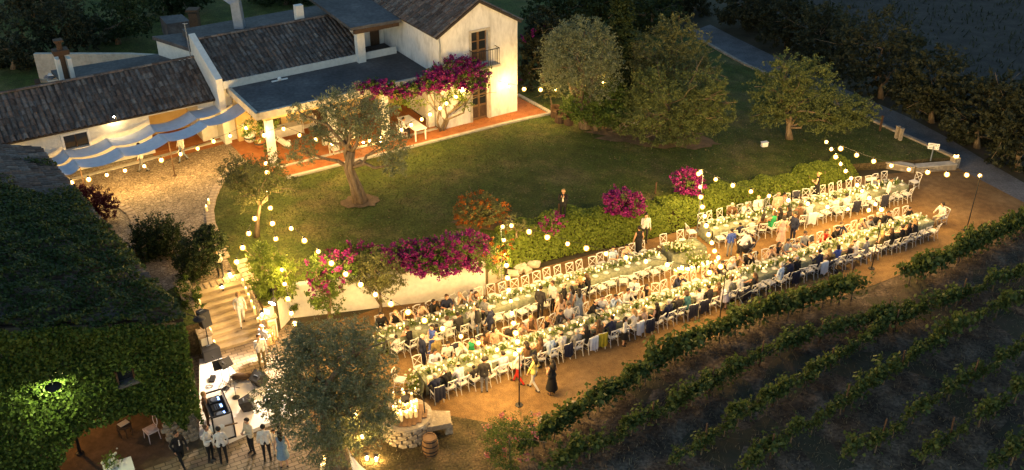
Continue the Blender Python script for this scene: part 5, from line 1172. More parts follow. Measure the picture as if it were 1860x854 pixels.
for px, py, l in ((380, 372, 'candle'), (376, 385, 'candle')): candle(G(px, py, UP+.02), 'lit candle on the %s edge of the cobbled court' % ('upper' if py < 380 else 'lower'), 1.6)
# wooden lantern stand at the stair foot
p = SB+SE1*(SW_-.1)-SE2*.25; r = empty('lantern_stand', p, 'pale wooden lantern towers at the foot of the stairs', 'stand')
for k, (o, h) in enumerate((((0, 0), 1.25), ((.32, -.05), .85), ((.12, -.3), .7))):
    b = p+SE1*o[0]+SE2*o[1]; mb = MB()
    for a in (-1, 1):
        for c in (-1, 1): mb.bar(b+SE1*a*.13+SE2*c*.13, b+SE1*a*.13+SE2*c*.13+Vector((0, 0, h)), .035)
    mb.box(b+Vector((0, 0, h+.02)), (.34, .34, .04), .52); mb.box(b+Vector((0, 0, .06)), (.32, .32, .04), .52); mb.build('tower_frame', 'paleplank', r)
    candle(b+Vector((0, 0, .08)), 'lit candle inside the %s wooden lantern tower' % ('tallest', 'middle', 'shortest')[k], 1.6)
lantern(p+Vector((0, 0, 1.3)), 'bright lantern on top of the tallest wooden tower', .8)
# stage lighting post with truss head
p = G(506, 583, 0); r = empty('stage_light_post', p, 'dark post with white truss head and stage lamps by the stair wall', 'stage light')
mb = MB(); mb.box(p+Vector((0, 0, 1.1)), (.36, .36, 2.2), .5); mb.build('post_cover', 'blackbox', r)
mb = MB(); T_ = p+Vector((0, 0, 2.25)); 
for a in (-1, 1):
    for c in (-1, 1): mb.bar(T_+Vector((a*.2, c*.2, 0)), T_+Vector((a*.2, c*.2, .4)), .03); mb.bar(T_+Vector((a*.2, c*.2, 0)), T_+Vector((-a*.2, c*.2, .4)), .02)
for zz in (0, .4): mb.bar(T_+Vector((-.2, -.2, zz)), T_+Vector((.2, -.2, zz)), .03); mb.bar(T_+Vector((-.2, .2, zz)), T_+Vector((.2, .2, zz)), .03); mb.bar(T_+Vector((-.2, -.2, zz)), T_+Vector((-.2, .2, zz)), .03); mb.bar(T_+Vector((.2, -.2, zz)), T_+Vector((.2, .2, zz)), .03)
mb.build('truss_head', 'whitepaint', r)
hp = G(494, 551, 2.3); mb = MB(); dirv = (G(425, 715, 0)-hp).normalized(); mb.tube([hp-dirv*.25, hp], [.10, .15], 12); mb.bar(hp-dirv*.2, T_, .04); mb.build('lamp_head', 'blackbox', r)
mb = MB(); mb.tube([hp+dirv*.002, hp+dirv*.012], [.145, .145], 14); mb.build('lamp_lens', 'stagelamp', r)
sp = bpy.data.lights.new('stage_spot', 'SPOT'); sp.energy = 1000; sp.color = (1, .80, .62); sp.spot_size = math.radians(95); sp.spot_blend = .6; sp.shadow_soft_size = .12
spo = bpy.data.objects.new('stage_spot', sp); COL.objects.link(spo); spo.parent = r; spo.location = hp+dirv*.06-wloc(r); spo.rotation_euler = dirv.to_track_quat('-Z', 'Y').to_euler()
# uplights in the porch planting
for px, py, l in ((660, 262, 'garden uplight at the porch pillar behind the lawn olive'), (692, 262, 'garden uplight in the planting by the porch threshold')):
    p = G(px, py, UP+.05); r = empty('garden_uplight', p, l, 'uplight'); mb = MB(); mb.tube([p, p+Vector((0, 0, .1))], [.05, .08], 10); mb.build('housing', 'iron', r); mb = MB(); mb.ell(p+Vector((0, 0, .12)), (.07, .07, .05)); mb.build('lens', 'bulb', r)
# ================================================================== TREES AND SHRUBS
def T(name, label, bpx, trunkpx, lobespx, nl, leaf, lm, tr=.2, z='L', cat='tree', dY=.6, **kw):
    b = GL(*bpx) if z == 'L' else G(*bpx, z); Y = b.y
    tr_ = [at(x, y, Y+o) for x, y, o in [(t+(0,))[:3] for t in trunkpx]]
    lb = []
    for i, l in enumerate(lobespx): 
        o = l[4] if len(l) > 4 else random.uniform(-dY, dY); lb.append(lobe(l[0], l[1], Y+o, l[2], l[3]))
    return tree(name, label, cat, b, tr_, lb, nl, leaf, lm, tr, **kw)
T('olive_tree', 'huge dense grey-green olive tree in front of the stage yard', (614, 862), [(610, 820), (600, 770), (598, 735)], [(605, 660, 92, 70), (545, 680, 62, 58), (665, 680, 56, 62), (590, 745, 92, 62, -.6), (645, 755, 68, 55, -.5), (520, 735, 42, 40), (480, 722, 26, 30), (600, 805, 60, 34, -.8), (640, 620, 50, 40), (570, 625, 50, 38), (690, 730, 34, 55)], 42000, .13, 'olive', .34, z=0, ratio=.32, gnarl=True, per=26, spread=.23, inner=.35)
T('olive_tree', 'leaning gnarled olive tree alone on the lawn', (655, 366), [(645, 338), (634, 305), (638, 275)], [(632, 200, 52, 40), (680, 222, 44, 40), (712, 268, 30, 36, -.5), (716, 298, 24, 24, -.6), (545, 205, 24, 17), (546, 276, 30, 22, -.4), (600, 188, 30, 22), (618, 240, 40, 28), (575, 245, 22, 16)], 17000, .14, 'olive', .27, ratio=.34, gnarl=True, per=22, spread=.24)
T('olive_tree', 'small forked olive tree where lawn meets the court', (466, 430), [(468, 400), (472, 372)], [(437, 312, 38, 27), (482, 300, 32, 22), (510, 330, 28, 20), (450, 352, 30, 24, -.3), (425, 325, 24, 20), (470, 340, 26, 18)], 8500, .13, 'olive2', .12, ratio=.36, per=22, spread=.26)
T('olive_tree', 'broad silvery olive tree standing right of the house', (1062, 232), [(1058, 205), (1055, 175)], [(1045, 100, 56, 50), (1012, 128, 32, 38), (1088, 130, 40, 46), (1062, 58, 42, 26), (1030, 75, 30, 26), (1075, 165, 40, 25), (1020, 95, 36, 36), (1095, 95, 30, 36)], 26000, .15, 'olive', .3, ratio=.34, per=24)
T('shrub', 'low brightly lit olive sapling near the patio corner', (1002, 190), [(1000, 178)], [(998, 162, 20, 17), (1012, 168, 14, 12)], 1800, .12, 'olive2', .05, cat='shrub')
T('citrus_tree', 'small bright green tree under the silvery olive', (1082, 238), [(1080, 222), (1078, 205)], [(1060, 190, 36, 24), (1092, 200, 40, 28), (1040, 200, 24, 18), (1105, 172, 34, 24), (1120, 205, 30, 24)], 11000, .15, 'green', .12, ratio=.5)
T('cypress_tree', 'tall dark columnar cypress beside the silvery olive', (1128, 216), [(1128, 180), (1129, 100), (1130, 0)], [(1128, 190, 20, 20, 0), (1128, 160, 21, 26, 0), (1128, 120, 22, 30, 0), (1129, 75, 21, 32, 0), (1130, 30, 20, 34, 0), (1131, -15, 18, 34, 0)], 26000, .2, 'darkgreen', .16, ratio=.45, spread=.22, inner=.25)
T('bushy_tree', 'wide drooping bushy tree at the lawn edge', (1222, 258), [(1220, 235), (1218, 205)], [(1205, 175, 62, 44), (1262, 190, 48, 42), (1172, 208, 46, 36), (1290, 205, 30, 36), (1215, 222, 50, 28, -.5), (1245, 225, 40, 26, -.5), (1300, 170, 24, 26), (1150, 222, 30, 22), (1128, 225, 22, 18), (1312, 218, 24, 24), (1180, 160, 40, 30), (1268, 148, 42, 30), (1325, 190, 14, 22), (1240, 248, 40, 14, -.9), (1190, 246, 36, 14, -.9)], 32000, .14, 'greygreen', .2, ratio=.38, per=44, spread=.30, droop=.3)
T('brown_olive_tree', 'tall brownish olive behind the wide bushy tree', (1215, 215), [(1214, 180), (1212, 140)], [(1190, 95, 52, 40), (1240, 80, 46, 34), (1210, 130, 60, 36), (1265, 115, 30, 34), (1170, 130, 34, 34), (1290, 130, 26, 30), (1225, 50, 36, 24), (1150, 105, 34, 44), (1145, 160, 30, 34), (1110, 130, 26, 40)], 25000, .17, 'olive2', .22, ratio=.36)
T('spreading_tree', 'spreading feathery tree lit by bulbs above the far hedge', (1434, 252), [(1432, 232), (1438, 205)], [(1462, 180, 66, 36), (1408, 165, 46, 40), (1520, 195, 52, 26), (1568, 200, 30, 18), (1402, 205, 40, 24), (1472, 135, 42, 26), (1500, 218, 50, 18, -.6), (1430, 125, 34, 26), (1545, 218, 34, 12, -.5)], 30000, .15, 'greygreen', .2, ratio=.40, per=40, spread=.26)
dk = [(1600, 178, [(1590, 80, 85, 56), (1540, 105, 46, 42), (1635, 112, 56, 46)], 'dark oak crowding the lane beyond the spreading tree'), (1692, 222, [(1690, 145, 66, 54), (1655, 165, 40, 34), (1725, 180, 38, 40)], 'dark rounded tree in the lane hedgerow, uphill of the sign'),
      (1775, 268, [(1780, 200, 58, 52), (1745, 215, 36, 34), (1815, 180, 40, 50)], 'dark rounded tree in the lane hedgerow opposite the sign'), (1850, 310, [(1850, 225, 55, 70), (1830, 200, 45, 50), (1885, 230, 50, 66)], 'dark tree at the picture edge beyond the lane'),
      (1505, 128, [(1490, 55, 46, 46), (1520, 72, 40, 36)], 'dark tree beyond the lane above the spreading tree'), (1430, 84, [(1425, 25, 46, 42), (1458, 40, 34, 32)], 'dark shrubby tree beyond the lane bend'), (1355, 48, [(1350, 5, 50, 34), (1390, 12, 40, 32)], 'dark thicket tree at the top of the lane'),
      (1240, 30, [(1235, -10, 40, 32), (1210, 5, 30, 30)], 'dark tree behind the cypress group')]
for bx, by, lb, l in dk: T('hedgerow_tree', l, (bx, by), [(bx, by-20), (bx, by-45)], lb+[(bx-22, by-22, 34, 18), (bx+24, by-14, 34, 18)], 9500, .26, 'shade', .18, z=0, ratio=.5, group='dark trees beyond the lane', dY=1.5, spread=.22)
for bx, by, lb, l, m_n in [(985, 150, [(972, 95, 26, 46), (990, 60, 34, 40), (962, 140, 20, 26)], 'dark oleander with pink blossom behind the house corner', 'shade'), (1010, 70, [(1000, 20, 48, 36), (1040, 15, 40, 34)], 'dark tree behind the house roof', 'darkgreen'), (1185, 60, [(1190, 15, 50, 36), (1165, 30, 30, 30)], 'dark tree between cypress and lane', 'darkgreen'), (1085, 60, [(1085, 10, 34, 36)], 'dark tree behind the silvery olive top', 'darkgreen'),
      (25, 125, [(20, 70, 45, 55), (50, 100, 30, 35), (-10, 110, 40, 50)], 'dim olive tree at the picture corner behind the low wing', 'shade'), (120, 95, [(110, 40, 55, 45), (150, 55, 36, 34)], 'dim tree behind the rear garden wall', 'shade'), (215, 80, [(210, 35, 50, 40), (250, 25, 46, 36), (180, 60, 30, 30)], 'dense dark tree behind the rear shed', 'darkgreen'), (60, 30, [(60, -5, 50, 36)], 'dim distant tree above the corner olive', 'shade'), (300, 25, [(300, -10, 46, 30), (340, -5, 40, 24)], 'dark tree behind the garden hut', 'darkgreen'), (520, 8, [(500, -20, 60, 28), (545, -15, 40, 26)], 'dark tree behind the middle wing roof', 'darkgreen')]:
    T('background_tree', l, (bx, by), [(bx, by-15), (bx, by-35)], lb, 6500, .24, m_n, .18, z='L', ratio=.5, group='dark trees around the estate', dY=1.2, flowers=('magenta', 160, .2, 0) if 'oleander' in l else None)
# shrubs
def shrub(label, bpx, lobes, nl, leaf, lm, z='L', **kw): return T('shrub', label, bpx, [(bpx[0], bpx[1]-8)], lobes, nl, leaf, lm, .06, z=z, cat='shrub', parts=('stems', 'foliage'), dY=.3, **kw)
shrub('bright yellow-green shrub by the stair wall', (500, 535), [(490, 485, 38, 36), (520, 500, 34, 30), (470, 465, 26, 24), (500, 520, 40, 22), (478, 500, 30, 28)], 6500, .13, 'limegreen', ratio=.5)
T('bougainvillea_tree', 'bougainvillea standard with pink bracts in front of the retaining wall', (598, 590), [(598, 565), (600, 540)], [(598, 500, 34, 30), (575, 490, 24, 24), (620, 485, 28, 24), (595, 545, 30, 28), (580, 530, 22, 30)], 5200, .13, 'green', .10, z=0, ratio=.5, flowers=('magenta', 1500, .12, 1.6), dY=.3)
T('olive_tree', 'small bright olive in front of the retaining wall', (690, 572), [(692, 555), (690, 530)], [(680, 490, 44, 30), (705, 505, 30, 24), (655, 500, 26, 22), (690, 525, 30, 18)], 6500, .12, 'olive2', .09, z=0, ratio=.4, dY=.3)
shrub('pink and green bougainvillea shrub behind the small bright olive', (655, 470), [(640, 462, 36, 18), (675, 465, 30, 16), (610, 470, 24, 16)], 3200, .13, 'green', flowers=('magenta', 900, .12, 0))
T('bougainvillea_hedge', 'long magenta bougainvillea hedge spilling over the retaining wall', (800, 494), [(800, 480)], [(730, 466, 34, 20), (770, 462, 40, 22), (815, 456, 44, 26), (855, 452, 34, 28), (868, 470, 22, 24), (790, 478, 60, 14), (715, 475, 22, 12)], 7500, .13, 'green', .06, cat='hedge', parts=('stems', 'foliage'), flowers=('magenta', 8000, .12, 0), dY=.35)
shrub('rounded shrub covered in orange blossom on the lawn', (872, 412), [(872, 380, 42, 28), (850, 388, 26, 22), (895, 385, 28, 24)], 8500, .10, 'olive2', spread=.11, flowers=('orange', 3200, .075, 0))
shrub('orange-flowered climber at the end of the retaining wall', (905, 505), [(903, 470, 22, 34), (918, 440, 18, 18), (895, 455, 18, 22)], 2600, .12, 'green', flowers=('orange', 420, .09, 0))
shrub('wiry pale shrub around the wall-end pole', (938, 430), [(935, 412, 24, 20), (955, 415, 18, 16)], 900, .15, 'olive2', ratio=.2)
shrub('small pinkish-red shrub on the lawn edge', (1003, 420), [(1002, 404, 22, 16)], 700, .11, 'green', flowers=('magenta', 520, .10, 0))
shrub('rounded magenta bougainvillea on the lawn edge', (1135, 392), [(1130, 366, 30, 22), (1150, 374, 22, 18), (1115, 362, 16, 14)], 900, .12, 'green', flowers=('magenta', 2600, .13, 0))
shrub('pink bougainvillea beside the hedge pole', (1248, 358), [(1245, 330, 24, 20), (1262, 338, 18, 18)], 800, .12, 'green', flowers=('magenta', 1900, .13, 0))
shrub('dark red-leaved bush beside the barn roof', (172, 398), [(165, 366, 36, 28), (190, 378, 26, 22), (140, 355, 22, 18)], 10000, .11, 'purple', z=UP, spread=.13)
shrub('dark laurel bush between barn roof and court', (288, 462), [(285, 425, 42, 34), (265, 445, 34, 30), (312, 440, 26, 30)], 12000, .13, 'darkgreen', z=UP)
shrub('tall dark bush at the court corner above the stairs', (365, 505), [(362, 460, 34, 40), (345, 485, 28, 28), (390, 445, 24, 26), (372, 425, 20, 18)], 11000, .14, 'darkgreen', z=UP)
shrub('ivy tangle between barn and stair wall', (345, 560), [(340, 530, 24, 24), (350, 555, 18, 20), (330, 575, 16, 20), (365, 575, 12, 14)], 2600, .13, 'ivy', z=1.2)
shrub('leafy climber with pale bracts on the porch pillar', (482, 292), [(470, 230, 30, 24, 0), (490, 222, 18, 16, 0), (492, 262, 9, 26, 0)], 3200, .13, 'green', z=UP, flowers=('whiteflower', 120, .1, 0))
T('rose_bush', 'tall rose bush with coral flowers at the vineyard corner', (928, 850), [(926, 825), (925, 800)], [(925, 790, 44, 34), (905, 800, 26, 30), (950, 775, 30, 24), (920, 830, 34, 22)], 5200, .09, 'green', .05, z=0, cat='shrub', parts=('stems', 'foliage'), flowers=('rose', 330, .085, 0), dY=.25)
shrub('leafy plants climbing the retaining wall by the pale pillar', (530, 575), [(532, 548, 8, 28), (515, 590, 12, 24)], 900, .12, 'green', z=0)
# bougainvillea on the house
b = HF(.5, -.35, UP+.03); r = empty('house_bougainvillea', b, 'huge magenta bougainvillea climbing the white house and porch roof', 'bougainvillea')
mb = MB(); base = [G(800, 238, UP), G(806, 237, UP)]
for k in range(6):
    e = at(785+k*18+random.uniform(-6, 6), 165-abs(k-3)*4, HF(.3+k*.5, -.4, 0).y); limb(mb, base[k % 2]+Vector((0, -.1, 0)), e, .07, .03, 6, 5, .10)
    for q in range(3): limb(mb, base[0].lerp(e, random.uniform(.4, .8)), e+Vector((random.uniform(-1, 1), -.1, random.uniform(-1.2, .4))), .025, .01, 4, 3)
mb.build('trunk', 'bark', r, smooth=True)
def hl(px, py, b_, rx, rz):
    a, z = onb(px, py, b_); p = HF(a, b_, z); k = mpp(p); return (p, (rx*k, .75*min(rx, rz)*k+.15, rz*k))
lb = [hl(830, 125, -.35, 40, 22), (hl(862, 132, -.4, 30, 20)), hl(805, 140, -.2, 34, 20), hl(780, 152, .1, 30, 16), hl(745, 162, .3, 26, 11), hl(722, 166, .3, 22, 12), hl(690, 160, .5, 30, 16), hl(668, 160, .5, 22, 14), hl(850, 150, -.4, 34, 14)]
C, _ = clump_pts(lb, 6500, 20, .25, .5); V, Fq = leaf_quads(C, .14, .6); obj_np('foliage', V, Fq, 'green', r)
C, _ = clump_pts(lb, 12500, 26, .2, .6); V, Fq = leaf_quads(C, .125, .8); obj_np('blossoms', V, Fq, 'magenta', r)
lb2 = [hl(815, 175, -.3, 26, 18), hl(845, 180, -.3, 14, 22), hl(730, 185, .4, 50, 14)]; C, _ = clump_pts(lb2, 1400, 14, .3, .2); V, Fq = leaf_quads(C, .13, .6); obj_np('lower_foliage', V, Fq, 'limegreen', r)
# hedges on the bank
def hedge(label, i0, i1, wid, hgt, n, rocks=False):
    P = HEDGE_BOT[i0:i1+1]; L = [0]
    for a, b in zip(P[:-1], P[1:]): L.append(L[-1]+(b-a).length)
    r = empty('hedge', P[len(P)//2], label, 'hedge', 'clipped hedges on the bank'); t = rng.random(n)*L[-1]; u = rng.random(n); k = np.clip(np.searchsorted(L, t)-1, 0, len(P)-2)
    Pa = np.array([list(p) for p in P]); La = np.array(L); f = (t-La[k])/(La[k+1]-La[k]); C = Pa[k]+(Pa[k+1]-Pa[k])*f[:, None]
    lump = .12*np.sin(t*1.9)+.08*np.sin(t*4.3+1)+.1*np.sin(t*.8+u*5); bn = np.array(bank_n)
    C = C+bn*((u*(wid+lump))[:, None]); zt = np.array([zL(x, y) for x, y in C[:, :2]]); prof = np.minimum(1, u/.42)**.8
    C[:, 2] = .06+prof*(zt+hgt+lump*.6)*rng.uniform(.86, 1.03, n)
    edge = u > .9; C[edge, 2] -= (u[edge]-.9)*3
    Nn = np.tile(-bn*.5+np.array([0, 0, 1]), (n, 1)); V, Fq = flat_leaves(C, Nn, .12, .7, .7); obj_np('foliage', V, Fq, 'hedge', r)
    mb = MB()
    for q in range(int(L[-1]/1.2)):
        s_ = (q+.5)*1.2; kk = max(j for j in range(len(P)-1) if L[j] <= s_); p = P[kk]+(P[kk+1]-P[kk])*((s_-L[kk])/(L[kk+1]-L[kk]))+bank_n*.6; mb.tube([p, p+Vector((random.uniform(-.2, .2), 0, .7))], [.03, .015], 5)
    mb.build('stems', 'bark', r)
hedge('long low leafy hedge on the bank behind the rear left table', 1, 5, 2.05, .08, 24000)
hedge('long low leafy hedge on the bank behind the rear right table', 5, 9, 1.95, .12, 20000)
for i, (px, py, s_) in enumerate([(932, 497, .5), (946, 488, .55), (958, 490, .45), (970, 481, .5), (952, 476, .4), (938, 482, .38)]):
    p = G(px, py, .25); mb = MB(); mb.ell((0, 0, 0), (.5, .42, .36), 8, 6)
    for k, q in enumerate(mb.v): mb.v[k] = Vector((max(-.36, min(.38, q.x)), max(-.3, min(.3, q.y)), max(-.2, min(.22, q.z))))*random.uniform(.8, 1.2)
    o = mb.build('boulder', 'coping', None, local=True); o.location = p; o.scale = (s_*1.6, s_*1.3, s_*1.3); o.rotation_euler = (0, 0, i); tag(o, 'pale boulder in the bank, %s from the retaining wall' % ORD[i+1], 'boulder', 'boulders at the bank foot')
vwall('bank_kerb', [tuple(G(883, 517)[:2]), tuple(G(912, 505)[:2])], -.03, .75, .3, 'coping', 'short pale block wall beside the retaining wall end')
# ================================================================== VINEYARD
VINES = []
for q in range(6):
    root = empty('grapevine', (0, 0, 0)); mb = MB(); h = random.uniform(.55, .7); mb.tube([(0, 0, -.02), (.03, .02, h*.5), (-.01, .0, h)], [.045, .035, .03], 6)
    for s_ in (-1, 1): mb.tube([(0, 0, h), (s_*.3, .02, h+.08), (s_*.62, 0, h+.08)], [.025, .02, .015], 5)
    mb.build('trunk', 'bark', root, local=True); C = []
    for k in range(15):
        x = random.uniform(-.65, .65); ln = random.uniform(.35, 1.0); dx, dy = random.gauss(0, .28), random.gauss(0, .30)
        for t in np.linspace(0, 1, int(16*ln)+6): C.append((x+dx*t+random.gauss(0, .09), dy*t+random.gauss(0, .10), h+.05+ln*t*(1-.35*t)+random.gauss(0, .06)))
    for k in range(70): C.append((random.uniform(-.7, .7), random.gauss(0, .2), h+random.gauss(.05, .18)))
    V, Fq = leaf_quads(np.array(C), .185, .85); obj_np('foliage', V, Fq, 'vine', root, local=True); VINES.append([root, False])
def vine(p, rz, s_, label):
    v_ = random.choice(VINES); o = v_[0] if not v_[1] else copy_tree(v_[0]); v_[1] = True; o.location = p; o.rotation_euler = (0, 0, rz+random.choice((0, PI))+random.uniform(-.1, .1)); o.scale = (s_*1.1, s_*.95, s_*random.uniform(.8, 1.25)); tag(o, label, 'grapevine', 'grapevines planted in rows')
VROWS = [[(955, 832), (1105, 735), (1180, 690), (1270, 636), (1390, 590), (1470, 565), (1545, 545)], [(1000, 872), (1180, 775), (1290, 715), (1425, 640), (1530, 612), (1640, 580), (1720, 490), (1790, 452), (1870, 410)], [(1225, 850), (1370, 760), (1495, 680), (1600, 615), (1662, 585), (1760, 545), (1870, 505)], [(1345, 868), (1450, 800), (1560, 730), (1690, 640), (1800, 578), (1870, 545)], [(1540, 845), (1635, 790), (1715, 730), (1830, 665), (1875, 640)], [(1670, 850), (1755, 785), (1875, 715)], [(1790, 868), (1880, 815)]]
dens = [.52, .66, .8, .85, 1.1, 1.2, 1.2]
VROWS[1] = VROWS[1][:6]
VROWS.insert(1, [(1640, 520), (1712, 492), (1790, 452), (1880, 408)]); dens.insert(1, .52)
for ri, R in enumerate(VROWS):
    P = [G(x, y, 0) for x, y in R]; L = [0]
    for a, b in zip(P[:-1], P[1:]): L.append(L[-1]+(b-a).length)
    s_ = .3; i = 0
    rn = ('edge row along the gravel', 'upper edge row by the lane', 'second row from the gravel', 'third row from the gravel', 'fourth row from the gravel', 'fifth row from the gravel', 'sixth row from the gravel', 'corner row')[ri]
    mb = MB(); mb.tube([p+Vector((0, 0, .78)) for p in P], .004, 4); tag(mb.build('trellis_wire', 'iron'), 'thin trellis wire of the vine %s' % rn, 'wire', 'vineyard wires')
    while s_ < L[-1]:
        k = max(j for j in range(len(P)-1) if L[j] <= s_); d = (P[k+1]-P[k]).normalized(); p = P[k]+d*(s_-L[k])
        i += 1; vine(p+Vector((random.gauss(0, .06), random.gauss(0, .06), 0)), math.atan2(d.y, d.x), random.uniform(.85, 1.1) if ri in (0, 1) else random.uniform(.55, 1.02), 'leafy grapevine, %s from left in vine %s' % (ORD[i], rn))
        if i % 5 == 2 and ri > 0: q = p+d*.35; mb = MB(); mb.tube([q-Vector((0, 0, .02)), q+Vector((random.uniform(-.08, .08), 0, random.uniform(1.1, 1.5)))], [.04, .035], 6); tag(mb.build('vine_post', 'darkwood'), 'weathered wooden post by %s vine in vine %s' % (ORD[i], rn), 'post', 'vineyard posts')
        s_ += dens[ri]*random.uniform(.8, 1.25)
n = 9000; xs = rng.uniform(0, 32, n); ys = rng.uniform(24, 45, n); VS = [tuple(p[:2]) for p in px2([(915, 890), (960, 820), (1105, 726), (1270, 630), (1390, 583), (1550, 540), (1700, 484), (1862, 412), (2300, 500), (2200, 1000), (915, 1000)])]
k = np.array([inpoly(x, y, VS) for x, y in zip(xs, ys)]); C = np.stack([xs[k], ys[k], rng.uniform(.01, .10, k.sum())], 1); V, Fq = leaf_quads(C, .45, .035, droop=0); V[:, 2] = np.maximum(V[:, 2]*.35, .004)
tag(obj_np('straw', V, Fq, 'drygrass', loc=(10, 30, 0)), 'dry straw and prunings scattered between the vine rows', kind='stuff')
def tufts(name, label, poly, n, hgt, m, zf, w=.06):
    xs_ = [p[0] for p in poly]; ys_ = [p[1] for p in poly]; x = rng.uniform(min(xs_), max(xs_), n); y = rng.uniform(min(ys_), max(ys_), n); k = np.array([inpoly(a, b, poly) for a, b in zip(x, y)]); x, y = x[k], y[k]; n = len(x)
    z = np.array([zf(a, b) for a, b in zip(x, y)]); h = hgt*rng.uniform(.4, 1.3, n); an = rng.uniform(0, 2*PI, n); lx, ly = rng.normal(0, .4, n)*h, rng.normal(0, .4, n)*h
    A = np.stack([x-np.cos(an)*w/2, y-np.sin(an)*w/2, z-.01], 1); B = np.stack([x+np.cos(an)*w/2, y+np.sin(an)*w/2, z-.01], 1); D = np.stack([x+lx, y+ly, z+h], 1)
    V = np.stack([A, B, D], 1).reshape(-1, 3); tag(obj_np(name, V, np.arange(3*n).reshape(n, 3), m, loc=(float(x.mean()), float(y.mean()), 0)), label, kind='stuff')
tufts('grass', 'short grass blades of the sloping lawn', [p for p in TERR if p[1] < 70 and p[0] > -30]+[(-12, 70)], 60000, .07, 'grassblade', zL, .05)
tufts('fallen_leaves', 'dry fallen leaves scattered over the lawn', [p for p in TERR if p[1] < 62 and p[0] > -14 and p[1] > 38]+[(8, 60), (-8, 52)], 5000, .03, 'drygrass', lambda x, y: zL(x, y)+.03, .09)
tufts('weeds', 'dry weeds growing between the vine rows', VS, 15000, .16, 'drygrass', lambda x, y: 0, .035)
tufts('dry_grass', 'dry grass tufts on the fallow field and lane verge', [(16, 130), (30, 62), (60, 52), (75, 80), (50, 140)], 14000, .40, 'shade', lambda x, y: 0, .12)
tufts('verge_grass', 'rough grass around the well and along the vineyard edge', [tuple(p[:2]) for p in px2([(640, 760), (760, 745), (900, 770), (975, 790), (1105, 712), (1270, 616), (1390, 570), (1600, 510), (1610, 525), (1390, 590), (1105, 735), (960, 830), (915, 900), (600, 900)])], 9000, .10, 'drygrass', lambda x, y: .0, .05)
# ================================================================== SHADE SAILS
def sail(corners, label):
    P = [Vector(c) for c in corners]; n = 8; V = []
    for i in range(n+1):
        for j_ in range(n+1):
            u, v = i/n, j_/n; p = P[0]*(1-u)*(1-v)+P[1]*u*(1-v)+P[2]*u*v+P[3]*(1-u)*v; p = p-Vector((0, 0, .55*u*(1-u)*1.6)); V.append(p)
    mb = MB(); mb.add(V, [[i*(n+1)+k, i*(n+1)+k+1, (i+1)*(n+1)+k+1, (i+1)*(n+1)+k] for i in range(n) for k in range(n)])
    r = empty('shade_sail', P[0], label, 'shade sail', 'pale shade sails beside the low wing'); mb.build('fabric', 'sail', r, smooth=True)
    mb = MB(); mb.tube([P[0], P[3]], .02, 5); mb.tube([P[1], P[2]], .02, 5); mb.build('hem_pole', 'whitepaint', r); return r
zs = lambda x: 3.05+(x-75)/(430-75)*.95
bk = [(75, 287), (113, 272), (192, 251), (271, 226), (342, 202), (421, 171)]; md_ = [(92, 297), (126, 286), (205, 265), (283, 240), (358, 216), (428, 184)]; md2 = [(93, 299), (132, 289), (212, 268), (287, 243), (362, 219), (431, 186)]; fr = [(110, 316), (145, 304), (226, 284), (306, 257), (378, 229), (450, 199)]
for i in range(5):
    c = lambda L, k: G(*L[k], zs(L[k][0]))
    sail([c(bk, i), c(bk, i+1), c(md_, i+1), c(md_, i)], 'pale shade sail, %s from the barn in the row along the wall' % ORD[i+1])
    sail([c(md2, i), c(md2, i+1), c(fr, i+1), c(fr, i)], 'pale shade sail, %s from the barn in the row over the cobbles' % ORD[i+1])
for i in (1, 3):
    p = G(*fr[i], zs(fr[i][0])); mb = MB(); mb.tube([Vector((p.x, p.y, UP)), p], .035, 8); mb.tube([Vector((p.x, p.y, UP)), Vector((p.x, p.y, UP+.03))], .12, 8); tag(mb.build('sail_post', 'darkwood'), 'dark post holding the shade sails, %s the barn' % ('nearer' if i == 1 else 'farther from'), 'post', 'posts of the shade sails')
# ================================================================== PORCH FURNITURE
p = G(748, 224, UP+.75); p.z = UP+.03; r = empty('patio_table', p, 'long white table in the porch beside the house', 'table', rz=A33+PI/2)
mb = MB(); mb.box((0, 0, .74), (2.3, .8, .05)); mb.build('tabletop', 'whitepaint', r, local=True)
for a in (-1, 1):
    for b in (-1, 1): mb = MB(); mb.box((a*1.05, b*.33, .36), (.07, .07, .71)); mb.build('leg', 'whitepaint', r, local=True)
q = p+HE1*-.75-HE2*.2; chair(q, A33-PI/2, 'white chair pulled up to the porch table', 'chairs in the porch'); person('man/a', q, A33-PI/2-.3, 'man in white shirt seated at the porch table', 'white', 'dark')
p = G(592, 212, UP+.9); p.z = UP; p = HF(-6.8, 4.2, UP+.03); r = empty('serving_trolley', p, 'white-framed serving trolley against the porch wall', 'trolley', rz=A33)
mb = MB(); mb.box((0, 0, .85), (.9, .5, .04)); mb.box((0, 0, .35), (.9, .5, .03)); mb.build('shelf', 'whitepaint', r, local=True)
for a in (-1, 1):
    for b in (-1, 1): mb = MB(); mb.bar((a*.42, b*.22, .02), (a*.42, b*.22, .98), .03); mb.build('leg', 'whitepaint', r, local=True)
p = G(512, 262, UP+.35); mb = MB(); mb.bar(G(499, 248, UP+.4), G(521, 262, UP+.4), .12, .36); mb.bar(G(521, 262, UP+.4), G(527, 259, UP+.4), .12, .36); tag(mb.build('low_partition', 'whitepaint'), 'low white L-shaped partition on the porch floor', 'partition')
def urn(p, label, ms):
    r = empty('patterned_urn', p, label, 'urn'); mb = MB(); mb.lathe([(.16, 0), (.28, .12), (.34, .32), (.28, .52), (.16, .60), (.17, .64)], 14, p); mb.build('urn_body', ms[0], r, smooth=True)
    mb = MB(); mb.lathe([(.347, .27), (.352, .33), (.345, .38)], 14, p, cap=False); mb.build('painted_band', ms[1], r); 
urn(G(455, 258, UP+.03), 'round black and white patterned urn beside the porch pillar', ('whitepaint', 'ink')); urn(G(474, 268, UP+.03), 'terracotta urn with dark pattern beside the porch pillar', ('terracotta', 'ink'))
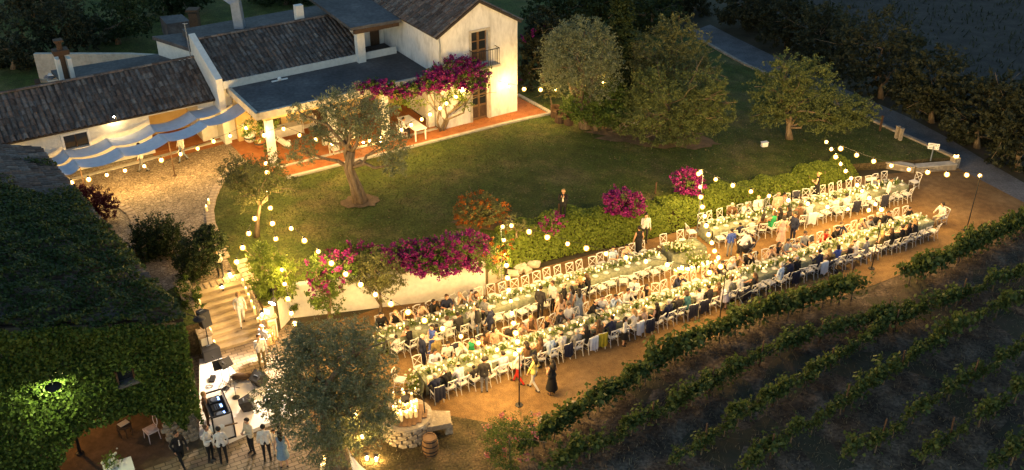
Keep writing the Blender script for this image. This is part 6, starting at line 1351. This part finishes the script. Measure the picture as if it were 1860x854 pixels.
# dark rattan garden seats right of the patio
for i, (px, py) in enumerate(((1008, 212), (1016, 222), (1033, 226))):
    p = GL(px, py); r = empty('tub_chair', p, 'dark rattan garden tub seat, %s from the patio corner' % ORD[i+1], 'chair', 'dark garden seats under the olive'); mb = MB(); mb.lathe([(.30, 0), (.27, .42)], 10, p); mb.build('tub_base', 'wicker', r)
    mb = MB(); a = [p+Vector((.30*math.cos(t), .30*math.sin(t), 0)) for t in np.linspace(.3, PI+.9, 9)]
    for u, v in zip(a[:-1], a[1:]): mb.hexa([u+Vector((0, 0, .42)), v+Vector((0, 0, .42)), v*1+Vector((0, 0, .42))+(p-v)*.15, u+Vector((0, 0, .42))+(p-u)*.15], [u+Vector((0, 0, .72)), v+Vector((0, 0, .72)), v+Vector((0, 0, .72))+(p-v)*.15, u+Vector((0, 0, .72))+(p-u)*.15])
    mb.build('backrest', 'wicker', r)
for px, py, l in ((1388, 266, 'small white garden box on the lawn under the spreading tree'), (1153, 226, 'small white garden box under the bushy tree'), (1135, 229, 'tiny white ground marker under the citrus tree')):
    p = GL(px, py); mb = MB(); mb.box(p+Vector((0, 0, .13)), (.38, .22, .24), .3); mb.box(p+Vector((0, 0, .28)), (.42, .26, .04), .3); tag(mb.build('garden_box', 'whitepaint'), l, 'box')
# ================================================================== SIGN AND LANE DETAILS
p = GL(1690, 292); r = empty('direction_sign', p, 'white double-board direction sign on a post beside the lane', 'sign'); mb = MB(); mb.tube([p, p+Vector((0, 0, .95))], .04, 8); mb.build('signpost', 'zinc', r)
fz = math.radians(-20); Rz = Matrix.Rotation(fz, 3, 'Z')
for k, z in enumerate((1.03, .83)):
    c = p+Vector((0, 0, z)); mb = MB(); mb.box(c, (.62, .03, .17), fz); b_ = mb.build('sign_board', 'signwhite', r); mb = MB()
    x = -.25
    for q in range(8 if k == 0 else 7):
        w = random.choice((.025, .035, .04)); mb.box(c+Rz @ Vector((x+w/2, -.018, .0)), (w, .004, random.choice((.05, .065))), fz); x += w+.02
    mb.add([c+Rz @ Vector(v_) for v_ in ((.22, -.018, .04), (.28, -.018, 0), (.22, -.018, -.04))], [[0, 1, 2]]); mb.build('lettering', 'ink', b_)
p = G(1732, 304, .0)+Vector((0, 0, .45)); r = empty('wall_light', p, 'square lit lamp on the end pier of the lane wall', 'lamp'); mb = MB(); mb.box(p+Vector((0, 0, -.2)), (.4, .4, .8), .4); mb.build('pier', 'stone', r); mb = MB(); mb.box(p+Vector((0, 0, .30)), (.22, .14, .14), .4); mb.build('lamp_panel', 'flame', r); mb = MB(); mb.box(p+Vector((0, .02, .39)), (.26, .18, .03), .4); mb.build('lamp_cap', 'iron', r)
for i, (px, py) in enumerate(((1598, 238), (1627, 254), (1634, 258))):
    p = GL(px, py); mb = MB(); mb.box(p+Vector((0, 0, .5)), (.10 if i == 0 else .2, .10 if i == 0 else .16, 1.0 if i == 0 else .75), .4); mb.box(p+Vector((0, 0, 1.02 if i == 0 else .9)), (.14 if i == 0 else .24, .14 if i == 0 else .2, .05), .4); tag(mb.build('lane_post', 'stone' if i else 'darkwood'), ('thin dark post on the lane wall', 'squat stone post on the lane wall, uphill one', 'squat stone post on the lane wall, downhill one')[i], 'post')
for i, (px, py) in enumerate(((1546, 505), (1014, 392), (1190, 352))):
    p = G(px, py, 0) if i == 0 else GL(px, py); mb = MB(); mb.tube([p, p+Vector((.02, 0, 1.0 if i == 0 else .7))], [.05, .045], 7); mb.ell(p+Vector((.02, 0, 1.0 if i == 0 else .7)), (.05, .05, .02)); tag(mb.build('stake', 'darkwood'), ('short dark stake at the vineyard edge behind the pushchair', 'thin stake on the lawn edge by the red shrub', 'thin stake above the hedge near the bougainvillea')[i], 'stake')
# ================================================================== PUSHCHAIRS
def pram(px, py, rz, label):
    p = G(px, py, 0); r = empty('pushchair', p, label, 'pushchair', None, rz)
    for a in (-1, 1):
        for b in (-1, 1):
            mb = MB(); mb.T = Matrix.Translation((a*.27, b*.36, .12)) @ Matrix.Rotation(PI/2, 4, 'Y'); mb.lathe([(.02, -.02), (.12, -.02), (.12, .02), (.02, .02)], 12); mb.build('wheel', 'blackbox', r, local=True)
    mb = MB()
    for a in (-1, 1): mb.tube([(a*.25, .36, .12), (a*.24, -.1, .55), (a*.23, -.48, 1.0)], .016, 6); mb.tube([(a*.25, -.36, .12), (a*.24, .1, .5)], .016, 6)
    mb.tube([(-.23, -.48, 1.0), (.23, -.48, 1.0)], .022, 6); mb.build('frame', 'zinc', r, local=True)
    mb = MB(); mb.hexa([Vector(v) for v in ((-.21, -.15, .42), (.21, -.15, .42), (.21, .38, .45), (-.21, .38, .45))], [Vector(v) for v in ((-.23, -.28, .85), (.23, -.28, .85), (.22, .40, .56), (-.22, .40, .56))]); mb.build('seat', 'navycloth', r, local=True)
    mb = MB(); 
    for k in range(5): t0, t1 = PI*.25+k*.3, PI*.25+(k+1)*.3; mb.add([(-.25, -.05-.36*math.sin(t0)*.6, .7+.36*math.cos(t0)), (.25, -.05-.36*math.sin(t0)*.6, .7+.36*math.cos(t0)), (.25, -.05-.36*math.sin(t1)*.6, .7+.36*math.cos(t1)), (-.25, -.05-.36*math.sin(t1)*.6, .7+.36*math.cos(t1))], [[0, 1, 2, 3]])
    mb.build('hood', 'navycloth', r, local=True); mb = MB(); mb.box((0, .1, .30), (.4, .4, .16)); mb.build('basket', 'grille', r, local=True); mb = MB(); mb.ell((0, .08, .62), (.16, .2, .08)); mb.build('blanket', 'sail', r, local=True)
pram(1502, 497, 1.0, 'dark pushchair parked behind the front chairs near the lane end'); pram(1348, 552, .6, 'dark pushchair beside the bending woman'); pram(1357, 462, 2.0, 'dark pushchair in the aisle under the stooping man'); pram(960, 672, 1.2, 'dark pushchair between the walking women')
# ================================================================== STAGE
st_poly = [(362, 652), (402, 650), (440, 688), (485, 700), (540, 730), (555, 745), (482, 770), (450, 784), (415, 800), (385, 803), (362, 792)]
mb = MB(); q = [G(x, y, .18) for x, y in st_poly]; mb.hexa([Vector((p.x, p.y, .0)) for p in q], q); tag(mb.build('stage', 'stagefloor'), 'low white stage floor beside the barn', 'stage')
SZ = .185
def speaker(p, rz, tilt, label, w=.42, d=.42, h=.68):
    r = empty('loudspeaker', p, label, 'speaker', 'black loudspeakers'); Mx = Matrix.Translation(Vector(p)-wloc(r)) @ Matrix.Rotation(rz, 4, 'Z') @ Matrix.Rotation(tilt, 4, 'X')
    mb = MB(); mb.T = Mx; b_ = [(-w/2, -d/2), (w/2, -d/2), (w*.33, d/2), (-w*.33, d/2)]; mb.hexa([Vector((x, y, 0)) for x, y in b_], [Vector((x, y, h)) for x, y in b_]); mb.build('cabinet', 'blackbox', r, local=True)
    mb = MB(); mb.T = Mx; mb.box((0, -d/2-.012, h/2), (w*.92, .02, h*.93)); mb.build('grille', 'grille', r, local=True)
    mb = MB(); mb.T = Mx; mb.box((w*.1, d/2+.01, h*.3), (.12, .015, .2)); mb.box((0, 0, h+.015), (.2, .04, .03)); mb.build('rear_panel', 'zinc', r, local=True); return r
def stand(p, h, label, cat='stand', r_=.018):
    r = empty('speaker_stand', p, label, cat); p = Vector(p); mb = MB(); mb.tube([p+Vector((0, 0, .15)), p+Vector((0, 0, h))], r_, 7); mb.build('pole', 'iron', r)
    for k in range(3): a = k*2.09+.4; mb = MB(); mb.tube([p+Vector((0, 0, .5)), p+Vector((.5*math.cos(a), .5*math.sin(a), .02))], .014, 6); mb.build('leg', 'iron', r)
    return r
p = G(383, 655, 0); speaker(p+Vector((0, .05, .0)), .6, 0, 'big black subwoofer cabinet at the foot of the stairs', .75, .7, .75)
r = empty('speaker_pole', p+Vector((0, .1, .76)), 'thin pole joining the tilted loudspeaker to the subwoofer', 'pole'); mb = MB(); mb.tube([p+Vector((0, .1, .76)), p+Vector((0, .1, 1.75))], .022, 8); mb.build('shaft', 'iron', r); mb = MB(); mb.tube([p+Vector((0, .1, 1.2)), p+Vector((0, .1, 1.28))], .035, 8); mb.build('collar', 'iron', r)
speaker(p+Vector((0, .1, 1.76)), .9, -.12, 'tilted black loudspeaker high on a pole before the stairs', .46, .42, .72)
p2 = G(362, 580, 2.5); r = empty('round_lamp_dish', p2, 'dark round lamp dish sticking out from the barn ivy', 'lamp'); mb = MB(); mb.lathe([(.26, 0), (.25, .03), (.05, .10)], 14, p2); mb.build('dish', 'blackbox', r); mb = MB(); mb.bar(p2+Vector((0, 0, .08)), p2+Vector((-.5, .1, .2)), .03); mb.build('arm', 'iron', r)
speaker(G(473, 695, SZ), 2.6, -.35, 'black floor monitor speaker beside the olive tree', .6, .5, .5); speaker(G(452, 742, SZ), 1.9, -.3, 'black floor monitor with pale top near the stage front', .5, .45, .5)
for i, (px, py, h) in enumerate(((410, 706, 1.35), (420, 705, 1.2), (429, 722, 1.45))):
    p = G(px, py, SZ); r = empty('microphone_stand', p, '%s microphone stand on the white stage' % ('round-based', 'three-legged', 'foremost round-based')[i], 'stand'); mb = MB(); mb.lathe([(.15, 0), (.15, .02), (.03, .03)], 12, p) if i != 1 else [mb.bar(p+Vector((0, 0, .1)), p+Vector((.35*math.cos(a), .35*math.sin(a), .01)), .02) for a in (0, 2.1, 4.2)]; mb.build('base', 'iron', r)
    mb = MB(); mb.tube([p+Vector((0, 0, .02)), p+Vector((0, 0, h))], .012, 6); mb.tube([p+Vector((0, 0, h)), p+Vector((-.35, .2, h+.1))], .01, 6); mb.build('pole', 'iron', r); mb = MB(); mb.ell(p+Vector((-.37, .21, h+.1)), (.035, .035, .05)); mb.build('microphone', 'blackbox', r)
for i, (px, py, a) in enumerate(((406, 700, .5), (420, 696, .9))):
    p = G(px, py, SZ)+Vector((0, 0, .85)); r = empty('music_stand', p-Vector((0, 0, .85)), 'black music stand with %s desk on the stage' % ('upright', 'purple-tinted'  )[i], 'stand'); mb = MB(); R_ = Matrix.Translation(p) @ Matrix.Rotation(a, 4, 'Z') @ Matrix.Rotation(-.7, 4, 'X'); mb.T = Matrix.Translation(-wloc(r)) @ R_; mb.box((0, 0, .18), (.52, .02, .40)); mb.box((0, -.04, -.02), (.52, .08, .02)); mb.build('desk', 'blackbox', r, local=True); mb = MB(); mb.tube([p-Vector((0, 0, .83)), p], .014, 6); [mb.bar(p-Vector((0, 0, .6)), p+Vector((.3*math.cos(t), .3*math.sin(t), -.84)), .015) for t in (0, 2.1, 4.2)]; mb.build('tripod', 'iron', r)
p = G(437, 690, SZ); r = empty('instrument_case', p, 'dark curved instrument case lying on the stage edge', 'case'); mb = MB(); mb.ell(p+Vector((0, 0, .16)), (.42, .18, .16), 12, 8); mb.ell(p+Vector((.35, .1, .14)), (.28, .13, .13), 12, 8); mb.build('case_shell', 'wicker', r, smooth=True); mb = MB(); mb.tube([p+Vector((-.1, -.2, .16)), p+Vector((0, -.28, .16)), p+Vector((.1, -.2, .16))], .02, 5); mb.build('handle', 'ink', r)
p = G(386, 690, SZ); r = empty('effects_pedal', p, 'small black pedal box with coiled cable on the stage', 'pedal'); mb = MB(); mb.hexa([p+Vector(v) for v in ((-.12, -.18, 0), (.12, -.18, 0), (.12, .18, 0), (-.12, .18, 0))], [p+Vector(v) for v in ((-.11, -.17, .05), (.11, -.17, .05), (.11, .17, .13), (-.11, .17, .13))]); mb.build('housing', 'blackbox', r); mb = MB(); mb.tube([p+Vector((.0+.14*math.cos(t), -.45+.10*math.sin(t), .02)) for t in np.linspace(0, 6.2, 14)], .014, 5); mb.build('cable', 'ink', r)
# DJ booth
p = G(402, 778, SZ); dz_ = math.radians(-62); r = empty('dj_booth', p, 'black-framed DJ booth with white panels and mixing decks', 'booth', None, dz_)
BL, BWd, BH = 1.55, .75, 1.25
mb = MB()
for a in (-1, 1):
    for b in (-1, 1): mb.bar((a*BL/2, b*BWd/2, 0), (a*BL/2, b*BWd/2, BH), .05)
for z in (.04, BH):
    for b in (-1, 1): mb.bar((-BL/2, b*BWd/2, z), (BL/2, b*BWd/2, z), .05)
    for a in (-1, 1): mb.bar((a*BL/2, -BWd/2, z), (a*BL/2, BWd/2, z), .05)
mb.build('frame', 'iron', r, local=True); mb = MB(); mb.box((0, BWd/2-.02, .62), (BL-.08, .015, 1.1)); mb.build('front_panel', 'stagefloor', r, local=True); mb = MB(); mb.box((BL/2-.02, 0, .62), (.015, BWd-.08, 1.1)); mb.build('side_panel', 'stagefloor', r, local=True)
mb = MB(); mb.box((0, 0, .98), (BL-.08, BWd-.08, .03)); mb.build('shelf', 'blackbox', r, local=True)
for k, x in enumerate((-.48, 0, .48)):
    mb = MB(); mb.box((x, 0, 1.04), (.40, .44, .08)); d = mb.build('deck' if k != 1 else 'mixer', 'blackbox', r, local=True)
    mb = MB(); 
    if k != 1: mb.lathe([(.14, 1.081), (.14, 1.095), (.02, 1.097)], 14, (x, 0, 0))
    else: [mb.box((x-.13+.065*q, -.08+.08*w, 1.09), (.025, .025, .02)) for q in range(5) for w in range(4)]
    mb.build('platter' if k != 1 else 'knobs', 'zinc', d, local=True); mb = MB(); mb.box((x, .15, 1.085), (.2, .08, .008)); mb.build('display', 'screen', d, local=True)
p = G(395, 802, SZ); r = empty('guitar', p, 'pale guitar body leaning inside the booth corner', 'guitar'); mb = MB(); mb.ell(p+Vector((0, 0, .62)), (.24, .06, .2), 12, 8); mb.ell(p+Vector((.22, .05, .68)), (.17, .05, .15), 12, 8); mb.build('body', 'whitepaint', r, smooth=True); mb = MB(); mb.bar(p+Vector((.3, .05, .7)), p+Vector((.85, .12, .82)), .05, .03); mb.build('neck', 'wood', r)
p = G(392, 815, 0); r = empty('stool', p, 'black round stool beside the DJ booth', 'stool'); mb = MB(); mb.lathe([(.19, .42), (.2, .46), (.18, .52)], 12, p); mb.build('seat', 'blackbox', r); 
for a in (0, 1.57, 3.14, 4.71): mb = MB(); mb.tube([p+Vector((.1*math.cos(a), .1*math.sin(a), .43)), p+Vector((.2*math.cos(a), .2*math.sin(a), 0))], .015, 6); mb.build('leg', 'iron', r)
# ---- inside the arch
p = BF(2.2, 1.7, .02); r = empty('rattan_stool', p, 'dark rattan stool with a cream tray on it inside the arch', 'stool'); mb = MB(); mb.lathe([(.27, .48), (.29, .52), (.27, .56)], 14, p); mb.build('seat', 'wicker', r)
for k in range(6): a = k*PI/3; mb = MB(); mb.tube([p+Vector((.22*math.cos(a), .22*math.sin(a), .5)), p+Vector((.30*math.cos(a), .30*math.sin(a), .25)), p+Vector((.22*math.cos(a), .22*math.sin(a), 0))], .022, 6); mb.build('leg', 'wicker', r)
mb = MB(); mb.box(p+Vector((0, 0, .60)), (.38, .26, .02), .9); mb.box(p+Vector((0, 0, .573)), (.3, .2, .022), .9); tag(mb.build('tray', 'cushion'), 'cream tray lying on the dark rattan stool', 'tray')
p = BF(1.45, .95, .02); r = empty('oval_back_chair', p, 'pale pink oval-backed chair inside the barn arch', 'chair', None, A33+.2)
mb = MB(); mb.box((0, 0, .44), (.46, .46, .06)); mb.lathe([(.21, .472), (.22, .49), (.15, .51)], 10); mb.build('seat', 'pinkplastic', r, local=True)
for a in (-1, 1):
    for b in (-1, 1): mb = MB(); mb.tube([(a*.2, b*.2, .42), (a*.22, b*.24, 0)], [.02, .014], 6); mb.build('leg', 'pinkplastic', r, local=True)
mb = MB(); mb.tube([(.24+.03*math.sin(t), .19*math.cos(t), .80+.22*math.sin(t)) for t in np.linspace(-1.57, 4.71, 17)], .018, 6); mb.tube([(.22, -.07, .45), (.24, -.05, .60)], .016, 6); mb.tube([(.22, .07, .45), (.24, .05, .60)], .016, 6); mb.build('backrest', 'pinkplastic', r, local=True)
p = BF(3.95, 1.6, .02); mb = MB(); mb.tube([p, p+Vector((.03, 0, .8)), p+Vector((0, .05, 1.4))], [.07, .05, .04], 7); mb.ell(p+Vector((0, 0, .04)), (.16, .16, .04)); tag(mb.build('iron_stand', 'iron'), 'slim black iron stand inside the barn arch', 'stand')
p = G(215, 848, .78); p.z = .01; r = empty('side_table', p, 'small white-clothed table at the picture edge by the arch', 'table'); mb = MB(); mb.box(p+Vector((0, 0, .72)), (1.0, .8, .04), .5); mb.build('tabletop', 'whitepaint', r); mb = MB(); mb.box(p+Vector((0, 0, .36)), (.96, .76, .66), .5); mb.build('cloth_skirt', 'cushion', r)
bigflowers(p+Vector((-.3, .1, .74)), (.3, .25, .25), 200, 26, 'blue-grey flower bowl on the small table by the arch')
# ================================================================== WELL AND BARREL
p = G(745, 785, 0); p.x -= .1; r = empty('stone_well', p, 'round stone well with plank lid and iron hoop', 'well'); RW = .88
nst = 0
for row in range(4):
    m_n = 15
    for k in range(m_n):
        a = (k+.5*(row % 2))*2*PI/m_n; o = link('stone', random.choice(bm_), r, Vector((RW*math.cos(a), RW*math.sin(a), .11+row*.2))); o.scale = (.26, .42, .235); o.rotation_euler = (0, 0, a)
mb = MB(); mb.lathe([(RW-.06, 0), (RW-.06, .79)], 24, p); mb.build('core', 'stone', r)
mb = MB(); mb.lathe([(RW+.10, .80), (RW+.13, .84), (RW+.10, .92), (RW-.12, .92)], 28, p); mb.build('rim', 'stone', r)
for k in range(9): x = -.72+k*.18; w = math.sqrt(max(.05, .76**2-x*x)); mb = MB(); mb.obox(p+Vector((x-.083, -w, 0)), Vector((1, 0, 0)), Vector((0, 1, 0)), .166, 2*w, .925, .955+random.uniform(0, .008)); mb.build('plank', 'wood', r)
mb = MB(); mb.tube([p+Vector((-.72, 0, .9)), p+Vector((-.70, 0, 1.5))]+[p+Vector((.70*math.cos(t), 0, 1.5+.55*math.sin(t))) for t in np.linspace(PI*.9, PI*.1, 9)]+[p+Vector((.70, 0, 1.5)), p+Vector((.72, 0, .9))], .025, 7); h_ = mb.build('hoop', 'iron', r)
mb = MB(); mb.lathe([(.10, 1.52), (.17, 1.58), (.17, 1.72)], 12, p, cap=True); mb.tube([p+Vector((-.16, 0, 1.72)), p+Vector((0, 0, 2.03)), p+Vector((.16, 0, 1.72))], .01, 5); mb.build('bucket', 'iron', h_)
spots = [];
while len(spots) < 24:
    x, y = random.uniform(-.5, .42), random.uniform(-.5, .32)
    if x*x+y*y < .3 and all((x-a)**2+(y-b)**2 > .0105 for a, b in spots): spots.append((x, y))
cluster([p+Vector((x, y, .965)) for x, y in spots], 'on the well lid', 1.55, 'candles on the well lid')
mb = MB(); q = [p+Vector(v) for v in ((.75, -.55, 0), (1.75, -.25, 0), (1.65, .45, 0), (.8, .5, 0))]; mb.hexa([v+Vector((0, 0, .45)) for v in q], [v+Vector((0, 0, .68)) for v in q]); mb.box(p+Vector((1.55, .15, .22)), (.3, .6, .45), .3); tr_ = mb.build('stone_trough', 'stone'); tag(tr_, 'stone washing ledge attached beside the well', 'ledge')
p = G(782, 824, 0); r = empty('wooden_barrel', p, 'old wooden barrel with iron hoops beside the well', 'barrel'); NSV = 16
for k in range(NSV):
    a0, a1 = (k+.03)*2*PI/NSV, (k+.97)*2*PI/NSV; mb = MB(); prof = [(.25, .0), (.30, .22), (.325, .42), (.30, .62), (.25, .84)]; vs = []
    for R_, z in prof:
        for R2 in (R_, R_-.035):
            for a in (a0, a1): vs.append(p+Vector((R2*math.cos(a), R2*math.sin(a), z)))
    fs = []
    for i in range(4): b0 = i*4; fs += [[b0, b0+1, b0+5, b0+4], [b0+2, b0+6, b0+7, b0+3], [b0, b0+4, b0+6, b0+2], [b0+1, b0+3, b0+7, b0+5]]
    fs += [[0, 2, 3, 1], [16, 17, 19, 18]]; mb.add(vs, fs); mb.build('stave', 'wood', r)
for R_, z in ((.276, .10), (.322, .30), (.322, .54), (.276, .74)): mb = MB(); mb.lathe([(R_-.004, z-.025), (R_+.008, z-.02), (R_+.008, z+.02), (R_-.004, z+.025)], 20, p, cap=False); mb.build('hoop', 'iron', r)
mb = MB(); mb.lathe([(.235, .79), (.235, .81)], 18, p); mb.build('barrel_head', 'wood', r)
# candles and drape at the big olive foot
cluster([G(595+random.uniform(-10, 10), 850+random.uniform(-12, 10), .0) for i in range(12)], 'beside the big olive trunk', 1.5, 'candles at the big olive foot')
cluster([G(738+random.uniform(-26, 18), 722+random.uniform(-8, 10), .02) for i in range(7)], 'in the group behind the well', 1.5, 'candles behind the well')
P_ = [at(629, 812, 27.6), at(648, 835, 27.0), at(662, 858, 26.6)]; mb = MB(); vs = []
for i, t in enumerate(np.linspace(0, 1, 9)):
    c = P_[0].lerp(P_[2], t)+Vector((0, 0, -.35*math.sin(PI*t))); w = .08+.35*t
    for k in range(6): vs.append(c+Vector((-.5+k/5, 0, (k-2.5)*.06))*w*1.2+Vector((0, .04*math.sin(k*2+i), 0)))
mb.add(vs, [[i*6+k, i*6+k+1, (i+1)*6+k+1, (i+1)*6+k] for i in range(8) for k in range(5)]); tag(mb.build('hammock', 'sail', smooth=True), 'white cloth hammock slung from the big olive trunk', 'hammock')
# white planter stones on the gravel edge
for i, (px, py) in enumerate(((1040, 735), (985, 762), (992, 768))):
    p = G(px, py, .05); mb = MB(); mb.ell((0, 0, 0), (.22, .18, .15), 8, 6)
    for k, q in enumerate(mb.v): mb.v[k] = q*random.uniform(.85, 1.15)
    o = mb.build('boulder', 'stone', None, local=True); o.location = p; tag(o, ('pale stone at the gravel edge by the vines', 'small stone behind the rose bush', 'second small stone behind the rose bush')[i], 'boulder')
bpy.context.view_layer.update()
